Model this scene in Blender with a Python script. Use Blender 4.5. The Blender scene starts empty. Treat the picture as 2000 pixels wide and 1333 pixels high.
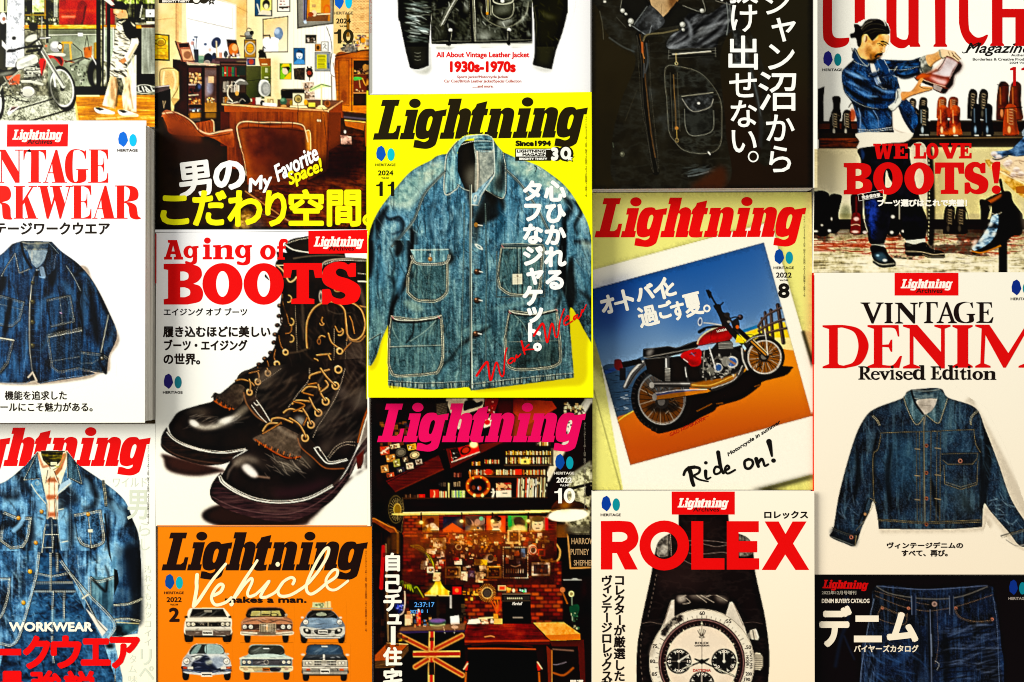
import bpy, math, random
import numpy as np

sc = bpy.context.scene
# ---------------- camera: looks straight down on a table of magazines ----------------
CAM_Z = 0.77                       # metres above the table
PLANE = 0.75                       # distance at which one picture unit is 0.48 mm
K = 0.96 / 2000 / PLANE
cam = bpy.data.cameras.new('camera'); cam_ob = bpy.data.objects.new('camera', cam)
sc.collection.objects.link(cam_ob); cam_ob.location = (0, 0, CAM_Z)
cam.sensor_width = 36; cam.lens = 36 / (2000 * K); cam.clip_start = .01; cam.clip_end = 60
sc.camera = cam_ob
# ---------------- room light: soft grey fill and one big soft lamp from the left ----------------
w = bpy.data.worlds.new('World'); sc.world = w; w.use_nodes = True
w.node_tree.nodes['Background'].inputs[0].default_value = (1.0, .985, .95, 1)
w.node_tree.nodes['Background'].inputs[1].default_value = .58
ld = bpy.data.lights.new('window_light', 'AREA'); ld.shape = 'RECTANGLE'; ld.size = 3.7; ld.size_y = 2.7
ld.energy = 710; ld.color = (1.0, .975, .90)
lo = bpy.data.objects.new('window_light', ld); sc.collection.objects.link(lo)
lo.location = (-5.1, 1.9, 2.8)
from mathutils import Vector, Matrix
lo.rotation_euler = (Vector((0, 0, 0)) - Vector(lo.location)).to_track_quat('-Z', 'Y').to_euler()
sc.view_settings.view_transform = 'Standard'; sc.view_settings.look = 'None'
sc.view_settings.exposure = 0; sc.view_settings.gamma = 1
sc.render.engine = 'CYCLES'; sc.cycles.filter_width = 1.0

# ------------------------------------------------------------------
# a small painter: the printed pictures of the covers are drawn stroke by
# stroke in cover millimetre-like units (one unit = 0.48 mm) and end up as a
# colour attribute of finely divided paper sheets
# ------------------------------------------------------------------
PX0, PY0, PX1, PY1 = -160, -160, 2060, 1480
PW = PX1 - PX0; PH = PY1 - PY0
CV = np.ones((PH, PW, 3), np.float32)
rng = np.random.RandomState(7)
R = random.Random(11)

def vnoise(sx, sy, seed):
    r = np.random.RandomState(seed)
    gw = int(PW / sx) + 3; gh = int(PH / sy) + 3
    g = r.rand(gh, gw).astype(np.float32)
    x = np.arange(PW, dtype=np.float32) / sx; y = np.arange(PH, dtype=np.float32) / sy
    xi = x.astype(int); yi = y.astype(int); fx = x - xi; fy = y - yi
    fx = fx * fx * (3 - 2 * fx); fy = fy * fy * (3 - 2 * fy)
    row = g[:, xi] * (1 - fx) + g[:, xi + 1] * fx
    return row[yi] * (1 - fy)[:, None] + row[yi + 1] * fy[:, None]

def fbm(sx, sy, seed, o=4, lac=2.0, gain=.55):
    t = 0; a = 1; s = 0
    for k in range(o):
        t = t + a * vnoise(max(sx, 1.01), max(sy, 1.01), seed + k * 17); s += a
        a *= gain; sx /= lac; sy /= lac
    t = t / s
    return np.clip((t - .5) * 1.7 + .5, 0, 1)

N_BIG = fbm(90, 90, 1); N_MID = fbm(28, 28, 5); N_FINE = fbm(6, 6, 9, 3)
N_V = (fbm(3.4, 38, 21, 2) + fbm(9, 60, 22, 2)) / 2; N_V = np.clip((N_V - .5) * 1.5 + .5, 0, 1); N_H = fbm(34, 3, 23, 3); N_PX = fbm(1.6, 1.6, 31, 1)
N_WRINK = 1 - np.abs(2 * fbm(30, 14, 41, 4) - 1); N_WRV = 1 - np.abs(2 * fbm(14, 40, 43, 4) - 1)
NO = dict(big=N_BIG, mid=N_MID, fine=N_FINE, v=N_V, h=N_H, px=N_PX, wr=N_WRINK, wv=N_WRV)

def hx(c):
    if isinstance(c, str):
        if len(c) == 3: c = ''.join(k + k for k in c)
        return np.array([int(c[i:i + 2], 16) / 255 for i in (0, 2, 4)], np.float32)
    return np.array(c, np.float32)

_T = [0.0, 0.0, 1.0]
def Z(ox, oy, s): _T[:] = [ox, oy, s]
CLIP = [PX0, PY0, PX1, PY1]
def clip(x0, y0, x1, y1): CLIP[:] = [x0, y0, x1, y1]
KM = [None]

def pts(s, closed=True):
    """'x,y x,y~ ...' to points; ~ marks a smooth point, a leading ~ makes all smooth."""
    if not isinstance(s, str):
        return np.array(s, np.float32)
    s = s.strip(); allsm = s.startswith('~'); s = s.lstrip('~')
    P = []; sm = []
    for t in s.split():
        f = t.endswith('~'); x, y = t.rstrip('~').split(',')
        P.append((_T[0] + float(x) / _T[2], _T[1] + float(y) / _T[2])); sm.append(f or allsm)
    P = np.array(P, np.float32); n = len(P)
    if not any(sm) or n < 3: return P
    out = []
    last = n if closed else n - 1
    for i in range(last):
        a = P[i]; b = P[(i + 1) % n]
        if not sm[i] and not sm[(i + 1) % n]:
            out.append(a); continue
        pa = P[i - 1] if (closed or i > 0) else a
        nb = P[(i + 2) % n] if (closed or i + 2 < n) else b
        ta = (b - pa) / 2 if sm[i] else (b - a); tb = (nb - a) / 2 if sm[(i + 1) % n] else (b - a)
        d = float(np.hypot(*(b - a)))
        k = int(min(14, max(4, d / 3)))
        for j in range(k):
            u = j / k; u2 = u * u; u3 = u2 * u
            out.append((2*u3 - 3*u2 + 1) * a + (u3 - 2*u2 + u) * ta + (-2*u3 + 3*u2) * b + (u3 - u2) * tb)
    if not closed: out.append(P[-1])
    return np.array(out, np.float32)

def _box(x0, y0, x1, y1):
    x0 = int(max(np.floor(x0), CLIP[0], PX0)); x1 = int(min(np.ceil(x1), CLIP[2], PX1))
    y0 = int(max(np.floor(y0), CLIP[1], PY0)); y1 = int(min(np.ceil(y1), CLIP[3], PY1))
    if x1 <= x0 or y1 <= y0: return None
    return x0, y0, x1, y1

def poly_mask(loops, b):
    x0, y0, x1, y1 = b; w = x1 - x0; h = y1 - y0; SS = 4
    ys = (np.arange(h * SS) + .5) / SS + y0
    acc = np.zeros((h * SS, w), np.float32)
    X = []
    for p in loops:
        q = np.roll(p, -1, 0)
        ya = p[:, 1][:, None]; yb = q[:, 1][:, None]; xa = p[:, 0][:, None]; xb = q[:, 0][:, None]
        yy = ys[None, :]
        hit = ((ya <= yy) & (yb > yy)) | ((yb <= yy) & (ya > yy))
        with np.errstate(divide='ignore', invalid='ignore'):
            xx = xa + (yy - ya) * (xb - xa) / (yb - ya)
        X.append(np.where(hit, xx, 1e9))
    X = np.sort(np.concatenate(X, 0), 0)
    gx = np.arange(x0, x1, dtype=np.float32)
    for k in range(0, X.shape[0] - 1, 2):
        if X[k].min() > 1e8: break
        a = X[k][:, None]; c = X[k + 1][:, None]
        c = np.where(c > 1e8, a, c)
        acc += np.clip(c - gx, 0, 1) - np.clip(a - gx, 0, 1)
    return acc.reshape(h, SS, w).mean(1)

def blur(m, r):
    if r < .3: return m
    k = max(1, int(round(r)));
    for _ in range(3):
        for ax in (0, 1):
            pad = [(0, 0), (0, 0)]; pad[ax] = (k + 1, k)
            c = np.cumsum(np.pad(m, pad, mode='edge'), axis=ax)
            n = m.shape[ax]
            m = (np.take(c, range(2*k + 1, 2*k + 1 + n), ax) - np.take(c, range(0, n), ax)) / (2*k + 1)
    return m

def put(b, m, col, a=1.0):
    x0, y0, x1, y1 = b
    sl = (slice(y0 - PY0, y1 - PY0), slice(x0 - PX0, x1 - PX0))
    m = m * a
    if KM[0] is not None: m = m * KM[0][sl]
    if callable(col): col = col(sl)
    elif not isinstance(col, np.ndarray) or col.ndim == 1: col = hx(col)
    CV[sl] += (col - CV[sl]) * m[..., None]

def fill(s, col, a=1.0, soft=0, holes=()):
    L = [pts(s)] + [pts(h) for h in holes]
    p = L[0]; r = soft * 3 + 1
    b = _box(p[:, 0].min() - r, p[:, 1].min() - r, p[:, 0].max() + r + 1, p[:, 1].max() + r + 1)
    if b is None: return
    m = poly_mask(L, b)
    if soft: m = blur(m, soft)
    put(b, m, col, a)

def mask(s, soft=0, holes=(), grow=None):
    """limit what follows to a shape (None ends it)"""
    if s is None: KM[0] = None; return
    M = np.zeros((PH, PW), np.float32)
    for one in ([s] if isinstance(s, str) else s):
        L = [pts(one)] + [pts(h) for h in holes]
        p = L[0]
        b = _box(p[:, 0].min() - 3*soft - 1, p[:, 1].min() - 3*soft - 1, p[:, 0].max() + 3*soft + 2, p[:, 1].max() + 3*soft + 2)
        if b is None: continue
        m = poly_mask(L, b)
        if soft: m = blur(m, soft)
        sl = (slice(b[1] - PY0, b[3] - PY0), slice(b[0] - PX0, b[2] - PX0))
        M[sl] = np.maximum(M[sl], m)
    KM[0] = M

def line(s, w, col, a=1.0, soft=.6, w2=None, closed=False):
    p = pts(s, closed)
    if closed: p = np.vstack([p, p[:1]])
    r = max(w, w2 or w) / 2 + soft + 1.5
    b = _box(p[:, 0].min() - r, p[:, 1].min() - r, p[:, 0].max() + r, p[:, 1].max() + r)
    if b is None: return
    x0, y0, x1, y1 = b
    m = np.zeros((y1 - y0, x1 - x0), np.float32)
    n = len(p) - 1; w2 = w if w2 is None else w2; lens = w2 < 0
    for i in range(n):
        A = p[i]; B = p[i + 1]
        ww = (w + (w2 - w) * (i + .5) / n) / 2
        if lens: ww = w / 2 * math.sin(math.pi * (i + .5) / n) ** .7
        bx0 = int(max(min(A[0], B[0]) - r, x0)); bx1 = int(min(max(A[0], B[0]) + r + 1, x1))
        by0 = int(max(min(A[1], B[1]) - r, y0)); by1 = int(min(max(A[1], B[1]) + r + 1, y1))
        if bx1 <= bx0 or by1 <= by0: continue
        gx = np.arange(bx0, bx1, dtype=np.float32)[None, :] + .5; gy = np.arange(by0, by1, dtype=np.float32)[:, None] + .5
        d = B - A; L2 = float(d @ d) + 1e-6
        t = np.clip(((gx - A[0]) * d[0] + (gy - A[1]) * d[1]) / L2, 0, 1)
        dist = np.hypot(gx - A[0] - t * d[0], gy - A[1] - t * d[1])
        v = np.clip((ww + soft - dist) / (2 * soft), 0, 1)
        if soft > 1: v = v * v * (3 - 2 * v)
        if ww * 2 < 1: v = v * max(.25, ww * 2)
        s_ = (slice(by0 - y0, by1 - y0), slice(bx0 - x0, bx1 - x0))
        m[s_] = np.maximum(m[s_], v)
    put(b, m, col, a)

def stitch(s, col, w=.9, dash=2.6, gap=1.6, a=.9, closed=False):
    p = pts(s, closed)
    if closed: p = np.vstack([p, p[:1]])
    seg = np.hypot(*(p[1:] - p[:-1]).T); c = np.concatenate([[0], np.cumsum(seg)])
    t = 0
    while t < c[-1]:
        e = min(t + dash, c[-1])
        q = [[np.interp(u, c, p[:, 0]), np.interp(u, c, p[:, 1])] for u in (t, e)]
        line(q, w, col, a, .5); t += dash + gap

def offset(s, d, closed=False):
    p = pts(s, closed); t = np.gradient(p, axis=0); n = np.stack([-t[:, 1], t[:, 0]], 1)
    n /= np.maximum(np.hypot(n[:, 0], n[:, 1]), 1e-6)[:, None]
    return p + n * d

def ell(cx, cy, rx, ry, col, a=1.0, soft=.5, rot=0, ring=None, arc=None):
    cx = _T[0] + cx / _T[2]; cy = _T[1] + cy / _T[2]; rx /= _T[2]; ry /= _T[2]
    r = max(rx, ry) + soft + 2
    b = _box(cx - r, cy - r, cx + r, cy + r)
    if b is None: return
    x0, y0, x1, y1 = b
    gx = np.arange(x0, x1, dtype=np.float32)[None, :] + .5 - cx; gy = np.arange(y0, y1, dtype=np.float32)[:, None] + .5 - cy
    c, s_ = math.cos(rot), math.sin(rot)
    u = (gx * c + gy * s_) / rx; v = (-gx * s_ + gy * c) / ry
    q = np.sqrt(u * u + v * v) + 1e-6
    d = (q - 1) * min(rx, ry)
    if ring:
        d = np.abs(d) - ring / _T[2] / 2
    m = np.clip((soft - d) / (2 * soft), 0, 1)
    if soft > 1: m = m * m * (3 - 2 * m)
    if arc:
        an = np.degrees(np.arctan2(v, u)) % 360
        m = m * (((an - arc[0]) % 360) < (arc[1] - arc[0]))
    put(b, m, col, a)

def rect(x0, y0, x1, y1, col, a=1.0, soft=0):
    fill('%f,%f %f,%f %f,%f %f,%f' % (x0, y0, x1, y0, x1, y1, x0, y1), col, a, soft)

def grad(x0, y0, x1, y1, c0, c1, ang=90):
    """colour ramp usable as a fill colour, from zoom point 0 to 1"""
    ax, ay = _T[0] + x0 / _T[2], _T[1] + y0 / _T[2]; bx, by = _T[0] + x1 / _T[2], _T[1] + y1 / _T[2]
    c0 = hx(c0); c1 = hx(c1)
    def f(sl):
        gy = np.arange(sl[0].start, sl[0].stop)[:, None] + PY0; gx = np.arange(sl[1].start, sl[1].stop)[None, :] + PX0
        t = ((gx - ax) * (bx - ax) + (gy - ay) * (by - ay)) / ((bx - ax) ** 2 + (by - ay) ** 2)
        t = np.clip(t, 0, 1)[..., None].astype(np.float32)
        return c0 + (c1 - c0) * t
    return f

def tex(cols, mix, gain=1.0, bias=0.0):
    """colour ramp driven by a weighted sum of noises, e.g. tex(['012','456'], dict(v=.5, mid=.5))"""
    C = np.stack([hx(c) for c in cols]); tot = sum(mix.values())
    def f(sl):
        t = sum(NO[k][sl] * w for k, w in mix.items()) / tot
        t = np.clip((t - .5) * gain + .5 + bias, 0, 1) * (len(C) - 1)
        i = np.minimum(t.astype(int), len(C) - 2); u = (t - i)[..., None]
        return C[i] * (1 - u) + C[i + 1] * u
    return f

def shade(key, thr, wid, col, a):
    """lay colour where a noise field passes a threshold, inside the current mask"""
    b = (int(max(CLIP[0], PX0)), int(max(CLIP[1], PY0)), int(min(CLIP[2], PX1)), int(min(CLIP[3], PY1)))
    sl = (slice(b[1] - PY0, b[3] - PY0), slice(b[0] - PX0, b[2] - PX0))
    m = np.clip((NO[key][sl] - thr) / wid, 0, 1)
    put(b, m * m * (3 - 2 * m), col, a)

def folds(n, x0, y0, x1, y1, ang, spread, ln, w, col, a, soft, seed=1):
    """n random soft crease strokes inside a zoom rectangle"""
    r = random.Random(seed); sc = _T[2]
    for _ in range(n):
        x = r.uniform(x0, x1); y = r.uniform(y0, y1); t = math.radians(ang + r.uniform(-spread, spread))
        l = ln * r.uniform(.4, 1.2); dx = math.cos(t) * l / 2; dy = math.sin(t) * l / 2; bx = r.uniform(-.18, .18) * l
        line('~%f,%f %f,%f %f,%f' % (x - dx, y - dy, x - dy / l * bx, y + dx / l * bx, x + dx, y + dy), w / sc * r.uniform(.5, 1.3), col, a * r.uniform(.4, 1), soft, -1)

def bits(n, x0, y0, x1, y1, cols, smin, smax, seed=1, a=1.0, asp=1.0):
    """a scatter of small flat blocks: the clutter on shelves and walls"""
    r = random.Random(seed)
    for _ in range(n):
        x = r.uniform(x0, x1); y = r.uniform(y0, y1); w = r.uniform(smin, smax); h = r.uniform(smin, smax) * asp
        rect(x, y, x + w, y + h, r.choice(cols), a * r.uniform(.6, 1))

def books(x0, y0, x1, y1, cols, w0, w1, seed=1, lean=0, top=.2):
    r = random.Random(seed); x = x0
    while x < x1:
        w = r.uniform(w0, w1); t = y0 + (y1 - y0) * r.uniform(0, top); c = r.choice(cols)
        fill('%f,%f %f,%f %f,%f %f,%f' % (x + lean, t, x + w * .86 + lean, t, x + w * .86, y1, x, y1), c)
        if r.random() < .6:
            yy = t + (y1 - t) * r.uniform(.15, .7); rect(x + lean * .6, yy, x + w * .8 + lean * .6, yy + (y1 - t) * .12, r.choice(cols), .8)
        x += w

DEN = dict(v=.40, fine=.12, mid=.3, big=.18)
def denim(s, cols, gain=1.0, bias=0.0, mixd=None, grain=.10, fadew=None):
    fill(s, tex(cols, mixd or DEN, gain, bias))
    mask(s)
    shade('px', .5, .5, 'ffffff', grain); shade('v', .62, .3, cols[-1], .35); shade('fine', .6, .3, cols[0], .18)
def seam(s, dark, light, gap=3.0, w=.9, closed=False):
    line(s, 2.4, dark, .55, 1.4, closed=closed)
    stitch(offset(s, 1.0, closed), light, w); 
    if gap: stitch(offset(s, 1.0 + gap, closed), light, w * .9)
def button(x, y, r, col, hi='fff', dk='1a1008'):
    r = r * _T[2]
    ell(x + r * .2, y + r * .3, r * 1.15, r * 1.15, dk, .8, .8); ell(x, y, r, r, col, 1, .5); ell(x - r * .25, y - r * .3, r * .35, r * .35, hi, .7, .6)

def grade(x0, y0, x1, y1, con, sat=1.0, piv=.5):
    """contrast and colour strength of one printed photograph"""
    sl = (slice(y0 - PY0, y1 - PY0), slice(x0 - PX0, x1 - PX0)); v = CV[sl]; L = v.mean(-1, keepdims=True)
    v = L + (v - L) * sat; CV[sl] = np.clip(piv + (v - piv) * con, 0, 1)

# ---- garage with motorcycle (far left, top) ----
clip(-150,-160,304,252);Z(0,0,5.332)
rect(-800,-860,1620,1340,tex(['3a3a2c','7d7c68','b9b8a2'],dict(mid=.5,fine=.5),1.2))
rect(250,0,620,280,tex(['23231a','4b4c36','8d9062'],dict(fine=.6,v=.4),1.6))
rect(330,0,460,130,tex(['8fa05c','d6e6a8','f6fbe4'],dict(fine=.6,mid=.4),1.4));rect(460,0,476,200,'a8832c')
rect(250,150,480,165,'9b8432');bits(34,255,170,600,250,['e9e4cf','2b2a1e','6f6b4a','c7c1a0'],8,26,3)
rect(560,0,600,180,'dfe4dc',.6);rect(330,0,335,200,'2a291c');rect(280,0,330,140,'30301f')
rect(615,0,1005,262,tex(['8e2a1a','c2402c','d85a3c'],dict(mid=.5,big=.5),1.1))
rect(615,100,1005,125,'d86a3c',.5,1);rect(640,165,790,186,'f0c0a0',.7,1);rect(615,140,1005,150,'a85030',.6)
line('820,250 850,100 860,60',18,'6a1a10',.4,2);line('890,70 870,200 850,255',4,'5a1510',.5)
rect(1100,0,1200,262,'a83020');rect(1180,0,1600,60,tex(['303020','9aae5e','d9e9b5'],dict(v=.5,fine=.5),1.8))
rect(1310,40,1610,240,tex(['1c1b12','33321f','8b8d70'],dict(v=.6,fine=.4),1.2));rect(1400,0,1416,210,'16150d');rect(1450,20,1470,150,'1a1910')
rect(1520,100,1605,180,'f4f6ee');ell(1565,145,8,10,'222',1);rect(1525,225,1605,250,'e8e4d4')
line('1480,60 1455,200 1500,195',2,'d8d8c8');ell(1450,200,20,14,'2a2a20')
# bench edge, wall, plaster
rect(250,262,1610,305,tex(['b57a2c','e0a650','f3c67c'],dict(h=.7,fine=.3),1.3));rect(250,300,1610,312,'4a3a1c')
rect(1470,262,1610,290,'7a3c20');rect(500,312,1010,930,tex(['6c6f5c','99a08c','b9bfae'],dict(big=.5,mid=.5),1.0))
rect(500,312,1010,365,'55573f',.5,2);line('500,368 1180,358',1.3,'e8e8dc');rect(812,345,862,378,'f4f2ea');rect(826,358,832,366,'333');rect(842,358,848,366,'333')
rect(1150,312,1210,900,tex(['8a8f80','b0b6a4'],dict(big=1),1));rect(1400,300,1475,900,'26240f');rect(1475,292,1610,770,tex(['77796a','9b9f92','b8bcb0'],dict(v=.5,big=.5),1.2))
rect(1420,770,1610,890,'1a180a');fill('1080,285 1185,290 1180,640 1100,645 1080,600','a9b4a0',.8);line('1085,290 1085,630 1125,645',2,'f2f4ea');line('1180,290 1182,560',1.8,'f2f4ea')
# helmet, stool, bicycle and small wheel behind
ell(580,488,60,58,'aaa');ell(570,470,38,32,'f4f4ee',.9,3);fill('610,440 660,460 664,520 620,540 600,500','5a3a1a');ell(625,488,22,26,'e9e4d8')
rect(640,436,752,458,'d6a95a');line('728,450 742,650',3.4,'d8ae66');line('660,470 648,560',3,'c79a50')
fill('870,500 960,480 955,600 880,610',tex(['b0602c','d98a4c'],dict(mid=1),1));line('760,460 850,540 862,600',1.6,'3a3a2c');line('880,520 905,370 930,520',1.5,'55543e')
fill('975,450 1005,440 1005,640 975,640','a88a4a');line('680,650 860,600 930,620',3,'55564a');line('670,635 770,650',2,'a04030')
line('740,690 870,610',4,'6f7064');ell(990,770,78,150,'1c1b10',1,2);ell(995,800,25,80,'b4b7a8',.9,1.5);ell(960,740,60,110,'2c2b1d',.5,3);ell(1085,780,22,80,'e6e8da',.9,1,0,8)
bits(60,720,640,900,900,['e6e6da','55564a','2a2a1c','8f927f'],6,30,5,.6)
line('955,585 1030,720',2,'eee')
rect(480,0,505,450,'17160c');rect(1003,0,1050,1000,'14120a');rect(1062,0,1080,980,'14120a');rect(1112,0,1152,960,'14120a')
rect(560,900,1130,1000,'1a180c');rect(500,0,1003,262,tex(['ffffff','222'],dict(px=1),3),.06)
# pillar
rect(-40,0,80,900,'4b4a3a');rect(0,0,70,130,'dfe6bc');rect(40,0,60,120,'4a4a30')
fill('78,0 250,0 250,700 60,700 66,330',tex(['b5b8bc','ecedf0','ffffff'],dict(fine=.5,mid=.3,px=.2),1.8))
fill('20,190 60,170 76,250 40,230','f6f2ec');ell(30,190,34,60,'fbf8f4',.95);ell(40,200,18,22,'c0795c',.9);fill('20,420 90,500 70,530 20,480','fbf6f0');rect(0,250,66,420,'26251a',.8)
ell(145,400,22,20,'2c3320')
# ground
fill('-40,1000 780,1000 810,1340 -40,1340',tex(['7d7f6c','b9bba8','e0e2d2'],dict(px=.3,fine=.4,mid=.3),1.7))
line('150,1150 560,1030',3,'3a392a');line('190,1300 700,1150',4,'35341f');fill('780,1000 1612,990 1612,1330 815,1330',tex(['b5762a','d99a45','eebf77'],dict(h=.6,fine=.2,big=.3),1.5))
line('775,1010 820,1330',4,'efc98a');line('780,1000 1030,1000',3,'f7e7c0');rect(900,1010,1060,1330,'8a5420',.35,9)
ell(1500,930,110,48,'b9bcae',1);ell(1500,930,98,40,'45453a',1);line('1440,905 1445,950 1470,955',2.5,'e4e6da');line('1480,905 1500,955',2.4,'e4e6da');line('1510,905 1560,950 1530,955 1520,930',2.4,'e4e6da');line('1570,900 1590,950',2,'e4e6da')
# motorcycle
ell(660,925,128,240,'1b1b12',1,.8,-.22);ell(645,920,122,200,'f4f4ee',1,.6,-.2);ell(645,918,108,182,tex(['8b8e79','c8cab8'],dict(fine=1),1.2),1,.6,-.2)
for k in range(26):
    t=k*.2416;line([(_T[0]+(640+18*math.cos(t))/5.332,_T[1]+(920+24*math.sin(t))/5.332),(_T[0]+(645+104*math.cos(t+.12))/5.332,_T[1]+(918+178*math.sin(t+.12))/5.332)],.5,'35352a',.8)
ell(560,1000,60,150,'1b1b12',.55,4,-.2);ell(650,920,26,34,'3c3c30')
ell(-10,1060,60,190,'24231a',1,1);ell(-15,1080,34,110,'eeeee6')
fill('500,590~ 520,565~ 600,568~ 655,610~ 664,650 640,690~ 560,610~ 500,625','cf4a30');fill('560,590~ 620,590~ 655,640 640,690 600,620','6a1c12',.8)
fill('500,560~ 640,555~ 685,570~ 650,590~ 505,575','d8d8cc')
fill('405,640~ 430,612~ 478,625~ 470,700~ 435,790 398,780','d6492e');line('465,640 440,780',2,'8a2314')
line('390,440 660,900',8,'d9dad0');line('398,440 668,890',3,'8d8e80');line('560,780 575,900',4,'e8e8e0');line('400,470 620,820',2,'777')
fill('170,650~ 190,615~ 300,575~ 370,575~ 395,610~ 385,660~ 200,725~ 175,705',tex(['aeb0a4','e8e8e0','fafaf6'],dict(mid=.5,big=.5),1.4));ell(270,625,80,18,'fff',.9,3,-.4)
line('~170,650 165,700 200,728 385,662 398,620',1.6,'22211a')
fill('-40,700 60,735~ 170,690 195,760 60,800~ -40,790','33332a');ell(60,770,90,20,'9a9b90',.8,3,-.2)
fill('60,800 210,775 200,880 100,885','d67358');line('100,815 120,865',1.5,'7a2a1a');line('120,812 140,862',1.5,'7a2a1a')
fill('250,700 410,660 440,850 250,870',tex(['2b2b22','6b6c60','b5b6aa'],dict(h=.7,fine=.3),2.2));bits(50,230,690,460,860,['ddddd2','23231a','88897c'],6,22,8)
ell(290,960,80,62,'eceadf',1,.8);ell(285,965,60,42,'c9c9bd',.8,2);ell(290,955,74,58,'45453a',.9,.8,0,6)
line('230,850 320,850 440,880',5,'c9cabe');line('200,740 20,900 -30,1000',3,'a5a698');line('40,800 150,1000 200,1040',2.6,'8b8c7e')
line('80,540 200,510 290,490 420,400 525,395',4,'1e1d15');line('420,402 520,394',2.4,'ecece2');ell(120,530,45,18,'22211a');line('290,490 440,480 400,560',5,'2a2a20');line('280,540 420,520',5,'1e1e16')
ell(330,400,70,34,'d7d8cc',1,.8,-.35);line('390,250 390,400',1.2,'33332a');line('435,180 435,385',1.2,'b8b8ac');ell(345,280,46,46,'26251a',1,1);ell(480,480,12,12,'e08060')
bits(80,20,830,240,1060,['d8d8cc','2a2a20','77786a','3a3a2e'],6,24,12,.8)
line('-20,1010 100,1000 200,1050 300,1060',2,'35342a');fill('70,1180 110,1120 215,1105 150,1160 90,1205','f4efe8');fill('100,1160 120,1120 190,1110 150,1140','933a3c');rect(240,1085,480,1015,'33322a',.35,5)
# man in striped apron
fill('1195,1130 1065,1100 1120,900~ 1150,790 1210,800 1230,900 1200,1150',tex(['c9a57c','e8cfae','fbeedb'],dict(wv=.7,mid=.3),1.5))
fill('1260,800 1420,560 1420,1170 1285,1150 1270,1000 1290,900',tex(['c4a074','ead2b0','fcf0de'],dict(wv=.7,mid=.3),1.5));line('1345,900 1385,1130',3,'b08a5c',.6,2);line('1215,830 1225,950 1210,1100',4,'6a5030',.6,2)
fill('1230,215~ 1340,175~ 1400,215~ 1425,330~ 1425,400 1370,410 1350,470~ 1300,400~ 1220,260','1d1b12');fill('1350,420 1420,560 1420,575 1360,560','1d1b12')
fill('1215,240 1260,230~ 1300,360~ 1360,430 1340,520 1320,700 1330,800 1250,815 1145,790 1150,680 1170,560 1190,450 1200,330','e9e5d6')
mask('1215,240 1260,230~ 1300,360~ 1360,430 1340,520 1320,700 1330,800 1250,815 1145,790 1150,680 1170,560 1190,450 1200,330')
folds(70,1150,250,1350,800,15,25,90,12,'35301c',.95,.8,4);folds(30,1150,250,1350,800,20,30,60,8,'8f8a68',.9,.8,5);mask(None)
line('1265,235 1330,215 1400,270',3,'e8ddc2');fill('1370,405 1435,400 1440,460~ 1370,590~ 1330,650 1290,600~ 1340,520','fbeada');line('1420,470 1345,600',4,'e0ab84',.7,2);fill('1230,640 1300,600 1320,640 1280,665','d89a6c')
fill('1180,100 1290,90~ 1330,150 1330,190 1240,195 1200,170 1185,140','d9a67e');ell(1220,125,22,18,'f4d5b8',.9,2);ell(1275,120,10,16,'c48a60');line('1190,150 1215,165',2,'6a4028')
fill('1150,60 1185,70~ 1200,20~ 1260,12~ 1310,50~ 1318,110 1275,105 1200,95~ 1145,90','1b1a12');fill('1080,0 1150,0 1195,50 1160,60','f6e4d4')
fill('1340,195 1420,330 1430,400 1360,405 1290,330 1270,240','1a190f')
for x,y in ((980,1120),(1225,1145)):
    fill('%d,%d~ %d,%d~ %d,%d~ %d,%d %d,%d~ %d,%d~' % (x,y+10,x+40,y - 2,x+120,y+15,x+215,y+50,x+200,y+72,x+40,y+60),'f2efe4')
    fill('%d,%d~ %d,%d~ %d,%d %d,%d' % (x+10,y+8,x+50,y,x+110,y+25,x+60,y+35),'17150c')
line('1010,1240 1200,1230',4,'f6d9a0',.8,2);line('1230,1225 1420,1200',4,'f6d9a0',.8,2)

grade(-150,-160,303,249,1.35,1.0,.56)
# ---- denim chore coat on white (left column, middle) ----
clip(-152,236,288,828)
JD=['060a12','10233f','1d3f68','3a689a']
Z(0,520,4.165)
rect(-640,-1200,1190,1290,grad(0,83,0,1166,'ffffff','fdfdf0'))  # white to cream downward, light falloff painted into the paper
fill('~620,0 760,130 880,360 965,560 960,640 900,730 890,850 800,880 700,920 330,965 0,960 -100,900 0,300','b09c86',.9,1.2)
SL='-560,600~ -500,420~ -400,200~ -300,50~ -200,-60~ -20,-80~ 100,-180 180,-205 420,-200 500,-120~ 640,-15~ 760,130~ 880,360~ 952,560~ 885,735 870,875 650,845 763,880~ 400,945~ 330,960 290,940 270,935 200,950~ 0,950~ -320,960 -320,860 -470,840 -480,740'
denim(SL,JD,1.5,-.02,dict(v=.3,mid=.35,big=.2,fine=.15),.08)
# broad dark folds
for s,w in (('~660,150 665,400 655,650',26),('~730,180 770,450 800,650',40),('~60,320 60,450 30,580',30),('~430,-60 425,60 420,160',55),('~800,180 850,340 880,400',20),('~30,60 20,150 -20,230',40),('~330,700 350,640 420,580',20),('~700,0 620,70 600,60',26),('~560,520 430,545 380,560',26),('~0,870 40,820 40,790',20)):
    line(s,w*1.5/4,'05070a',.85,5.25,-1)
for s,w in (('~440,230 330,330 300,520',40),('~420,520 370,640 330,700',26),('~700,120 690,300 700,500',30),('~500,120 560,200 600,300',40),('~220,500 210,700 190,850',30),('~100,700 130,850 120,920',30),('~930,480 900,600 860,680',26),('~650,60 720,90 780,200',18),('~560,640 520,700 600,800',24)):
    line(s,w*1.5/4,'4c7fae',.5,6.0,-1)
folds(26,-300,0,640,900,90,30,160,12,'04060a',.5,2,3);folds(30,-300,0,900,900,80,30,110,8,'5f92c0',.35,1.6,6);folds(18,680,150,930,800,70,20,160,10,'04060a',.5,2,8)
mask(None)
C='a09880'
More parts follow.
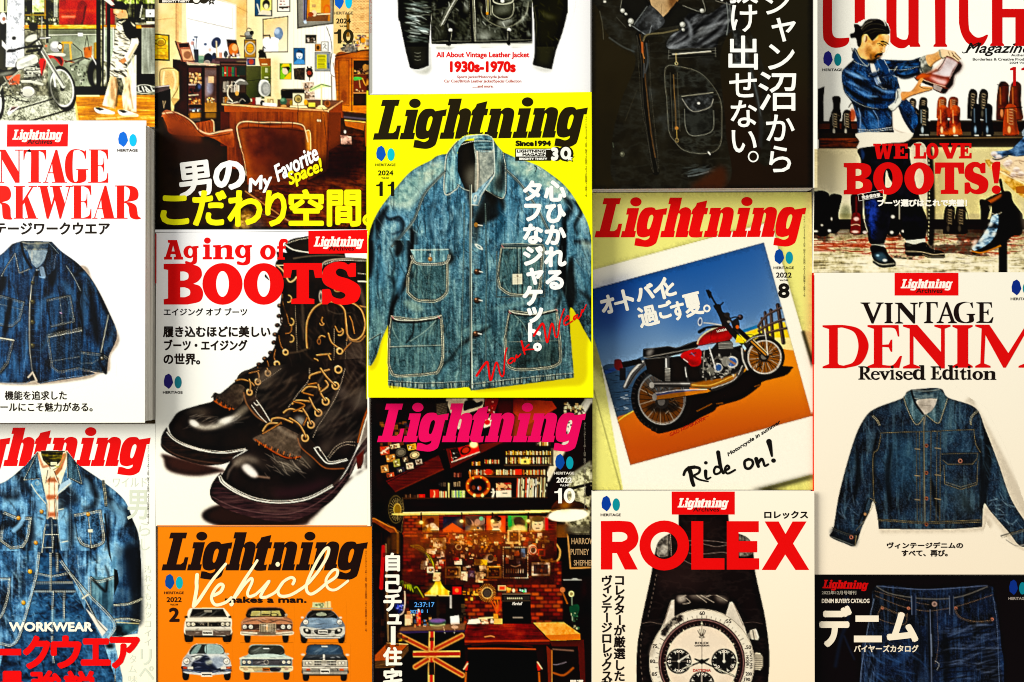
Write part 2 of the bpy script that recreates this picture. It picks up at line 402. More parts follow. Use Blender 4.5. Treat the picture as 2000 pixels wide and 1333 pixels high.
line('~300,30 262,130 245,300 240,500 245,700 265,860 290,930',1.6,'d8cdb0',.9);line('~286,60 272,200 262,400 258,600 268,800 285,900',8,'0a1018',.6,3)
for k in range(26): line('%f,%f %f,%f' % (262,150+k*28,320,153+k*28),.8,'3d5f8a' if k % 2 else '081020',.7)
stitch('~375,60 340,200 335,400 330,700 330,930','6f8fb0',.6);stitch('~215,500 210,700 190,900','8fa4b8',.6)
for y in (135,290,455,645): button(264,y,4.2 if y > 200 else 3.4,'3f3a26','9a9060')
line('230,905 265,865 300,935 250,945',3,'b9ad9a');line('310,30 350,20 360,95 325,90 320,40',2.2,'88a8c0',.8)
def box2(s,c=C): seam(s,'05080c',c,2.4,.9,True)
denim('380,272 575,236 608,455 415,500',['0a1626','17304e','2c5480'],1.4);mask(None);box2('380,272 575,236 608,455 415,500');stitch('488,262 508,470',C,.8);stitch('548,245 572,410 606,430','8aa',.6);line('490,380 500,384',1.5,'c9b')
denim('396,570 664,518 664,820 480,855 432,820',['0a1420','142a44','29507c'],1.4);mask(None);seam('664,518 396,570 432,820 480,855 664,820','05080c',C);stitch('430,772 664,735',C,.8);stitch('400,578 664,526','e6dcc0',1)
denim('-20,240 15,240 198,292 165,490 95,500 -20,480',['0a1626','1a3654','35608c'],1.6);mask(None);seam('-20,240 15,240 198,292 165,440 95,500 -20,480','05080c',C);stitch('0,310 175,355',C,.8);line('85,280 60,420 40,520',9,'04060a',.8,3)
seam('-20,580 112,605 70,790 -20,900','05080c',C);line('0,585 112,603',2,'e0d4b8')
line('650,780 700,795 790,770',.9,'c9bda0');denim('652,690 820,712 870,740 870,875 740,850 650,845',['081018','142b44','2e5880'],1.6);mask(None);seam('660,695 835,715 880,745','05080c',C);stitch('655,792 750,790 800,760',C,.8);stitch('655,835 740,850 860,862',C,.8)
line('835,715 810,780 860,870',6,'0a1018',.8,1);button(830,750,3.2,'4a4028');line('~885,400 860,520 825,700',4,'0c1c30',.8,1);stitch('~882,400 858,520 822,700','a09c88',1.6,2,1);line('~540,0 600,90 655,200',3.4,'0b1a2c',.8);stitch('~540,0 600,90 655,200','a8a898',1)
line('~0,945 180,960 230,940',1.4,'7a92a8',.8);stitch('~320,955 500,915 700,890 763,878','9fb0c0',.9)
# collar
Z(0,230,4.3)
denim('-80,1270~ 130,1125 125,1333 -80,1333',JD,1.5);mask(None);line('~125,1140 60,1240 10,1333',3.4,'0b1a2c');stitch('~130,1140 62,1240 12,1333','a8a898',1)
fill('178,1042 410,1045 400,1110 230,1120 200,1090',tex(['15202c','3a5068','8a8d7c'],dict(h=.5,fine=.5),1.5));line('180,1045 240,1060 330,1058 415,1050',2.4,'a09a84',.8)
fill('230,1115 405,1115 370,1200~ 330,1250 310,1265 270,1230',tex(['4c6272','8194a0','a7b4b4'],dict(mid=.5,fine=.5),1.4));line('270,1120 268,1200',1,'c9c4b0');stitch('200,1110 400,1110','d8d0b8',.8)
denim('178,1040 115,1130 135,1210 165,1305 255,1262~ 210,1180 190,1090',['0c1a2c','1c3a5c','3f6a94'],1.5);mask(None);seam('130,1140 165,1305 262,1262','05080c','d8cdb0',0);line('~180,1060 205,1160 262,1262',5,'04070c',.9,1)
denim('412,1045 500,1140 475,1150 465,1265 400,1333 330,1333 325,1270 375,1200 400,1110',['04060a','0b1524','1e3a58'],1.5);mask(None);stitch('470,1150 452,1265','8a93a0',.8);seam('415,1050 500,1142','0a1018','9aa',0);line('350,1270 365,1333',9,'9ab0c0',.7);fill('300,1285 328,1288 322,1333 285,1333','05080a')

# ---- three layer denim outfit, bottom left ----
clip(-136,824,305,1425);Z(0,820,4.76)
rect(-640,-5,1500,2900,grad(0,700,0,2285,'fdfdf2','fef8e0'))  # paper yellows downward: falloff of the light put into its colour
JB=['0a1420','1a3350','35638f','6da3c8','a5cfdf']
O1='-620,1300~ -500,800~ -300,650~ -20,600~ 100,540~ 240,420 345,300 620,300 720,410~ 950,570~ 1150,740~ 1235,930~ 1290,1080~ 1312,1333~ 1312,1500~ 1310,1700~ 1300,1870 1280,1990 1060,2020 1070,2090 1140,2400 1140,2800 -300,2800 -600,2000'
denim(O1,JB,1.7,.03,dict(v=.15,mid=.45,big=.3,fine=.1),.1)
for s,w in (('~960,600 1050,800 1180,900 1290,1200 1310,1500',60),('~1200,1150 1240,1333 1250,1600',110),('~760,480 850,620 900,720',60),('~560,620 640,700 700,760',90),('~560,720 600,780 560,820',60),('~30,700 100,740 170,700',40),('~1000,860 1010,1050 1000,1200',30),('~650,830 660,1000 660,1200',40),('~900,700 870,800 780,840',40),('~300,900 290,1100 240,1333',40),('~100,300 200,560 300,700',50)):
    line(s,w*1.5/4.76,'060a12',.75,7.5,-1)
for s,w in (('~800,560 830,700 870,740',36),('~1050,780 1130,900 1100,1000',60),('~600,840 570,1000 590,1250',60),('~340,700 380,850 350,1050',50),('~30,820 100,760 180,800',36),('~20,1250 120,1220 170,1280',60),('~740,1170 800,1250 880,1333',50),('~1040,1150 1080,1300 1090,1500',40),('~100,980 170,1000 230,960',30)):
    line(s,w*1.5/4.76,'8cc0dc',.75,7.5,-1)
folds(60,0,500,1300,1500,60,60,120,16,'050a12',.45,2.4,21);folds(60,0,500,1250,1500,60,60,110,12,'a8d4e6',.35,2,22)
mask(None)
# shirt
fill('345,300 360,288 480,290 630,292 625,420 560,610 540,600 540,930 430,930 440,780 400,600',tex(['e6dcb4','f6f0d0','fbf7e2'],dict(fine=.5,mid=.5),1.5))
mask('345,300 360,288 480,290 630,292 625,420 560,610 540,600 540,930 430,930 440,780 400,600')
for y in (540,700,860): rect(430,y,545,y+42,'cf5a30',.85,.6)
for x in (450,500): rect(x,480,x+14,930,'d8703c',.45)
line('350,320 400,440 450,430',5,'d2602e',.6,1.5);line('600,330 560,450 520,500',8,'d2602e',.8,1.5);line('560,440 500,430',2,'c9c040',.8);line('640,420 590,560',4,'5a6a4a',.8,1)
fill('385,295~ 480,285~ 590,292 560,390~ 480,440~ 400,380',tex(['1a1606','3f3a10','8a7a28'],dict(h=.6,fine=.4),1.8));line('360,292 480,300 600,296',2.2,'4c4a14');rect(470,395,530,425,'d8d4b0')
line('~440,400 470,470 455,600',2,'8a5a30',.7);line('~620,300 560,420 490,470',2,'a8a060',.9);mask(None)
fill('440,470 480,450 500,480 550,600 520,560 490,500 440,560 415,600','f2ead0',.9);line('~445,470 425,590',1.4,'7a6a48');line('~505,480 555,610',1.4,'7a6a48')
# lapels and collar
denim('350,300 345,340 360,500 365,545 225,560 230,470 250,420',['0e1c28','24425a','4a7590','7aa2b0'],1.5,-.05);mask(None);seam('350,310 225,560 365,545','081018','d8cfae',0);
denim('628,300 720,410 765,600 740,605 640,545 625,480',['08121a','1a3040','34566a','5a8290'],1.5);mask(None);seam('625,310 632,540','081018','c8c0a0',0);seam('720,420 765,598 650,548','081018','d8cfae',0)
fill('290,600~ 340,550 390,600~ 400,680 430,780 360,760',tex(['4c86b0','86b8d4'],dict(fine=1),1.4));line('~290,600 340,680 435,790',1.6,'e0d8b8');ell(345,592,16,16,'a8b4a8',1,.6,0,6)
fill('535,680~ 560,600 650,550 655,590~ 600,650 530,700','b4cfdc');line('~660,590 540,690 512,760',1.6,'e8e0c0')
for s in ('~435,790 440,900 410,1050 395,1200 370,1333','~512,740 525,900 545,1100 560,1250 590,1333'):
    line(s,3,'0a1420',.7,1.2);line(s,1.5,'e4dcba',.95);stitch(offset(s,-3.2),'cfd8d8',.7)
# bib of the overalls
fill('430,925 530,925 545,1100 575,1333 385,1333 400,1180',tex(['06101c','16304e','31587e'],dict(v=.4,fine=.3,mid=.3),1.8));stitch('430,985 530,985','d8d0b0');stitch('425,975 530,975','d8d0b0');line('470,930 495,1090',10,'1a2c40',.8,1);stitch('480,930 490,1333','d0c8a8');stitch('420,1070 545,1068','d0c8a8',1.1);stitch('400,1190 490,1188 497,1090','d0c8a8',1.1)
def pock(s,seed):
    denim(s,['0a1626','20405e','41709a','72a2c2'],1.7,-.05,dict(v=.2,mid=.5,fine=.2,px=.1));folds(8,0,800,1000,1200,60,60,90,12,'a0cce4',.4,2,seed);mask(None);seam(s,'060c14','e0d6b4',3,1.1,True)
pock('690,880 938,838 975,1100~ 940,1165~ 850,1195 760,1165~ 720,1100',3);line('815,860 845,1190',2,'0c1826');stitch('820,870 850,1190','e0d6b4',1);rect(818,1020,862,1048,'f0e8c8')
pock('40,855 175,912 295,905 265,1100~ 215,1190 100,1205 0,1130 15,980',4);line('~20,1000 100,960 200,1080',12,'0a1018',.7,3);line('~130,1030 190,970 215,900',9,'9ccbe8',.8,3)
for x,y in ((385,853),(172,914),(332,1143),(818,878)): button(x,y,3.8,'c98a3c','ffe0a0')
line('~960,575 975,700 985,800',6,'17262e',.9);stitch('~955,575 970,700 980,800','c8bc98',1);stitch('~970,575 985,700 995,800','c8bc98',1);line('~975,880 1000,1100 1030,1333',4,'060b12',.8,1.5)
line('530,840 590,830',1.4,'e0d8b8');line('575,1140 630,1130',1.6,'e0d8b8');stitch('~655,620 655,900 660,1180 700,1333','a8bcc4',.6)
Z(0,1080,5.268)
# lower half: overalls, jacket flaps, cuff
fill('420,0 620,0 700,200 830,480 860,560 1050,880 1200,1333 1250,1400 -50,1400 60,900 250,700 330,420',tex(['050b16','10233e','234a72','3d6d96'],dict(fine=.2,mid=.5,wr=.3),1.5))
mask('420,0 620,0 700,200 830,480 860,560 1050,880 1280,1333 1250,1400 -50,1400 60,900 250,700 330,420')
folds(70,300,380,900,800,20,60,90,12,'030810',.6,1.8,31);folds(70,300,380,900,800,20,60,80,10,'7fb0cc',.5,1.4,32);folds(60,100,850,1200,1333,60,40,120,12,'6a9cc0',.35,1.8,33);folds(50,100,850,1200,1333,60,40,120,12,'02060c',.5,2,34)
fill('350,295 750,295 775,395 340,390','16304c',.8);
for s in ('360,300 750,298','350,385 775,385','385,205 530,235 690,205','530,0 528,390','595,0 600,200','555,400 548,830','670,400 665,700','545,860 560,1130'): seam(s,'050a12','d8cfae',2.2,1)
line('~550,600 555,700 700,690',8,'7fb4cc',.5,2);line('1200,930 1180,1333',2,'0a1420');stitch('1200,930 1180,1333','d8cfae',1);mask(None)
denim('0,-20 412,-20 405,60 380,250 260,700 180,900~ 100,968 0,930',JB,1.5,-.02,dict(v=.15,mid=.45,big=.3,fine=.1));folds(20,0,0,350,900,70,30,200,20,'0c2030',.6,3,41);folds(20,0,0,350,900,70,30,160,18,'b4dcE8'.lower(),.5,3,42)
for k in range(34): line('%f,%f %f,%f' % (250 - k*5,20+k*25,278 - k*5,26+k*25),.9,'a8b8b0' if k % 2 else '14202a',.6)
mask(None);seam('~412,0 380,250 260,700 190,900 110,965 0,945','0a1420','e0d8b8',3,1.1);seam('110,255 90,450~ 40,620~ 0,680','0a1420','e0d8b8',2.5,1);seam('0,262 110,258','0a1420','e0d8b8',2.5,1)
button(308,192,4,'d8a040','fff0b0');button(240,512,4,'d8a040','fff0b0')
denim('610,-20 1100,-20 1150,100 1170,240 1160,640 1190,720 1190,800 1110,900 1060,860 1040,870 840,520 700,190',JB,1.5,0,dict(v=.15,mid=.45,big=.3,fine=.1));folds(24,700,0,1150,700,75,30,220,26,'0a1a28',.7,3,43);folds(20,650,0,1150,800,75,30,180,18,'aed8e4',.5,3,44);mask(None)
fill('880,570 1050,860 1110,790','efe8d8');seam('~640,80 720,190 900,400 1100,600 1190,720 1185,800 1115,895','0a1420','e4dcba',3.4,1.1);seam('~720,200 850,420 1000,700 1090,810','0a1420','e4dcba',0,1.1);stitch('790,20 810,150 970,95 1130,40','d0d8c8',.7);line('850,470 905,430',3,'f0e8c8')
fill('930,240 1090,255 1175,235 1165,400 1160,640 940,440',tex(['28485a','4c7688','7fa8b0'],dict(v=.4,mid=.6),1.5));seam('~935,245 1000,285 1100,262 1172,238','050a10','e8dfc0',3.4,1.2);seam('932,250 935,440','0a1420','e8dfc0',3.4,1.1);line('~960,280 1060,380 1090,390 1105,290',5,'04080c',.8,3)
fill('1170,160 1210,180 1225,300 1170,450','050810');fill('1190,-60 1440,-60 1460,400 1460,700 1440,715 1165,690 1170,480 1220,300','0a1a30',.55,5);line('~1350,0 1400,300 1400,700',22,'04080e',.8,8)
line('~1180,60 1170,150',8,'5b90b0',.7,2);seam('~1172,530 1300,520 1400,490 1460,462','050a10','e0d4ac',2.2,1.1);seam('~1172,680 1300,670 1440,692','050a10','e0d4ac',2.2,1.1);fill('1195,725 1420,740 1410,800 1250,868 1150,860 1190,800',tex(['0a1a22','24485a','3f6c78'],dict(mid=1),1.5));stitch('1150,865 1300,850 1415,780','88a4a4',.9);line('1200,715 1430,730',1.6,'c8b880');ell(1130,960,40,26,'03060a',.9,4)
mask(None)

# ---- collector's room cover (second column, top) ----
clip(300,-145,722,456);Z(290,0,4.545)
rect(40,-700,2000,1060,tex(['e9b873','f6d39a','ffe6bd'],dict(big=.7,mid=.3),1.2));rect(870,-700,1660,900,grad(870,0,1660,0,'f7e2bd','fffaf0'));rect(1640,-700,1960,480,'f3c98e')
fill('1090,520 1160,520 1160,800 1250,900 1100,900','f2c98c',.8,5);rect(870,100,1000,560,'f6d7a4',.7,6)
for x in range(1290,1640,34): line('%d,-100 %d,900' % (x,x),.7,'e9cfa6',.8)
rect(240,-700,268,420,'e6b981');rect(296,-700,340,400,'f8ddb4');line('245,40 245,400',1,'b98550');line('872,-50 872,300',1.2,'b98a50');line('60,180 250,160',.8,'c99a5c');line('780,60 880,110',.8,'c99a5c')
fill('335,0 560,-10 775,50 770,400 690,520 380,460 335,160','ffffff');fill('335,165 345,420 400,480 700,470 775,380 770,250',grad(350,200,600,500,'ffffff','e6f0fb'));
line('345,165 750,258',2,'c9c2b4');line('345,160 750,250',1.2,'fff');line('600,-10 775,45 775,380',2.5,'e9dcc8');line('745,70 745,250',1.5,'d8cbb8');rect(335,430,720,500,'eaf0f6',.8,3)
bits(24,1810,-20,1950,290,['c98a50','d9a062','e2b27c'],30,34,2,.9,.25)
for y in range(0,290,13):
    for x in range(1805+(y % 26),1950,28): rect(x,y,x+22,y+5,'cf8d55',.75)
rect(1755,120,1785,330,'b37a3a')
# framed pictures (plain stand-ins)
def fr(x0,y0,x1,y1,c,f='2a2418',w=8,k=0): rect(x0 - w,y0 - w,x1+w,y1+w,f);rect(x0,y0,x1,y1,c)
fr(950,-60,1090,140,'2a5f8c');fill('1000,-60 1090,-60 1090,90 990,130','e8d77c');ell(1045,40,34,42,'3a3026');ell(1045,60,20,24,'f0d8b0');fill('970,130 1010,90 1085,100 1088,138','ddd4bc');line('965,40 985,110',2.4,'e8e4d4')
fr(1148,-60,1250,100,'f0ece0');bits(26,1150,-50,1230,80,['c8322a','8a2018','f8f4ea','50382c'],8,26,4,1,.5);rect(1160,60,1240,76,'5a4a34')
fill('1012,170 1242,142 1240,466 1020,470','2a241a');fill('1020,178 1234,152 1232,458 1027,462',grad(1020,178,1230,460,'f4c68c','fbe6cc'));ell(1155,300,40,58,'7c97b8');ell(1140,280,24,26,'c2d2e2',.8,2);fill('1020,345~ 1120,330 1160,350 1150,460 1028,460','fffdf8');ell(1180,400,30,45,'f6dfc0');line('1020,320 1075,315 1080,340',3,'6a5a44')
fill('1315,-60 1650,-60 1645,215 1320,258','6a6658');fill('1330,-60 1636,-60 1632,202 1334,240','8f8c80');rect(1375,-60,1612,190,'d8892f');rect(1430,-40,1530,120,'f2c878');rect(1375,-60,1400,190,'6a6f90');line('1390,-50 1385,170',2,'2a2a2a');line('1408,-50 1402,170',2,'2a2a2a');fill('1430,110 1600,120 1590,190 1400,190','8a5636');ell(1470,120,24,28,'e9c4a4');ell(1440,130,26,20,'c05030');ell(1585,90,26,40,'e06a3a',1,.6,0,10);line('1500,130 1610,125',2,'e9d4b0');fill('1375,190 1400,180 1405,210 1385,212','cfe0f0');rect(1450,40,1485,66,'c9a070')
fr(1398,316,1486,382,'3b2a20','5a4632',6);bits(16,1400,330,1470,370,['e6ddd0','806a54'],8,18,4)
fr(1482,395,1528,455,'c98a4c','3a2a1a',4);ell(1505,425,14,20,'6a3f22');fr(1540,376,1592,455,'f2efe6','1e1a14',5);line('~1550,400 1570,390 1565,420 1585,440',.9,'444');line('~1548,440 1560,420 1580,405',.9,'444')
fr(1290,430,1388,572,'2b6fae','2c5a8c',4);ell(1340,490,28,42,'e9f2fa');fill('1310,470 1330,440 1360,450 1372,480 1340,470','1c4a80');fill('1292,560~ 1330,520 1380,535 1388,572 1292,572','5aa0dc');line('1330,500 1340,515 1355,498',1,'1c4a80')
fr(1168,566,1268,704,'6db52c','5a8a28',4);fill('1170,640 1190,600 1215,620 1210,704 1170,704','8fd044');ell(1215,630,26,34,'f3c7b0');fill('1185,600~ 1230,575 1260,610 1240,640 1225,610','201814');fill('1175,598 1255,590 1245,568 1195,568','f0d020');fill('1200,704 1235,660 1266,640 1266,704','f0c418')
fill('1288,608 1390,602 1388,715 1294,708',tex(['3a2c22','5f4a3a'],dict(fine=1),1.6));ell(1428,630,30,26,'2a1e18');ell(1432,655,30,36,'4a2a1e');ell(1428,650,18,18,'b8483a');line('1430,690 1428,715',2,'2a1e18');ell(1412,600,8,10,'2a1e18');ell(1444,600,8,10,'2a1e18')
fr(1480,468,1612,632,'9a9c98','7c7e7a',5);rect(1496,486,1580,614,'e8e02a');
for y in range(494,610,11): rect(1503,y,1503+R.choice((60,66,70)),y+5,'4a4a10' if y < 510 or 555 < y < 570 else '8a8620',.9)
rect(1585,480,1600,600,'6f86a4');rect(1590,560,1606,610,'4a6aa0')
line('~1580,240 1620,360 1630,480',1,'5a4630');line('~1625,480 1615,640 1640,680 1660,685',1,'5a4630');line('1624,680 1628,900',2,'a07c50');line('1640,560 1660,680',1,'8a6a44')
fill('1365,735 1470,730 1478,880 1385,880',tex(['c9a98c','e9d6c0','8a6c54'],dict(fine=1),1.6));bits(20,1370,740,1450,830,['f4ece0','7a5c48','b48f70'],8,24,5)
# left wall, jar
fill('60,298 188,312 190,545 60,540','4a3418');fill('66,310 172,322 176,528 64,522',tex(['c9932c','e8b84c','f4cf70'],dict(big=.5,fine=.5),1.4));ell(110,375,42,34,'7a5a1c',1,.6,0,6);ell(110,378,30,24,'a87c2c',.7);
for y in (430,445,460,490): rect(78,y,155,y+4,'8a6418',.8)
rect(100,620,268,800,'e0b878',.7,2);line('~105,800 100,650 130,612 240,612 268,650 262,780 210,880 230,930',2,'8a6830',.8);line('~140,640 130,750 160,800',3,'fff2d0',.7,1.5);line('~220,640 240,720 225,800',4,'fff2d0',.5,1.5)
fill('205,870 290,880 280,940 215,940','c9a468');line('250,915 285,915 290,880',2,'f0e4cc');
fill('60,770 185,755 190,800 60,830','5a4a48');fill('60,830 195,790 205,1060 60,1060','181208');line('60,775 185,762',2,'cfc4c0');line('130,900 135,960 150,900',1.6,'8a7a60')
# cabinets
fill('215,525 335,540 345,575 640,590 640,1060 215,1060 230,930 275,880 270,640 215,600','3a1810');fill('240,370 290,380 415,560 290,545',tex(['8a4a30','b0654a','d89880'],dict(mid=1),1.3));fill('262,385 360,378 412,560 300,545','b46a50');fill('268,390 355,385 362,420 276,425','5a1a14');fill('290,440 370,440 395,540 310,535','e0a880');ell(345,490,34,34,'a87050',1,1,.4);line('240,370 300,545',3,'6a2a18')
fill('330,545 640,575 870,530 860,520 600,515 340,545','6a4a4c');line('335,560 620,585',2.2,'9a7a78',.8)
rect(355,605,470,1050,'5c2c28');rect(498,605,602,1050,'6a4538');rect(470,590,500,1050,'2e120c');rect(600,580,645,1060,'2a100c');rect(340,600,356,1050,'30140e')
bits(60,358,640,450,740,['c98a50','e8c080','8a5a34','d9b08a','4a2018'],8,26,7);rect(356,745,470,760,'a8988c');ell(440,780,26,40,'20202c');ell(452,770,14,22,'50649a',.8,2);bits(20,358,780,410,850,['3a1414','7a3024','1c1010'],14,34,9);line('360,850 440,842',2,'e0c0a0')
bits(30,360,870,450,925,['d87838','e8b070','8a3a1c'],6,18,10);rect(356,925,470,935,'b07850');rect(358,930,470,960,'2a1810');bits(24,360,960,450,1040,['4a6a8a','c0d0c8','d8a020','7a8a9a','2c4030'],10,30,11);fill('360,1010~ 420,1005 470,1015 465,1040 365,1040','e8a818')
ell(550,780,30,60,'8a90a8',.7,2);rect(505,680,540,860,'b0b4c4',.6,1.5);rect(530,680,580,740,'d8b48c');rect(500,620,600,670,'70686a',.6,1);bits(16,502,860,580,910,['d8b060','c08040','efe0b8'],8,20,13);rect(500,915,602,1050,'a8733c');rect(500,960,602,1050,'b98648',.8,2);rect(570,740,602,860,'3a2420',.7,2)
fill('400,440 445,440 450,560 410,560','3c4254');line('410,440 395,380',1.5,'50607c');line('420,440 430,330',1.5,'4a5a80');ell(390,385,16,18,'d08a7c',.8);ell(420,330,18,8,'3a5a90',.8);ell(400,355,10,10,'5a7ab0',.8);rect(445,495,490,565,'6a9a7c',.8);ell(530,520,40,46,'1e2c48');ell(585,500,22,30,'2a3a5c');ell(520,555,28,20,'c8b49a',.7);ell(505,395,14,12,'3a5a9c',.8)
ell(600,380,40,50,'3a4a7c',1,.7,.5);line('602,370 608,500',2.6,'e0c8a0');rect(625,468,655,515,'d89a80');ell(686,485,18,32,'50585c');ell(545,445,14,16,'e8b8a0',.8)
fill('690,350 780,355 815,500 720,515','7a3a28');fill('697,358 772,362 778,390 702,386','2a1a18');ell(755,440,44,52,'e07838');ell(765,425,24,30,'f0b078');bits(20,700,470,800,510,['f4f0e8','c8bcb0','6a5048'],10,22,15)
rect(848,352,956,516,'3a2c18');rect(858,362,948,508,'b5832c');ell(902,430,48,58,'b8b0a0');ell(902,430,38,46,'6a6252',1);ell(902,430,32,40,'e8ac2c');rect(876,420,930,428,'c08a1c',.8);rect(880,438,925,444,'c08a1c',.8)
ell(888,312,38,34,'6f726c');ell(880,300,24,18,'a8aaa4',.9,1.5);ell(916,292,20,20,'16140e');line('818,322 860,325',3,'8a6a44');line('~870,275 885,252 912,262',1.6,'5a5c56');rect(860,335,925,350,'55564e')
rect(875,520,950,582,'3a4a80');ell(912,550,22,24,'c04838');
rect(590,518,875,545,'5a3a3a');rect(632,548,872,1060,'38211a');rect(650,585,860,680,'4a3024');rect(660,720,860,820,'4a3428');rect(662,850,870,920,'3a2820')
books(655,588,790,680,['c83a28','a02c20','3a7a4c','d8c8a0','304050','28506a'],10,26,17,0,.15);rect(780,588,862,672,'28342c');books(662,722,790,820,['c8bca4','8a8478','a8a090','5a4438','d8d0c0'],8,18,18,4,.1);books(664,860,720,915,['c87c34','7a5a34','9a8870'],8,14,19);line('648,572 860,576',2,'7a5044',.9)
# green filing cabinet, bowl, cat
rect(870,588,1002,880,grad(870,600,1000,800,'5c5c34','3c4420'));rect(1000,588,1088,880,grad(1000,600,1088,850,'7c8434','5c6a28'));line('1002,590 1002,880',1.5,'9a9a60',.8);rect(1036,606,1058,645,'a8ac8c');rect(1030,684,1062,694,'e8e8d0');line('870,720 1088,700',1,'2c3414')
fill('975,520 1085,520 1085,588 990,588','b5602c');rect(1005,568,1055,578,'e0b88c');ell(1000,465,26,22,'1c1810');fill('985,440 1040,470 1050,515 975,520','1c1810');line('~1010,450 1020,420 1035,430',2,'1c1810');line('1030,480 1042,515',3,'1c1810')
ell(1030,788,54,72,'d8d8d0');ell(1040,790,42,60,'8c8e88',1,1.5);ell(1045,790,30,46,'b8b8b0',.9,2.5);line('~985,760 1000,720 1040,718 1060,728',2.5,'f4f4f0')
# right cabinet
fill('1660,500~ 1800,470~ 1955,440 1955,1010 1700,985 1668,900',tex(['a8501c','c06a2c','d8823c'],dict(h=.4,big=.6),1.2));line('~1660,500 1760,478 1900,450 1955,446',3,'7a3010');rect(1668,515,1955,522,'8a3c12');rect(1690,540,1780,930,'b05c22',.8);line('1690,540 1690,930 1780,940 1780,540 1690,540',1.2,'7a3410');ell(1735,860,26,60,'8a3c14',.6,2);ell(1730,600,34,80,'c47030',.7,3)
rect(1818,538,1955,940,'3a1c10');bits(30,1822,600,1940,650,['7a4a34','50302a','a87c60','c8a060'],8,22,23);rect(1818,658,1955,668,'8a5030');rect(1818,670,1955,820,'8a3418');fill('~1820,690 1850,684 1895,690 1900,705 1860,712 1825,716','58b858');line('1870,712 1880,780',1.6,'c8a068');line('~1900,700 1930,760 1945,700',2.4,'d89850');ell(1925,600,22,28,'b8844c');rect(1818,820,1955,832,'c08050');bits(12,1825,790,1900,815,['d8c090','604030'],6,16,25);rect(1818,832,1955,940,'3c2014');line('1805,525 1805,985',2,'6a2c10');
fill('1700,985 1955,1010 1955,1060 1730,1060','6a2c14');fill('1660,900 1720,905 1720,1060 1590,1060','401408')
bits(60,1700,360,1840,450,['50504c','8c8a84','b8b4a8','2e2c28'],8,24,26);bits(50,1820,310,1935,420,['a08c74','e8a838','5a4c80','34302c','d8c8b0','c84838'],8,26,27);ell(1775,440,70,30,'6c6a64',.7,2);ell(1905,360,22,24,'e8a030')
# desk
fill('655,925 1180,880 1720,895 1725,905 1600,985 660,930','7a4428');fill('670,940 1590,985 1590,1060 680,1060','b2541c');line('655,928 1590,985 1720,900',3,'e2a878');fill('1180,880 1720,897 1650,935 1180,930','8a5a48',.8,2);fill('1600,985 1720,903 1725,1060 1590,1060','9a4418');line('1330,960 1320,1060',1,'5a2a10')
fill('1175,800~ 1230,792 1375,792~ 1385,830 1385,880 1180,880','1a1408');line('~1178,805 1280,794 1380,798',1.4,'6a5a40')
ell(745,905,50,15,'4a4030');line('~745,900 705,850 712,780 760,740',2.4,'c8bca4');fill('~755,745 800,705 850,710 885,750 820,752 800,762 780,745','77756c');line('~770,740 810,712 850,720',2.4,'d8d6cc',.9);ell(755,745,14,14,'3a3830');line('~700,908 745,918 795,905',1.6,'e8dcc8')
ell(850,895,58,34,'16120c');ell(835,850,40,16,'16120c');line('~810,850 850,838 885,870',4,'201c14');ell(830,905,26,22,'2a241a',1,.5,0,6);ell(785,830,16,22,'e8a860',.9);line('~800,915 830,880 860,900',1.4,'8a8478')
rect(918,870,952,930,'a8281c');fill('952,870 1000,865 1000,930 955,930','e8e0d4');ell(1008,915,16,24,'2a2014');rect(1030,858,1145,940,'e8d4a4');rect(1055,880,1070,925,'c8a868');line('1075,940 1080,885 1105,885 1108,935',2,'b09058');fill('1015,912 1135,920 1140,950 1012,938','fbf6ec');
ell(1198,902,32,32,'3f6a50');ell(1190,890,18,14,'86a888',.8,1.5);ell(1200,945,28,12,'c8945c');rect(1280,830,1385,938,'f6ecc8');ell(1328,880,38,40,'6a5a3c');ell(1328,880,28,30,'b8a468');ell(1332,884,16,14,'8a7a48');ell(1395,910,18,26,'e8b040');ell(1268,915,14,24,'a88838');fill('1260,938 1400,940 1415,962 1255,955','f4e8b8');line('~1325,925 1330,1000 1320,1040',.9,'5a2a18')
rect(1420,912,1480,950,'f2d868');ell(1588,920,26,32,'b8683c');ell(1588,920,16,20,'8a4a28');fill('~1430,800 1460,775 1535,745 1600,760 1622,775 1550,778 1440,815','d2f09c');line('1440,800 1535,752 1615,770',1.6,'4a7030');rect(1445,780,1610,800,'f8ffe0',.5,2);line('1537,760 1535,940',2.6,'f0d8a0');ell(1535,950,34,14,'f4e4b8');ell(1535,962,52,12,'e8cf94');line('~1540,960 1560,1000 1550,1060',.9,'5a2a18')
fill('~125,1010 150,980 200,985 260,1010 330,1045 340,1070 130,1070','b4684c');
for k in range(5): line('~%d,%d %d,%d %d,1062' % (140+k*34,990+k*8,165+k*34,1010+k*6,180+k*36),2,'7a3420',.8)
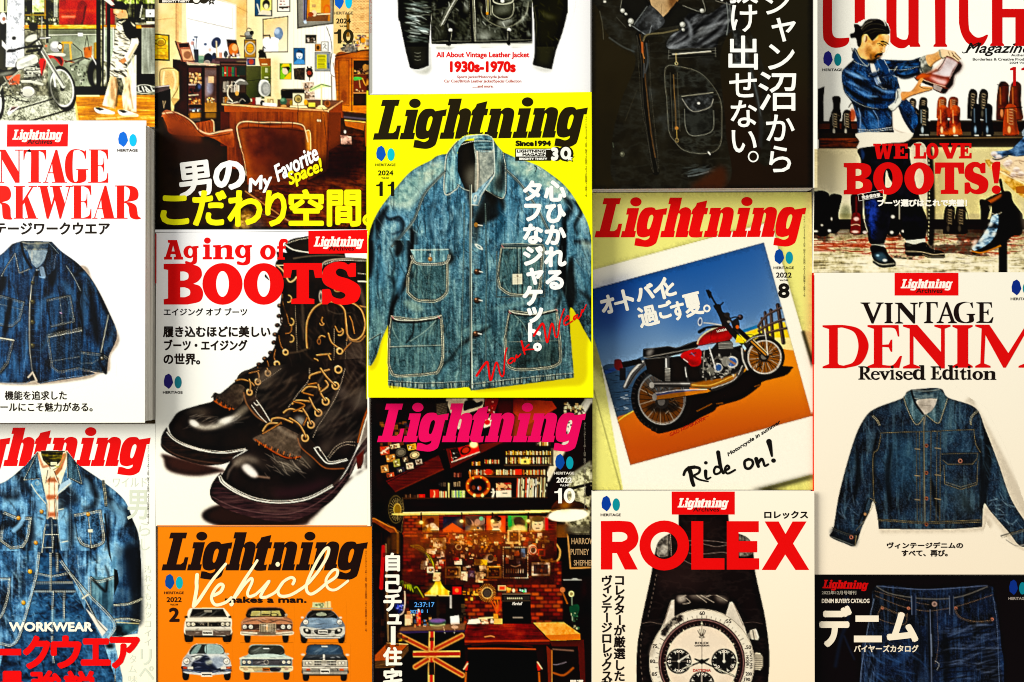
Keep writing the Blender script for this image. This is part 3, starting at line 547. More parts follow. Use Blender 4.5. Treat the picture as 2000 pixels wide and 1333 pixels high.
# lower half
Z(290,220,4.545)
rect(30,45,2000,1090,tex(['1e1408','2e2012','3a2410'],dict(big=.6,mid=.4),1.2));rect(900,150,2000,1090,tex(['2a1208','4c1c0c','6e2c14','8a4420'],dict(h=.3,mid=.3,fine=.2,big=.2),1.8),.9,14)
rect(360,-5,640,80,'2a1810');fill('365,0 465,0 465,45 365,60','d8902c',.9,1);rect(380,55,460,78,'5a544c',.8);rect(505,0,600,50,'a87838',.8,1);rect(50,40,130,1060,'2a2010')
rect(700,-5,1600,500,tex(['6a2c12','93431c','a8521f'],dict(v=.5,big=.5),1.3));rect(640,-5,720,300,'5a2410');fill('1330,0 1590,0 1580,520 1420,600 1320,300',tex(['8c4420','a5562a','b8682f'],dict(v=.6,big=.4),1.2));line('1325,0 1330,250',1.2,'4a1c0c');line('1555,20 1585,300 1580,480',1,'4a1c0c');ell(1505,72,8,10,'f0d8b8');ell(1524,74,7,10,'f0d8b8')
fill('1600,0 1710,0 1700,280 1600,340','7a3818');fill('1730,0 1940,20 1940,160 1750,130','3c2a24');line('1740,40 1930,60',3,'6a6478',.8,2);fill('1740,80 1920,95 1910,160 1750,120','b5622a');line('1745,70 1925,88',2.4,'e8a860');fill('1920,90 1945,90 1945,300 1925,300','b06030');fill('1705,200 1800,215 1805,285 1710,280',tex(['8a5a4c','e0b8a4'],dict(fine=1),1.5));ell(1745,172,10,14,'f4e8e0');fill('1600,350 1710,290 1900,300 1945,420 1800,600 1400,620 1420,420 1580,400','1a0c06',.8,8)
fill('~125,0 130,40 160,110 200,190 420,210 560,225 700,300 760,300 745,160 700,150 560,200 430,120 350,70 300,30 200,-10',tex(['8a3a1c','ac5230','c86c46'],dict(mid=1),1.4));fill('140,40~ 240,60~ 420,150~ 470,260~ 300,250~ 190,180~','a04a26',.8,3);fill('150,150 320,190 500,270 700,330 600,420 200,420','3a1c0e',.6,12)
fill('415,95 560,70~ 578,90 580,170 520,190 440,140',tex(['a0482c','c87048'],dict(v=1),1.8));line('~560,66 578,85 582,170',2,'f0b088');line('~130,10 230,0 330,45 400,95 440,150 530,190 640,170 740,155',3,'f2b490',.95,.8);line('~215,-5 330,50 400,110 445,170 530,215 720,190',2,'6a2410',.8)
for x in range(440,560,34): line('%d,90 %d,165' % (x,x+8),1.6,'7a3018',.8)
for k in range(8): line('~%d,%d %d,%d' % (150+k*30,5+k*10,190+k*32,45+k*14),2,'8a4024',.7)
CH='785,110~ 810,85~ 870,75~ 1290,85~ 1370,110~ 1400,160~ 1430,170~ 1440,300~ 1430,480~ 1400,640 880,640 870,520~ 830,330~ 800,180~'
fill(CH,tex(['4e1e0c','7c3414','9c4a20','ac5a2a'],dict(big=.6,mid=.4),1.3));mask(CH);fill('~1080,190 1250,170 1380,230 1400,600 1000,640 1120,400','3a1a0a',.8,16);line('~830,180 850,330 900,560',10,'c0682c',.6,8);fill('~1400,150 1440,180 1440,330 1410,350','f0a858',.9,1.5);mask(None)
line('~1400,165 1425,160 1438,200 1440,330',1.6,'ffd898');line('~820,310 790,180 788,120 820,88 880,80 1000,90 1080,88 1180,92 1290,95 1370,115 1395,170 1415,260',2,'ffc8a0',.95);line('~870,560 845,400 815,300',1.2,'ffd8b0',.7);line('~800,130 900,110 1080,128 1290,120 1370,150',5,'a8502a',.9,1.5);line('~830,140 1000,135 1200,145 1370,165',2,'4a1c0c',.8,1.5)
for x in (890,980,1080,1180,1280): line('%d,88 %d,140' % (x,x - 4),1.6,'5a2410',.7)
folds(50,900,560,1900,1050,12,12,240,14,'a8582c',.3,3,51);folds(40,800,600,1900,1050,15,15,200,10,'140804',.5,2.5,52);line('860,700 1260,975',2.6,'b88858',.8,1);line('1000,900 1250,960',1.5,'8a8a80',.5,1)
fill('760,1000 860,860 930,900 900,1050 740,1060',tex(['a87430','e8bc70'],dict(fine=1),2),.8,3);fill('900,960 1010,950 1040,1060 920,1060','5a6470',.7,8);bits(40,1650,960,1930,1050,['6a2c14','1c0e08','a86038'],12,34,53,.7,.5);bits(14,900,690,1100,800,['b89078','3a1810'],10,40,54,.5,.3);rect(40,1030,1940,1062,'1c0e08',.6,4)

grade(302,-150,722,455,1.15,.96,.52)
# ---- boots on white (second column, middle) ----
clip(303,449,726,1030);Z(290,440,4.443)
rect(40,40,2000,2700,grad(0,133,0,2488,'ffffff','fcfae8'))  # creamier towards the bottom, the dimming light painted in
LT=['040302','120a06','24160e','3c2a1e']
B1='1180,170~ 1250,120~ 1390,95 1700,230 1710,280 1905,290 1905,330 1905,1333 1905,1500 1750,1700 830,1700 860,1260 1000,1180~ 1090,1060~ 1110,950~ 1160,830~ 1140,740~ 1150,600~ 1130,500 1100,350~ 1120,300 1110,230 1200,240'
fill(B1,tex(LT,dict(big=.6,mid=.3,v=.1),1.3,-.22));mask(B1)
fill('~1190,175 1300,210 1390,235 1390,120 1260,130','1a140c');line('~1185,170 1260,215 1390,238',2.4,'e8e0cc',.95);stitch('~1200,160 1290,130 1390,112','e8dcc0',1);line('~1260,290 1400,270 1600,262 1700,270',3,'6a5c48',.7,1.5);line('~1500,370 1530,320 1650,295 1900,290',3,'b8ac94',.8,1);stitch('~1530,340 1660,305 1900,312','e8e0cc',1.1);stitch('~1820,420 1900,428','d8ceb8',1);line('~1500,400 1520,480 1550,520 1620,540',3,'a89c80',.8,1)
line('1820,488 1905,492',2.2,'f4ecd8');fill('1120,330 1180,340 1200,420 1250,460 1220,520 1140,480 1110,380','3a2a1c',.7,3);line('~1115,350 1170,400 1220,490 1260,480 1285,450',3,'d8b47c',.9,.8);line('1110,350 1260,345',1.4,'c8b48c')
stitch('1275,700 1285,1000 1290,1100','b8a888',.8);stitch('~1610,900 1610,1100 1600,1333','b8a888',.8);stitch('~1720,1000 1710,1150 1700,1333','b8a888',.8);line('~1560,740 1640,770 1750,760',2,'4a4034',.6,1.5);folds(26,1300,620,1900,1300,80,40,150,14,'5a4430',.45,3,61);folds(10,1650,700,1900,1300,60,30,200,20,'5a4c40',.3,5,62)
fill('~1720,1000 1900,1050 1905,1333 1760,1333 1700,1200','4a3c34',.5,8);line('~1220,1110 1300,1100 1390,1070',4,'4a3a2a',.7,2);line('1820,700 1905,715',2.6,'b07c44',.9)
mask(None)
def lace(s,w=3.2,c='8e5a2a',h='d0a068'):
    w*=.82;line(s,w+1.8,'100604',.9,.8);line(s,w,c,1,.6);stitch(offset(s,-.6),h,w*.4,2.2,1.2)
def eye(x,y,r=34):
    r*=.84;ell(x,y,r,r,'1a0e08',.9,1.5);ell(x,y,r*.82,r*.82,'c8955c',1,.6,0,12);ell(x - 4,y - 6,r*.8,r*.8,'f8dcae',.9,.6,0,5,(190,300));ell(x,y,r*.5,r*.5,'180c06')
for s in ('~1160,600 1170,700 1200,780 1215,850','~1215,850 1240,880 1230,930 1190,940','~1130,960 1150,1050 1190,1100','~1100,1080 1090,1150 1110,1200','~1030,1180 1045,1240 1040,1280','~950,1220 940,1290 960,1333'): lace(s,2.2,'6a3c1c','c89058')
line('~1170,640 1155,680 1190,760 1160,830',4,'281408',.9,1);line('~1155,780 1150,850 1200,880',3,'281408');
for x,y in ((1215,640),(1235,840),(1235,985)): ell(x,y,26,30,'c09058',1,.6,0,9,(270,470));
eye(1190,1105,30);eye(1115,1205,30);eye(1035,1290,28);line('~860,1270 930,1285 960,1333',3,'8a4a20')
lace('~1378,1065 1370,960 1380,830 1430,730 1500,680 1560,665 1640,680 1700,740 1715,860 1730,960 1790,1000 1860,950 1880,850 1850,740 1780,680 1720,670',4.4)
lace('~1745,790 1770,850 1785,940',2,'9a6030');lace('~1560,940 1590,1020 1670,1080',3.4);lace('1460,1130 1580,1118',3.6);lace('~1440,1160 1470,1180 1430,1240',3);lace('~1560,1130 1600,1200 1665,1250',3.4);lace('1395,1300 1580,1250',3.4);lace('~1510,1240 1530,1290 1590,1333',3.2);lace('~1510,800 1500,830 1520,860',2.4);lace('~1620,880 1650,930 1690,910',2.6);lace('~1480,980 1500,960 1530,970',3);lace('~1690,1100 1720,1060 1760,1020',2.4,'8a5028')
line('~1720,1000 1735,960 1750,1000 1830,1010 1880,960',2.4,'b8804a',.7);eye(1660,1095,34);eye(1655,1258,34);ell(1660,925,30,32,'b88850',1,.6,0,10,(300,480));ell(1480,1010,14,22,'7a4a28',1,.6,0,8);ell(1505,850,18,20,'a87848',1,.6,0,8,(0,180));ell(1640,560,26,18,'a87848',1,.6,0,8,(0,180));ell(1495,620,12,40,'c8bca8',.9,1,0,8)
for k,(x,y) in enumerate(((1140,700),(1135,790),(1120,870),(1100,950),(1090,1020),(1060,1110),(1010,1160),(960,1210),(900,1280))): ell(x,y,24,20,'1c0e08',1,.8);ell(x - 5,y - 5,10,8,'8a5030' if k % 3 else 'd09060',.7,.8)
fill('~1010,420 1050,480 1000,440','2c1a10')
Z(290,720,4.166)
fill('~125,740 140,700 620,830 560,850 400,875 250,860 150,820','2a0c06',.95,2);fill('~530,1120 560,1280 1200,1282 1330,1220 1500,1050 1700,850 1800,800 1800,740 1600,900','1c0804',.97,2.2);fill('1180,1282 1340,1215 1420,1150 1300,1282','7a4a3c',.3,3)
TO1='~165,480 190,420 250,350 400,300 530,262 620,180 700,110 860,0 1700,-40 1400,400 1000,620 780,665 600,690 400,650 220,580'
fill(TO1,tex(['060302','140a06','2a1c12'],dict(big=.6,mid=.4),1.3,-.15));mask(TO1)
fill('~330,430 370,425 450,470 560,450 640,400 720,380 640,440 540,490 420,490','b8b09c',.9,2.5);fill('~335,430 375,428 400,470 350,460','fff8e8',1,2);fill('~560,430 620,405 660,400 600,440','fdf6e4',.9,2);fill('~700,380 760,310 830,300 800,350 740,400','8a7e6a',.8,3);fill('~290,350 360,310 480,330 460,400 380,380','6a5e4e',.55,5);line('~720,60 800,10 900,-20',10,'7a6a54',.5,4)
folds(20,300,380,760,480,-20,20,120,8,'d8d0bc',.35,1.4,63);mask(None)
fill('~525,215 545,195 580,205 640,160 700,130 780,150 770,260 700,335 620,320 540,275',tex(['2a1c14','3c2e22','5a4838'],dict(mid=.6,fine=.4),1.3));line('~530,260 570,285 620,315 690,330',3,'a84a20',.9,1)
for k in range(9): line('%d,%d %d,%d' % (530+k*18,215+k*12,515+k*20,235+k*12),2.4,'140a06')
fill('~775,170 830,180 900,260 980,400 1000,440 880,400 800,300','2a1a12');line('~775,200 800,290 880,390 960,440',3,'8a5a38',.8,1);stitch('~880,260 930,330 990,430','e8e0d0',1.6,3.4,1.4);stitch('~840,300 900,380 960,440','d8d0c0',1.4,3,1.4);stitch('~870,230 900,130 1000,60 1080,0','b8a890',.8);stitch('~860,280 880,300 900,290','f0e8d8',1.6)
# welt and sole of the far boot
fill('~100,600 110,540 150,480 160,540 260,610 420,665 600,690 780,665 700,720 640,770 480,790 300,750 160,690 105,640',tex(['0a0504','20100a','3a2218'],dict(h=.6,mid=.4),1.4));line('~150,500 200,570 300,630 450,675 620,692 790,660',3,'2a1a12',1,1);stitch('~150,520 200,575 300,630 450,672 620,688 790,660','f4ecdc',2,3.2,1.2);stitch('~160,510 220,575 320,622 460,662 620,676 790,650','e0d4c0',1.1,3,1.4);line('~110,620 200,690 350,740 500,765 620,770',2,'55392c',.7,1)
# near boot
TO2='~600,900 620,830 680,740 780,680 880,610 1000,520 1180,250 1320,0 1420,-60 1900,-60 1800,200 1800,300 1740,500 1690,660 1600,840 1500,960 1300,1050 1080,1090 880,1060 740,1010'
fill(TO2,tex(['060302','120806','281a12'],dict(big=.6,mid=.4),1.3,-.15));mask(TO2)
fill('~690,740 760,730 800,760 780,800 700,780','8a7a66',.5,4);fill('~775,800 810,790 860,840 880,880 840,870 790,840','fff8e8',1,2.6);line('~840,870 900,880 980,890',4,'a08068',.7,2.5);fill('~1000,700 1100,740 1200,760 1260,720 1230,800 1130,850 1060,800','6e6252',.7,5);folds(22,980,700,1280,860,40,30,140,8,'b8ac98',.5,1.2,64);fill('~1230,680 1300,700 1350,780 1260,800','5c5040',.6,5)
fill('~1620,260 1720,180 1800,150 1800,220 1700,250 1640,310','6a6054',.5,6);fill('~1380,400 1520,300 1600,330 1480,420','3a2e26',.6,6);fill('~1500,600 1600,540 1680,560 1600,640','3c302a',.6,5);fill('~1190,400 1250,390 1280,440 1230,470','b8b4a8',.7,3);fill('~1540,150 1620,170 1600,230 1540,220','6a5c50',.6,4);line('~1500,960 1590,860 1680,700',6,'6a5448',.5,3);fill('~1000,1000 1200,960 1450,900 1500,940 1300,1030 1080,1060','2e1218',.8,6)
folds(24,1350,80,1780,620,-30,20,180,14,'5a4c40',.35,4,65);mask(None)
fill('~850,570 930,530 1000,500 1080,470 1150,500 1250,560 1240,640 1235,700 1180,720 1060,690 970,640 880,600',tex(['2c2016','42342a','5c4c3c'],dict(mid=.4,fine=.6),1.4));line('~870,580 960,640 1060,700 1140,730 1235,720',3.4,'a03c14',.95,1.2);stitch('~880,600 960,655 1060,712 1140,738 1230,728','1a0a06',2.4,2,1.6);line('~1060,480 1120,530 1190,560',7,'908270',.6,3)
fill('~1215,560 1250,520 1340,600 1400,690 1470,760 1600,745 1590,810 1440,815 1350,740 1260,660','1e120c');line('~1215,570 1240,640 1330,720 1440,810 1590,815',2.4,'94502c',.85,1);stitch('~1350,650 1400,720 1470,775 1620,745','f4ecdc',2.2,3.6,1.4);stitch('~1400,660 1440,720 1480,760 1610,735','d8ccba',1.4,3.4,1.4);stitch('~1360,645 1385,640 1400,670','f4ecdc',2.2);stitch('~1460,720 1520,640 1600,600 1680,600','b8a890',.9);stitch('~1470,730 1540,650 1610,620 1680,628','b8a890',.9);stitch('~1340,560 1380,470 1440,380 1540,200 1600,0','b8a890',.9);stitch('~1130,330 1220,200 1300,100 1310,0','b8a890',.9)
fill('~500,1020 520,930 590,850 600,930 720,1010 880,1075 1080,1095 1300,1060 1500,960 1600,850 1700,660 1800,540 1805,640 1700,760 1640,880 1500,1070 1330,1180 1150,1240 950,1235 700,1170 540,1090',tex(['0c0405','1e0c10','3a1e20','4e3430'],dict(h=.5,big=.5),1.3));line('~590,870 600,930 720,1015 880,1078 1080,1098 1300,1062 1500,960',3.4,'1e1008',1,1);stitch('~575,880 600,935 720,1015 880,1073 1080,1094 1300,1062 1500,960','f8f0e0',2.2,3.4,1.2);stitch('~585,870 620,925 740,1000 890,1058 1080,1078 1300,1046 1500,945','ddd2c0',1.3,3,1.4)
line('~510,1040 700,1130 950,1180 1150,1180 1330,1120 1500,1000 1620,860',2,'684a46',.7,1.2);line('~1640,860 1700,720 1800,600',3,'8a7c70',.7,2);fill('1690,720 1755,655 1750,760 1730,815 1700,820','6a1408');fill('1760,650 1800,590 1800,760 1740,812','55504a',.8,3)
fill('~1700,620 1740,480 1800,300 1805,540 1720,640','5c4c40',.8,4);line('~1705,600 1745,440 1800,290',3.4,'a04818');stitch('~1720,600 1760,450 1803,320','f0e4d0',1.8,2,1.2)
for x,y in ((972,40),(890,110),(822,195)): eye(x,y,30)
lace('~710,100 760,90 830,110 860,140',2.6);lace('~820,90 830,140 822,185',3,'8a5428');lace('~890,30 900,70 890,105',2.8,'8a5428');lace('~965,0 975,30',2.6);lace('~820,40 860,30 900,20',2.4,'6a3c1c')
for x,y in ((1545,10),(1522,142),(1442,270),(1382,362),(1322,458),(1274,566)): eye(x,y,38)
for s in ('~1310,80 1330,50 1470,10','~1250,190 1300,150 1400,160','~1400,0 1450,70 1520,140','~1170,290 1210,260 1320,270','~1380,130 1400,200 1440,260','~1310,240 1350,320 1385,355','~1100,360 1150,330 1250,350','~1250,320 1290,380 1320,450','~1000,440 1010,410 1080,405 1170,440','~1150,405 1220,450 1260,510 1280,560','~930,510 980,450 1080,450','~1440,100 1460,140 1400,190'): lace(s,4.2)
for s in ('~1180,270 1270,300 1180,350','~1260,200 1340,220','~1300,130 1370,120','~1080,440 1000,490 930,530','~1290,400 1260,460'): lace(s,3.4,'74401c','b87840')

# gloss and creases of the leather
Z(290,440,4.443);mask(B1);folds(40,1180,560,1900,1333,75,30,120,10,'6a5844',.25,2.2,311);folds(24,1700,900,1905,1333,50,30,160,16,'6c5e50',.3,3,312);line('~1830,520 1860,640 1890,760',8,'7c6c5c',.5,4,-1);line('~1330,620 1340,800 1345,1000',6,'5c4c3c',.6,3,-1);mask(None)
Z(290,720,4.166);mask(TO1);folds(30,700,60,1180,420,-35,20,170,18,'7c6a56',.35,4,313);fill('~880,60 1000,-10 1100,-30 1020,80 920,160','7c6c5a',.6,5);fill('~340,410 420,455 560,445 700,380 740,350 700,430 600,472 440,490 360,465','d8d0c0',.7,3.5);fill('~345,425 380,430 410,460 380,470 350,455','fffcf0',1,1.4);fill('~590,430 650,405 690,395 640,445','fffcf0',.9,1.6);mask(None)
mask(TO2);folds(40,1300,60,1780,700,-50,20,190,18,'8c7c68',.35,4,314);folds(14,940,690,1250,880,35,25,110,8,'b8a890',.35,1.6,315);fill('~760,800 800,778 850,810 890,870 850,885 800,850','fffaf0',.95,1.6);fill('~690,770 740,720 820,710 900,750 850,770 780,750 720,800','a89c8a',.6,3);line('~640,900 660,830 720,760',5,'8c8070',.5,3,-1);fill('~1360,440 1460,340 1560,300 1500,420 1400,520','5c5044',.45,7);fill('~1660,300 1760,200 1800,170 1800,260 1720,330','8c8274',.4,6);fill('~700,720 800,700 900,740 1000,800 900,800 780,760','6c5e4e',.5,7);fill('~1380,700 1420,600 1500,560 1470,680','6a5c4e',.5,6);mask(None)
fill('~850,570 930,530 1000,500 1080,470 1150,500 1250,560 1240,640 1180,700 1060,670 970,620 880,590','8a745c',.35,4)
for k in range(15): line('%d,%d %d,%d' % (880+k*25,592+k*9.5,872+k*25,614+k*9.5),1.6,'d0703c' if k % 2 else '200c06',.9)
for k in range(9): line('%d,%d %d,%d' % (540+k*18,240+k*12,532+k*18,262+k*11),1.8,'b4521c' if k % 2 else '180a06',.9)
# ---- six cars on orange (second column, bottom) ----
clip(306,1026,728,1620);Z(290,1020,4.26)
rect(60,20,2000,2700,grad(0,43,0,1321,'ff900e','fb8708'))
def wheels(x0,x1,y0,y1,w):
    for x in (x0,x1 - w): fill('~%d,%d %d,%d %d,%d %d,%d' % (x,y0,x+w,y0,x+w - 4,y1,x+4,y1),'120a06');rect(x+8,y0,x+w - 16,y1 - 8,'2c221a',.6,1)
def lamp(x,y,r,c='e8dcc0'):
    r*=.84;ell(x,y,r,r,'3a3028',1,.5);ell(x,y,r*.84,r*.84,c,1,.5);ell(x,y,r*.5,r*.5,'a89c80',.7,1);ell(x - r*.2,y - r*.25,r*.28,r*.28,'fffdf0',1,.6)
def plate(x0,y0,x1,y1,c='e0dac8',t='222'): rect(x0,y0,x1,y1,c);rect(x0+8,y0+(y1 - y0)*.35,x1 - 8,y0+(y1 - y0)*.65,t,.75)
# white saloon
wheels(302,690,890,995,70);fill('340,725~ 400,715~ 600,715~ 635,725~ 690,800~ 692,880~ 690,930~ 600,950 400,950 302,930~ 300,850~ 315,800~','f2ead4');fill('365,722 620,722 655,792 340,795','1e1810');line('350,790 650,788',1.6,'6a5c4c');rect(465,733,528,750,'8a8270');rect(320,795,680,815,'e4d8bc',.8,2);fill('310,828 685,828 680,872 318,872','2c241a');line('312,830 685,830',1.4,'d8ccb0');rect(395,838,600,866,'1a140e');line('498,835 498,870',1.5,'a89c80')
for x in (334,372,618,658): lamp(x,850,21)
fill('300,880 690,880 690,898 302,898','f8f0dc');line('310,892 680,892',1.5,'9a8e78');fill('305,900 690,900 680,940 400,950 310,940','6a5648');plate(450,903,535,942);bits(14,400,838,590,860,['6a6050','3a3026','8a7c66'],6,14,71);fill('300,785~ 325,778 328,802 302,800','201810');fill('665,785~ 690,778 690,802 668,800','201810');rect(380,945,620,962,'1c140c')
# brown fifties saloon
wheels(800,1165,930,998,48);fill('~835,715 960,708 1110,715 1140,780 1195,820 1200,900 1195,935 1000,945 790,940 770,900 775,830 815,785','a86a48');fill('~840,722 970,714 1108,722 1135,790 975,785 820,795','2a1c12');fill('860,742 1090,738 1105,780 850,782','b0a464');for_=[line('%d,740 %d,784' % (x,x),1.4,'2a1c12') for x in (935,1020)];line('950,770 1000,770',3,'3a2a1a',.8);ell(1045,772,30,12,'3a2a1a',1,.5,0,5)
fill('~780,820 900,800 975,830 1100,800 1195,825 1190,850 1000,870 780,850','c08460',.9,1);line('~790,835 900,815 975,845 1090,815 1190,835',2,'5a3424',.8,1);line('850,800 1120,798',1.6,'e8c0a0',.7);fill('785,850 1195,850 1190,900 785,900','4a3024');rect(925,845,1060,925,'b8a888')
for x in range(930,1060,13): rect(x,848,x+6,922,'3c2c20')
rect(978,850,992,900,'d8a878')
for x in (800,852,1120,1170): lamp(x,873,24,'d8d4c4')
fill('~768,912 900,920 985,935 1080,920 1202,910 1198,938 1090,942 985,948 890,942 775,940','ddd0b4');line('~775,925 985,940 1195,924',1.6,'7a6850');rect(905,912,1060,938,'6a5844',.8);line('1135,790 1150,768 1150,785',2,'8a7c68');ell(1146,772,12,9,'a89c88')
# blue sports car with luggage
wheels(1268,1632,900,998,55);fill('~1345,740 1440,732 1530,740 1590,800 1630,850 1635,920 1600,965 1450,975 1310,965 1262,920 1265,850 1300,800','6a7a88');fill('~1350,742 1440,736 1525,742 1570,800 1440,808 1320,800','221c18');fill('~1395,765 1440,750 1480,765 1470,780 1410,780','b8c0a0',.8);fill('~1330,805 1450,800 1560,805 1575,880 1450,890 1330,880',tex(['5a7088','7c92a4','9ab0bc'],dict(big=1),1.2));fill('1270,870~ 1450,890~ 1630,870 1632,930 1590,965 1310,965 1268,930','c8c4b4');
for x in (1308,1590): lamp(x,832,30,'e0dcd0')
fill('~1290,885 1345,895 1350,930 1300,925','2a2420');fill('~1610,885 1555,895 1550,930 1600,925','2a2420');fill('~1385,895 1515,895 1500,935 1400,935','3a342c');plate(1412,897,1490,930,'f4eedc');ell(1318,900,12,12,'f8f0dc');ell(1585,900,12,12,'f8f0dc');line('1300,955 1600,955',1.4,'6a6458');fill('1365,668 1465,672 1465,712 1362,710','c8d0a0');fill('1470,662 1515,660 1518,710 1468,712','dccf98');line('1355,720 1525,720',3,'a8a08c');line('1360,735 1520,735',1.6,'5a4c40');line('1490,662 1490,712',1.2,'8a7c50');bits(10,1370,672,1450,700,['6a7850','8a9468'],8,22,73);ell(1280,795,12,8,'d8d0c0');ell(1598,795,12,8,'d8d0c0')
# silver and navy coupe
wheels(285,682,1240,1310,52);fill('~380,1022 480,1012 600,1022 640,1090 680,1150 690,1230 660,1260 480,1275 320,1260 280,1230 285,1150 320,1100','c0c4c0');fill('~380,1026 480,1016 600,1026 628,1096 480,1104 342,1100','2c302c');fill('~482,1020 594,1030 620,1090 484,1098','9cb4ac');fill('~352,1096 398,1032 440,1022 396,1098','7c948c');line('480,1020 480,1100',1.2,'14140f')
fill('~345,1106 480,1100 625,1106 650,1180 560,1232 480,1240 400,1232 310,1180','dfe0d6');fill('~372,1160 420,1140 470,1105 520,1140 500,1160 545,1180 575,1235 480,1242 380,1235 352,1200','18203c',1,.8);fill('~520,1130 600,1120 640,1150 600,1220 540,1190','8a98a8',.8,1.5);fill('~310,1110 345,1106 370,1130 340,1210 300,1200','9ca0a0',.9,1.2);fill('~470,1160 520,1150 530,1175 490,1190','b8bca8',.8,.8);line('~360,1120 420,1108 460,1112',2,'3c403c');line('~390,1140 420,1128',2,'5c605c')
for x in (318,650): lamp(x,1158,34,'f4f0e4')
fill('282,1198~ 480,1228~ 690,1198 690,1240 480,1262 282,1240','1c2846');rect(288,1202,322,1222,'d84820');rect(648,1202,684,1222,'d84820');rect(325,1205,372,1225,'d8d0bc');rect(600,1205,645,1225,'d8d0bc');line('282,1240 690,1240',2,'0e1020');line('~290,1230 480,1250 685,1230',1,'8c98b0');plate(440,1252,530,1286,'ece4d0');ell(658,1098,14,9,'c8c0b0')
# pale sixties saloon
wheels(795,1172,1230,1308,48);fill('~850,1025 980,1020 1110,1028 1135,1100 1190,1130 1195,1200 1180,1245 980,1250 790,1245 765,1200 770,1130 830,1100','9ab0a4');fill('~855,1032 980,1026 1105,1034 1125,1100 980,1105 838,1100','32342c');fill('~860,1060 930,1045 1000,1060 980,1090 850,1095','60685c',.8,1.5);rect(955,1048,1005,1056,'d8e0d0');fill('~775,1125 900,1105 985,1100 1090,1108 1190,1128 1180,1145 780,1145','d8dcc4');fill('~800,1118 980,1095 1170,1120 1100,1128 860,1128','c0d0c4',.8);rect(775,1140,1190,1195,'4a586c');rect(865,1142,1105,1190,'3e3a3c');ell(980,1166,18,18,'b0a890',1,.5,0,6);[line('865,%d 1105,%d' % (y,y),.8,'6c6668') for y in range(1148,1190,8)]
for x in (795,838,1125,1168): lamp(x,1166,20)
fill('~762,1198 985,1205 1198,1198 1192,1238 1100,1242 980,1225 860,1245 775,1240','dccfa4');line('770,1212 1190,1212',1.6,'8a7c54');fill('860,1212 945,1215 945,1240 880,1242','b8a070',.8);plate(948,1212,1012,1244,'c86420','3a1c08');fill('~1015,1210 1100,1210 1090,1242 1020,1242','2a2430');ell(1148,1220,18,14,'b8947c');ell(810,1222,22,16,'c8a880')
# dark seventies saloon
wheels(1285,1650,1250,1318,50);fill('~1330,1025 1455,1018 1590,1025 1625,1100 1655,1140 1660,1220 1650,1265 1460,1272 1290,1265 1278,1220 1280,1140 1310,1100','22262c');fill('~1335,1032 1455,1024 1585,1032 1612,1095 1460,1102 1318,1098','2c4258');fill('~1345,1060 1400,1036 1560,1040 1520,1080','506c84',.7,2);rect(1440,1030,1490,1040,'c8c8b8');fill('1300,1105 1630,1102 1640,1120 1290,1122','c8c8b8',.35,2);line('1460,1110 1460,1150',4,'d8d0c0');fill('1282,1150 1655,1150 1655,1200 1285,1200','b8b09c');rect(1380,1156,1560,1194,'383430')
for x in range(1384,1560,10): line('%d,1158 %d,1192' % (x,x),.8,'c8c0ac',.9)
line('1380,1175 1560,1175',1.2,'d8d0bc');rect(1440,1152,1482,1196,'a8a08c',.8)
for x in (1318,1348,1590,1622): lamp(x,1174,17,'f4ecd8')
fill('1280,1205 1658,1205 1655,1265 1285,1265','9c9484');line('1282,1212 1656,1212',2,'e0d8c4');line('1282,1240 1656,1240',1.6,'4a443c');rect(1312,1218,1345,1238,'e05020');rect(1590,1218,1625,1238,'e05020');plate(1430,1222,1508,1262,'f4eedc');rect(1300,1265,1640,1280,'1a140e');ell(1285,1103,16,9,'c8c0b0');ell(1655,1105,16,9,'c8c0b0');line('1360,1222 1420,1222 1420,1240 1360,1240',1.4,'3a342c');line('1515,1222 1575,1222 1575,1240 1515,1240',1.4,'3a342c')
# reflections and dark streaks that make the bodies read as metal
for k,(x0,y0,x1,y1) in enumerate(((305,800,685,940),(775,800,1195,940),(1270,800,1630,960),(285,1105,690,1260),(770,1105,1195,1245),(1280,1105,1655,1265))):
    mask('%d,%d %d,%d %d,%d %d,%d' % (x0,y0,x1,y0,x1,y1,x0,y1),1);folds(16,x0+30,y0+10,x1 - 30,y1 - 10,0,14,70,5,'fffaf0',.55,.8,400+k);folds(18,x0+30,y0+10,x1 - 30,y1 - 10,0,20,60,6,'241c16',.5,.8,420+k);mask(None)
for x0,x1,y in ((345,650,760),(850,1110,760),(1340,1560,775),(360,610,1070),(860,1110,1075),(1330,1600,1070)): folds(6,x0,y - 20,x1,y+20,-30,10,90,8,'b8c0b8',.35,1.6,x0)

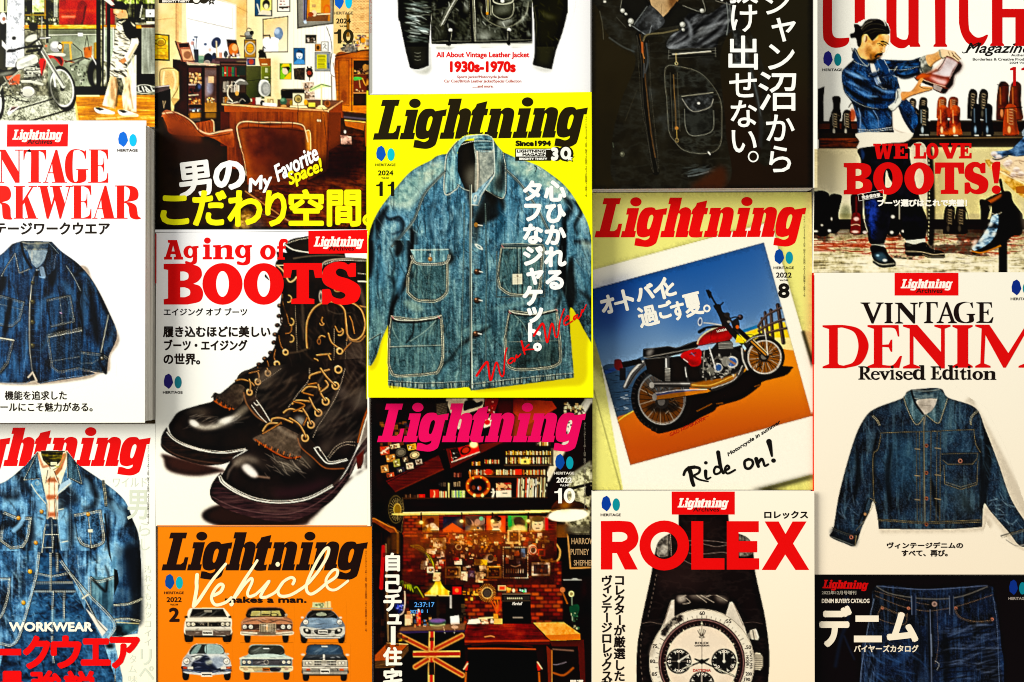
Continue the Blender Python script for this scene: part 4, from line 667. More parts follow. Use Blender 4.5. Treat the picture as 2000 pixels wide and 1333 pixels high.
# ---- leather jacket on white (third column, top) ----
clip(718,-145,1158,190);Z(710,0,4.348)
rect(30,-900,2000,860,'ffffff')
fill('~410,590 480,600 560,560 575,590 540,630 470,625','cfcfc4',1,1.5);fill('600,380 1440,355 1440,390 1270,410 1230,390 1010,410 960,390 780,400 740,425 620,420','d2d2ca',1,1.2);fill('~1440,560 1600,590 1560,612 1490,600','d8d8d0',1,1.5);fill('~1730,0 1775,60 1770,110 1740,150','e8e8dc',1,1.5);fill('565,300 575,560 560,590 550,400','d0d0c8',1,1.2)
LB=['14130a','1c1b10','26261a','3c3d32']
def leather(s,seed,x0,y0,x1,y1,ang=0,k=1.0):
    fill(s,tex(LB,dict(big=.6,mid=.4),1.3,-.15));mask(s)
    shade('wr',.55,.5,'8a908a',.35);shade('wv',.6,.5,'a8aea8',.3);shade('big',.5,.2,'12110a',.8);shade('mid',.62,.2,'5c6058',.5)
    folds(int(30*k),x0,y0,x1,y1,ang,40,130,16,'0c0b04',.7,2.5,seed);folds(int(16*k),x0,y0,x1,y1,ang,40,90,14,'a8b0aa',.5,2.5,seed+1);folds(int(9*k),x0,y0,x1,y1,ang,40,50,8,'f0f4f0',.6,1.4,seed+2)
SL='290,-900 290,60~ 310,200~ 350,400~ 385,545 400,580~ 460,592~ 520,575 555,560 556,400~ 572,200~ 585,0 590,-900'
fill(SL,tex(LB,dict(big=.6,mid=.4),1.2,-.2));mask(SL);folds(60,400,-80,540,360,8,14,130,18,'83908e',.6,2.2,81);folds(40,400,-80,530,350,10,14,90,10,'dfe8e6',.6,1.3,82);folds(30,380,-60,560,380,8,12,130,12,'0c0b04',.7,2,83)
for y in (455,485,515): line('~435,%d 460,%d 485,%d' % (y - 6,y,y - 6),1.2,'77786c',.7)
mask(None)
leather('575,-900 1420,-900 1432,100 1435,355 1250,365 1245,380 1220,380 1215,368 960,372 745,378 740,388 705,388 700,378 578,376 572,250 580,60',84,580,-60,1430,340,60,2.2)
fill('~600,180 690,200 700,330 600,340','4a4c42',.6,5);fill('~770,160 900,200 880,340 800,300','3c3e34',.5,5);fill('~980,290 1050,280 1080,310 1020,345','c8ccc4',.7,3);fill('~1130,190 1250,150 1250,200 1170,225','c0c4bc',.6,3);fill('~860,30 900,20 900,80 860,110','a8aca4',.6,3);fill('~960,220 1050,240 1150,300 1000,330','6c6e64',.5,5);mask('575,-100 1435,-100 1435,372 575,372')
rect(575,345,1435,375,'12110a',.7,2)
line('~575,360 700,350 900,352 1435,338',1.4,'8c8c80',.6);line('905,-60 915,200 925,360',7,'12110a',.9,1);line('925,-60 935,200 945,350',1.4,'8c8c7c',.8);stitch('938,-60 948,200 952,350','a8a898',1.6,1.2,1.6);stitch('893,-60 905,200 912,350','77776a',.8)
for d,c,w in ((0,'0e0d06',9),(-1,'8c8d80',1),(2.4,'c9c9ba',1.6),(5,'77786a',1)): line(offset('790,0 740,80 665,230',d),w,c,.9)
stitch('770,10 660,220','efefe0',1.2,1.2,1.2);ell(670,235,18,22,'3a3a2e',1,1)
line('1052,-60 1058,110',9,'0e0d06',.9);line('1040,-60 1046,110',1.2,'9c9c8c');line('1075,-60 1080,130',1.2,'8c8c7c');line('1056,-60 1058,110',1.4,'c8b888');ell(1052,115,11,13,'d8943c');ell(1060,150,12,20,'6a6a5a',1,.6,0,5)
fill('1090,20 1280,10 1290,110~ 1270,150~ 1180,180~ 1110,150~ 1090,100~',tex(['14140a','34352a','77796c'],dict(big=.5,mid=.5),1.5));line('~1098,-20 1110,20 1180,38 1260,20 1275,-20',2.4,'a8a898',.9);line('~1095,50 1100,120 1180,165 1250,145 1275,90 1275,30',1.6,'a8a898',.7);fill('~1115,60 1250,50 1240,100 1130,130','b8bcb0',.35,4)
line('~1000,60 1010,130 1090,200 1200,235 1300,200 1380,120 1400,20',2,'8c8c7c',.7,1);line('~1385,40 1380,130 1300,210',6,'a8aca0',.4,3);mask(None)
for x,y in ((738,257),(1235,254),(1180,10)): ell(x,y,15,15,'f8f8ec',1,.6);ell(x,y+4,11,8,'c8c8b4',.6,1)
line('735,275 725,385',4,'16150c');line('748,280 742,340',1.2,'8c8c80',.8);line('1232,270 1235,380',4.4,'16150c');line('1222,275 1225,340',1.2,'8c8c80',.8)
SR='1425,-900 1720,-900 1735,40~ 1730,120~ 1690,280~ 1640,420~ 1620,500~ 1600,590 1560,585~ 1440,555 1436,540 1450,470~ 1452,350~ 1445,150~ 1430,0'
fill(SR,tex(['1c1b0c','24230f','2c2b1a'],dict(big=1),1));mask(SR);folds(26,1440,0,1720,500,50,60,80,8,'5c5c4a',.4,1.6,86);fill('~1500,90 1560,120 1640,150 1560,160','77776a',.5,3);line('~1640,330 1660,380 1600,560',1,'6c6c5c',.7);line('~1450,60 1470,250 1450,400',2,'44443a',.8);mask(None)

grade(760,-150,1120,92,1.35,1.0,.42)
# ---- chore jacket on yellow (third column, middle) ----
clip(716,178,1160,780);Z(710,175,4.348)
rect(0,0,2000,2700,'fdfd0c')
Z(710,470,4.165)
fill('~1670,560 1830,640 1820,900 1800,1150 1600,1190 1000,1230 900,1220 860,1190 300,1200 220,1160 205,800 190,740 160,820 110,1020 40,1030 40,700','d8c414',.75,2.5)
JJ=['12222c','2c566e','467b96','6f9fae','a8c4bc']
JG=['0e1a1c','243f44','3a5e66','557c7c','869a88']
Z(710,175,4.348)
JO='700,550~ 560,610~ 400,700~ 250,870~ 130,1030~ 60,1180~ 35,1320 1945,1320 1900,1130~ 1800,940~ 1700,810~ 1560,700~ 1460,640~ 1290,580~ 1200,540'
JOP=pts(JO)
Z(710,470,4.165)
MD=dict(v=.2,mid=.36,big=.2,fine=.24)
JLP=pts('38,0 38,1015 65,1015~ 110,930~ 150,800~ 200,690 200,1180 500,1213~ 700,1206~ 862,1192 872,1222 1000,1208~ 1712,1118 1680,560~ 1800,740 1868,860 1868,0')
mask([JOP,JLP]);FB=(716,178,1160,780)
put(FB,np.ones((602,444),np.float32),tex(JG,MD,1.05,-.02),1)
put(FB,np.clip(1 - (np.arange(178,780)[:,None] - 400)/260,0,1).astype(np.float32)*np.ones((1,444),np.float32),tex(JJ,MD,1.05,-.02),1)
shade('px',.5,.5,'ffffff',.12);shade('v',.62,.3,'c8dcd0',.22);shade('v',.3,-.25,'0c2430',.35)
mask(None);Z(710,175,4.348)
Z(710,175,4.348)
mask(JO)
fill('~540,640 660,600 700,640 690,700 560,800 480,900 440,960 400,1020 300,1000 200,980 300,820 420,720',tex(['6fa09c','a8c8b4','d8ddbc'],dict(fine=.4,mid=.6),1.5),.8,5)
fill('~1210,590 1300,600 1460,640 1600,720 1680,800 1760,930 1700,960 1560,860 1400,780 1260,700',tex(['6fa09c','a8c8b4','d8ddbc'],dict(fine=.4,mid=.6),1.5),.8,5)
for s,w,c in (('~200,1000 120,1140 60,1300 50,1500',60,'04080c'),('~200,1090 300,1110 330,1150 320,1200 250,1230',22,'0a1a2a'),('~390,1180 420,1220 440,1330',36,'070c10'),('~1000,850 1100,900 1130,1000 1010,1100 960,1150',90,'060604'),('~860,830 900,900 930,1080',30,'0a1218'),('~1690,900 1760,1000 1700,1120 1720,1200',40,'0a1218'),('~1800,1290 1900,1310 1930,1400',30,'06090c'),('~600,950 560,1100 600,1333',22,'123248'),('~700,980 760,1100 700,1250',18,'123248'),('~1130,900 1170,1100 1120,1300',26,'174058')):
    line(s,w*1.5/4.348,c,.85,6.0,-1)
for s,w,c in (('~560,760 470,860 380,1000',50,'c8dcc8'),('~210,1080 300,1060 360,1120 350,1200',26,'8ab8cc'),('~620,900 580,1100 640,1300',26,'86b4c4'),('~760,1000 820,1100 800,1300',30,'8ab4bc'),('~1240,900 1260,1100 1230,1330',40,'6aa0b8'),('~1800,1000 1850,1130 1900,1250',40,'a8ccd0'),('~100,1200 70,1333 60,1500',20,'5c94b0')):
    line(s,w*1.5/4.348,c,.5,7.5,-1)
folds(60,60,700,1900,1330,80,30,160,10,'0c2030',.4,1.6,91);folds(70,60,700,1900,1330,80,30,120,9,'c8dcd0',.35,1.2,92)
mask(None)
# collar
CO='700,560~ 740,510~ 800,440~ 860,395~ 1000,382~ 1085,400~ 1130,470~ 1190,540~ 1212,700 1190,925 1040,860 1000,980 910,985 930,880 860,860~ 805,810 780,850 690,882 700,720'
fill('800,440 1090,430 1110,720 960,890 860,850 800,700','120e08');fill('~945,440 1090,430 1110,560 1105,700 1060,760 980,850 945,860 950,600',tex(['77837c','a8aea0','c8c8b4'],dict(mid=.6,fine=.4),1.3));fill('~870,700 960,640 960,860 930,880 880,800','a09c88',.6,6);line('~965,530 970,700 965,860',3,'d8c8b0',.8);line('~978,530 985,700 975,860',1,'6a6458',.8)
fill('~950,400 1080,400 1090,520 960,520',tex(['2c4a54','58808a','9ab4b0'],dict(h=.6,fine=.4),1.6));stitch('~830,470 940,440 1085,440','e0dcc4',1.2);stitch('~960,525 1090,525','e8e4d0',1)
denim('700,560 740,505 800,440 860,395 1000,382 1085,400 1095,430 1000,412 880,425~ 820,480~ 795,560~ 800,700~ 830,800 805,810 780,850 690,882 700,720',['2c4c58','5c8e9c','8cb8b8','b8d0c4'],1.5,.05);folds(12,700,420,820,860,80,20,160,12,'1c3c4c',.5,2,93);mask(None)
denim('1085,400 1130,470 1190,540 1212,700 1190,925 1040,860~ 1060,800 1112,720~ 1108,560~ 1095,440',['1c3438','44707a','6c9898','a0bcb0'],1.5);fill('~1150,600 1200,640 1190,850 1120,860 1110,780 1160,700','141410',.8,4);mask(None)
for s in ('~800,440 740,510 702,600 690,880 780,850 805,810','~1190,540 1212,700 1190,925 1040,860'): seam(s,'0c1418','dcd8bc',0,1.2)
line('~870,400 1000,385 1085,400 1105,480 1112,620 1108,730 1040,820',2,'d8dccb',.95);line('~700,570 690,880 785,848',1.2,'e0dcc4',.8);line('~800,810 860,850 920,865',1.6,'b8b8a0',.8)
fill('1112,720 1000,900 975,985 910,980 915,890 960,870~ 980,840~',tex(['6c98a8','a0c0c8'],dict(fine=1),1.6));line('1108,730 1000,900 975,985 910,980',1.4,'e0dcc8');line('1085,740 985,890',1,'2c4c58');ell(948,925,10,24,'e8e4d0',1,.6,.2,6);fill('~1040,880 1130,900 1150,960 1050,1020 990,1150 945,1330 935,1100 990,960','0c0a06',.85,4)
# sleeves set off from the body
Z(710,470,4.165);mask([JOP,JLP])
for s,w,c,a in (('~395,-120 392,0 388,120 372,260 310,400 250,500 215,640 198,760',34,'04080a',.95),('~400,-60 398,100 385,260',16,'020406',.9),('~1640,-160 1625,0 1612,160 1620,320 1660,450 1690,590',60,'05080a',.9),('~1640,0 1625,160 1640,330',34,'020405',.9),('~60,-260 30,-100 36,60 44,240',44,'05080c',.8),('~150,-240 210,-170 290,-190 330,-120 300,-40',16,'0a1822',.85),('~1700,-330 1770,-240 1720,-130 1740,-40',26,'0a141a',.75),('~210,60 250,180 235,300 262,400',18,'0c2028',.7),('~100,120 160,260 150,420 190,560',14,'0c2028',.6),('~1730,150 1800,300 1830,480',16,'0a161c',.6)):
    line(s,w/3.4,c,a,3.4,-1)
for s,w,c,a in (('~350,-40 345,120 320,260 250,400 190,520',20,'7fb0bc',.6),('~90,-160 90,0 90,200 80,420 70,640',26,'6fa4b4',.5),('~420,-60 420,120 405,300 330,460',12,'8cb8bc',.5),('~1585,-140 1570,60 1565,260 1600,440',16,'6a98a4',.5),('~1760,-60 1800,80 1840,240',26,'a8c8c4',.55),('~1740,300 1780,420 1840,560',20,'6490a0',.5)):
    line(s,w/3.4,c,a,3,-1)
folds(60,60,-300,1850,300,70,40,110,7,'d0dccc',.4,.9,301);folds(60,60,-300,1850,1150,70,40,120,7,'081418',.5,1,302)
mask(None);Z(710,175,4.348)
# raglan seams, placket
for s in ('~690,700 600,790 510,900 430,1100 340,1220 240,1333','~1215,690 1320,790 1400,900 1480,1020 1560,1180 1650,1333'):
    line(s,5.5,'12242c',.6,1.6);line(offset(s,-1.5),1,'c8c4a8',.8);line(offset(s,1.6),.9,'b8b69c',.7);line(s,1.4,'77796c',.5)
fill('230,1275 330,1220 370,1200 300,1300 260,1330','3c4c50',.6,1)
Z(710,470,4.165)
mask([JLP])
for s,w,c,a in (('~60,0 50,150 45,300',50,'04080c',.9),('~280,-20 290,60 270,120',46,'05080a',.9),('~360,-60 370,60 390,250 370,380',34,'070c10',.8),('~430,180 410,240 380,330',30,'0c0c08',.7),('~240,440 230,560 215,720',22,'060a0c',.8),('~1690,140 1680,300 1700,450 1690,560',50,'080a08',.9),('~1560,350 1600,450 1560,560',26,'0c1414',.7),('~700,90 715,150 660,200',30,'0c0c06',.8),('~1030,700 960,745 880,790 780,860',26,'0a0f10',.8),('~780,860 720,950 640,1030 590,1130',26,'0c1818',.7),('~1220,560 1400,640 1560,590',20,'0c1414',.7),('~560,500 600,560 630,600',12,'14282c',.8),('~1650,620 1690,700 1830,850',22,'0a1010',.5),('~190,280 250,350 240,500',26,'0c2028',.7),('~410,660 400,780 350,840',16,'0c1c20',.7),('~1750,400 1860,520 1868,700',30,'080c0e',.7)):
    line(s,w*1.5/4.165,c,a,5.1,-1)
for s,w,c,a in (('~340,500 420,540 480,560',50,'a8c0a8',.6),('~1050,560 1250,520 1400,480',30,'86a8a0',.55),('~760,780 860,720 1000,690',24,'86a8a0',.5),('~120,100 160,250 140,400',40,'5c98b4',.5),('~320,200 300,350 290,450',36,'5c98b8',.5),('~100,560 130,680 100,800',30,'86aaa0',.5),('~700,1000 640,1080 600,1150',30,'5c8c98',.5),('~1750,200 1800,300 1850,450',36,'5c94ac',.5),('~1790,20 1850,60 1868,120',40,'b8c8b4',.7),('~520,240 510,330 530,420',30,'5c8088',.5),('~560,700 480,780 380,830',14,'86a8a0',.5)):
    line(s,w*1.5/4.165,c,a,6.0,-1)
folds(90,60,0,1850,1150,78,30,170,8,'0a1c20',.42,1.5,94);folds(90,60,0,1850,1150,78,30,120,7,'b8ccb4',.34,1,95);folds(40,200,500,1700,1100,-30,30,200,12,'0c2024',.4,2.5,96)
mask(None)
line('~870,-450 865,0 870,500 872,900 870,1200',3,'0e1c20',.8,1.2);stitch('~880,-450 876,0 880,500 882,900 884,1200','d8d8bc',1.5,1.8,1);line('~866,-450 860,0 866,500 868,900',.9,'b8c0ac',.8)
for s in ('~820,-300 815,100 800,700 790,1150','~990,-300 1000,200 995,700 990,1150'): line(s,3,'14282c',.5,1.5);stitch(s,'a8b8a4',.8)
for k in range(34):
    y=-60+k*36;line('%d,%d %d,%d' % (885,y,915,y+3),.8,'a0b0a0',.6)
for x,y in ((922,250),(920,483),(912,755)): ell(x+6,y+6,30,26,'0c0a06',.8,1.5);ell(x,y,22,20,'4c2c18');ell(x - 6,y - 6,8,7,'c8906c',.9,.8);line('%d,%d %d,%d' % (x+22,y+2,x+46,y+8),2,'e8e4d4')
ell(938,52,30,10,'e8e8d8',1,.5,.6,7);Z(710,175,4.348);ell(955,1150,17,19,'9c6c34');line('975,1152 1008,1158',2,'e8e4d4');Z(710,470,4.165)
def pocket(s,seed,fl=True):
    denim(s,['0e1c1e','2c4c50','4a7074','7c9c90'],1.4,-.03,MD,.1)
    r=random.Random(seed);p=pts(s);X0,Y0=p.min(0);X1,Y1=p.max(0);o=_T[:];Z(0,0,1);folds(16,X0,Y0,X1,Y1,85,25,40,2.4,'0a1618',.45,1.2,seed);folds(16,X0,Y0,X1,Y1,85,25,34,2,'b8c8b0',.4,.9,seed+1);_T[:]=o;mask(None)
    line(s,5,'0a1012',.6,2.4,closed=True);seam(s,'0c1214','d0c8a8',0,1.1,True);stitch(offset(s,-2.6,True),'c8c0a0',1.1,1.6,1.4,.9,True);line(s,.9,'b8b094',.85,closed=True)
pocket('390,180 680,170 682,350 670,430~ 600,485~ 520,490~ 430,480~ 360,420 365,300',101)
denim('385,75 500,65 690,70 690,120~ 670,175~ 540,190~ 420,180~ 395,120~',['1c3a44','4a7884','86aeac','b8d0c0'],1.4);mask(None);line('~390,110 420,180 540,192 670,178 692,120',3.4,'0a0f10',.9,1.5);seam('~400,120 430,175 540,186 665,172 688,118','0c1214','e0d8bc',3,1.2);stitch('385,78 690,74','e0d8bc',1.1);ell(543,152,19,19,'a06830');ell(538,146,8,7,'e0b080',.9);line('543,110 543,130',2,'e8e4d4')
pocket('1125,40 1290,38 1460,45 1440,300~ 1425,400~ 1380,440~ 1200,435~ 1110,380 1095,300',103);seam('1085,90 1082,460 1470,455 1480,60','0c1214','a8a890',0,.8);rect(1120,38,1460,62,'2c444a',.7);stitch('1125,62 1460,62','d0c8a8',1.1);line('1250,60 1255,430',3,'14282c',.7);line('1285,60 1290,430',3,'14282c',.7);stitch('1262,60 1266,430','b8b49c',.8);fill('1212,275 1292,272 1293,355 1213,358','dcd6bc');line('1252,275 1253,355',1.2,'a89c84');line('1220,300 1285,298',.8,'a89c84');rect(1246,285,1262,295,'8a6c50')
pocket('225,625 420,650 630,620 640,780 640,960~ 610,1050~ 560,1080~ 280,1100~ 225,1060~ 205,1000 210,800',105);line('~235,630 260,655 400,665 560,645 625,622',5,'0a1012',.85,1.5);stitch('~235,622 270,645 400,650 560,635 628,612','e8e0c4',1.6);stitch('215,865 640,850','b8b094',1);line('210,875 640,860',1,'0c1618',.8);line('~410,660 400,760 350,830',4,'0c1618',.7,1.4);line('~590,650 500,740 380,820',1.6,'b8c0a8',.5)
pocket('1185,580 1400,605 1570,570 1590,780 1600,960~ 1570,1010~ 1480,1035~ 1280,1048~ 1190,1030~ 1160,980 1155,800',107);line('~1190,585 1260,605 1400,608 1560,575',5,'0a1012',.85,1.5);stitch('~1190,575 1260,597 1400,600 1570,562','e8e0c4',1.6);stitch('1160,825 1590,815','a8a088',.9);line('~1230,610 1300,680 1350,800',1.5,'b8c0a8',.5);fill('1180,850 1590,840 1590,1000 1200,1020','141a12',.4,5)
for x,y in ((237,625),(612,625),(1190,585),(1132,50),(1570,565)): line('%d,%d %d,%d' % (x - 6,y - 6,x+6,y+8),1.8,'b8706c')
for k in range(110):
    x=205+k*13.7;y=1190+8*math.sin(k*.4) if x < 870 else 1195 - (x - 870)*.105;line('%f,%f %f,%f' % (x,y - 34,x+R.uniform(-4,4),y+4),1.5,R.choice(['c0bc9c','8c9484','10181a','1c2c2e']),.75)
line('~200,1145 500,1165 860,1150',1.6,'0c1416',.8);line('~885,1175 1300,1125 1710,1085',1.6,'0c1416',.8);stitch('~200,1138 500,1158 860,1145','b8b49c',.9);stitch('~885,1168 1300,1118 1710,1078','b8b49c',.9)
line('~40,820 90,790 140,760',2,'0c1214',.9);stitch('~40,812 90,782 140,752','a8a890',.9);line('~140,760 110,880 60,1010',2,'0c1214',.8)
Z(710,175,4.348);line('~1450,650 1470,665 1460,700',2,'20302c',.9);line('~1480,660 1500,680',1.4,'f0ecd4');line('~1440,670 1400,690',1.2,'f0ecd4',.8)

# ---- record room cover (third column, bottom) ----
clip(724,777,1160,1380);Z(710,770,4.348)
rect(0,30,2000,2700,tex(['080200','120602','1e0a04'],dict(big=.6,mid=.4),1.4))
fill('1270,50 1600,60 1640,120 1400,260 1270,160',tex(['5c1c06','8a3410','b04c18'],dict(big=1),1.2));fill('1280,160 1500,200 1500,350 1260,380','a84c14',.8,3);fill('1130,40 1280,40 1250,400 1150,430','4a1408',.8,2)
fill('700,50 1025,40 1010,120 800,190 740,160','b0a48c');fill('~860,60 930,50 960,70 1010,60 1000,100 900,130 850,140','1c1410');fill('610,80 720,60 690,340 620,180','2a2018');
for k in range(16): line('%d,%d %d,%d' % (625,90+k*8,705,78+k*8),.8,'a89c84',.6)
fill('1030,40 1150,40 1110,160 1030,150','7c1410');bits(20,1060,60,1110,200,['e0a894','9c2018'],5,18,111);fill('1030,210 1090,200 1080,270 1020,290','c8bca4');ell(1050,240,26,22,'c82018');fill('790,240 860,180 870,270 800,300','b8ac98')
bits(60,130,230,370,420,['6a3c1c','3a1c0c','8a5a34','1c2440'],10,40,112,.8)
fill('~1900,40 1930,60 1900,130 1850,160','b8bcb4',.8,1);line('1925,30 1640,560 1560,720',12,'d8d4c4',.9,2);line('1900,30 1790,180',3,'a8a898');bits(50,1700,70,1870,170,['d8b884','6a4c2c','f0e0b8','2c1c10'],8,26,113);ell(1750,270,26,60,'e8e0d0',.9,1,.3);bits(12,1730,230,1770,310,['2c201c','f8f0e8'],8,18,114);fill('1600,470 1720,480 1560,740 1580,600','d8ccac',.9,1.5)
fill('1930,560 1930,760 1760,800 1700,720','8c8c78',.9,1);fill('1780,700 1935,600 1935,1333 1700,1100 1700,900',tex(['6a6448','a8a484','d8d4b4'],dict(fine=1),1.8),.9,1.5);line('1935,760 1740,810',6,'1c140c');ell(1910,820,30,50,'16100a')
fill('190,740 640,520 680,640 270,830',tex(['3c1206','5c200a','7c3414'],dict(h=.3,big=.7),1.3));line('200,750 520,590',2,'1c0a04');line('270,830 680,640',2,'8a4420',.5,1);fill('110,480 480,400 530,560 200,730','100806')
for a in ((140,440,220,520,'a84c38'),(225,420,310,465,'c8a884'),(370,420,450,480,'c88c4c'),(190,510,270,580,'b07848'),(250,550,310,620,'8c8850'),(145,600,215,670,'9c7048'),(280,620,350,670,'2c2c38'),(360,580,425,640,'c8a890'),(440,550,500,600,'9c9080'),(195,665,262,708,'a8503c'),(330,530,380,580,'5c4c3c')):
    fill('%d,%d %d,%d %d,%d %d,%d' % (a[0],a[1]+12,a[2] - 6,a[1],a[2],a[3] - 10,a[0]+8,a[3]),a[4]);bits(9,a[0]+6,a[1]+10,a[2] - 22,a[3] - 20,['3a2414','e8d0b0','6a4830'],6,18,a[0])
ell(318,495,44,34,'6c6454',1,.6,-.3);ell(318,495,36,26,'2c2c24',1,.6,-.3,6);ell(434,518,40,28,'d8b890',1,.6,-.3);ell(434,518,30,20,'50341c',1,.6,-.3,6);line('150,450 210,500',2.4,'c83828');line('150,500 215,455',2.4,'e8c8b0')
fill('680,470 1200,400 740,630 700,560',tex(['4a1a08','6c2c10'],dict(big=1),1));fill('735,480 970,410 985,490 750,575','d83c14');fill('735,470 800,455 830,530 760,575','201410');ell(865,480,48,34,'201008',1,.6,-.5);ell(868,478,32,22,'c84820',.9,.6,-.5);ell(935,430,34,28,'ffe0b0',1,2);line('750,578 985,492',1.4,'e8e0d0');bits(16,740,480,800,560,['d8d0c0','3c302c'],5,22,115,1,.3)
fill('650,500 700,460 740,620 690,640','0c0402')
SH=['e8c890','c89450','a87440','6a3c1c','f4e4c0','c84830','8a6844','3c2c28','d8d0b0']
books(1205,482,1590,520,SH[:5],7,12,121);fill('1205,520 1600,520 1600,530 1205,530','3c2010');books(1210,535,1600,590,SH,7,14,122,0,.1);line('1200,605 1612,605',3,'4a3828');books(1030,555,1150,592,SH,6,12,123);books(920,572,990,608,SH,6,12,124);books(900,640,1550,686,['c87838','a84428','e0b478','8a4c28','d8c09c','4a2818'],7,14,125);rect(1285,640,1345,686,'d84828');ell(1060,662,34,24,'c84428');line('900,700 1560,705',3,'503020');rect(1335,550,1410,595,'ecca78');fill('1372,555 1378,568 1392,568 1381,577 1386,590 1372,582 1359,590 1364,577 1353,568 1366,568','2a1c10')
rect(1545,620,1560,890,'2c1c10');rect(1593,460,1612,600,'5a4c3c');rect(1465,400,1590,440,'3a2414');books(1465,402,1560,438,SH,8,14,126)
books(770,665,830,705,['5c2818','3a2020','8a5848'],8,14,127);books(640,750,690,785,['3c342c','5c4c3c','1c1c20'],6,10,128);books(765,742,815,785,['5c4c34','8a7860','2c2c28'],6,12,129)
books(345,850,470,892,['3c2820','6a4c38','2c1c14'],8,16,130);rect(470,852,522,890,'9c2818');ell(492,870,14,14,'e05838',.8,2);rect(565,812,640,886,'c84424');line('~600,825 605,850 595,880',2,'f0b088');books(645,815,700,886,['e8b888','c84c38','8c9c8c','e0d8c0'],7,13,131);rect(718,755,730,898,'a8a070');books(750,818,858,882,['8cb454','c8d48c','5c8c7c','6c7c9c','a8c870','d8c89c'],8,14,132,0,.05)
ell(972,782,104,92,'5c1c08');ell(972,782,92,80,'c85c1c',1,.8,0,20);ell(972,782,98,86,'e88c3c',.8,.8,0,5);ell(972,780,68,60,'0c0402');ell(935,795,14,20,'7a3c28',.8);ell(985,800,16,18,'c05830',.8);ell(975,800,6,14,'8ca0b8',.8)
for t in range(8): ell(972+88*math.cos(t*.785+.3),782+76*math.sin(t*.785+.3),7,7,'f0b060')
line('900,660 910,720',3,'c87038');ell(940,862,12,14,'e8c890');ell(1010,862,12,14,'e8c890')
line('~1100,810 1105,840 1095,880',4,'d8ccb8',.9);line('1085,835 1118,830',2,'d8ccb8');fill('1125,760 1250,755 1255,875 1128,878','d8c8b0');fill('1125,760 1250,755 1252,815 1128,822',tex(['a83820','4c1c10','e09870'],dict(fine=1),2.4));rect(1180,838,1220,848,'2a2018');rect(1128,825,1165,872,'efe4cc',.8)
books(1298,705,1555,880,['e8dcc0','c8b088','2c2824','f8f0dc','8c7050','c85030','d8c8a0','4c4c3c','f0e4c4'],8,15,133,6,.12)
fill('300,890 1640,885 1640,990 340,1010',tex(['0c0402','180a04'],dict(big=1),1));line('340,885 1560,880',2,'3a2414')
ell(265,980,74,130,'14100a');ell(275,980,62,116,'8a7850',.7,.6,0,3);ell(288,980,32,52,'8c6c34',.9,1);ell(288,980,30,48,'c8a864',.9,.5,0,4)
for k in range(22): t=k*.2856;line('%f,%f %f,%f' % (285+32*math.cos(t),980+50*math.sin(t),280+56*math.cos(t),980+96*math.sin(t)),.9,'a89468',.8)
line('330,880 345,1000 320,1180 200,1100',1.2,'8c7c58',.6)
fill('~80,1050 200,1110 280,1150 290,1333 240,1333 240,1200 170,1140 80,1080',tex(['4a1c0a','8a4820'],dict(mid=1),1.3));line('~90,1055 210,1120 275,1160 280,1300',2,'d89460',.7,1)
# warm spot lamps over the record wall
fill('~310,1010 900,1000 1600,985 1600,1005 900,1020 310,1030','e0b070');line('340,1008 1600,996',2.2,'f8e0a8')
rect(340,1030,1640,1333,tex(['3a0e04','6a2008','9c3c10'],dict(mid=.5,h=.5),1.4))
def bricks(x0,y0,x1,y1,seed,bw=62,bh=26,cols=('8a2c0c','a83c14','c05020','6a1e08','d0682c')):
    r=random.Random(seed);rect(x0,y0,x1,y1,'240804');y=y0;k=0
    while y < y1:
        x=x0 - (bw/2 if k % 2 else 0)
        while x < x1:
            rect(max(x,x0),y,min(x+bw - 6,x1),min(y+bh - 6,y1),r.choice(cols),r.uniform(.6,1),.5);x+=bw
        y+=bh;k+=1
bricks(345,1035,500,1333,141)
def poster(x0,y0,x1,y1,c,fg,seed):
    rect(x0,y0,x1,y1,c);r=random.Random(seed)
    mask('%d,%d %d,%d %d,%d %d,%d' % (x0,y0,x1,y0,x1,y1,x0,y1))
    for k in range(9): ell(r.uniform(x0,x1),r.uniform(y0+30,y1),r.uniform(10,36),r.uniform(16,46),r.choice(fg),.85,1,r.uniform(-1,1))
    fill('~%d,%d %d,%d %d,%d' % (x0,y1,(x0+x1)/2,y1 - 55,x1,y1),'ffb860',.75,5);mask(None)
poster(500,1035,640,1180,'8a4c20',['c8bcac','3c2c24','d8905c','5c1c10'],151);poster(675,1040,840,1175,'1c1c30',['24243c','302434'],152);fill('755,1095 840,1150 840,1175 675,1175 675,1150','e8682c');poster(865,1035,1030,1175,'5c3c30',['2c1c1c','8a6c60','b88c74','3c3c4c'],153);ell(1000,1058,18,16,'6caa84');poster(1045,1035,1205,1175,'d84c14',['e05a1c'],154);ell(1125,1100,44,54,'c89c78');ell(1125,1060,46,26,'2c1810');fill('1080,1175 1100,1140 1150,1140 1180,1175','e8c8a0');line('1105,1095 1145,1092',2,'3a2014');line('1108,1130 1140,1128',2,'7a3c28')
poster(1228,1035,1390,1175,'5c8c48',['5c4434','8a6444','3c2c1c'],155);fill('1228,1035 1255,1035 1262,1120 1240,1135 1228,1120','28a050');ell(1320,1085,44,44,'4c3424');ell(1320,1150,60,40,'f0c88c',.9,3);poster(1410,1040,1565,1172,'8a6c50',['c8a888','5c4838'],156);ell(1478,1110,48,60,'e0bc94');ell(1480,1062,54,26,'6a4c2c');ell(1460,1105,9,5,'1c1c20');ell(1498,1105,9,5,'1c1c20');line('1465,1140 1492,1140',2,'8a4430');rect(1540,1050,1568,1165,'c83c28')
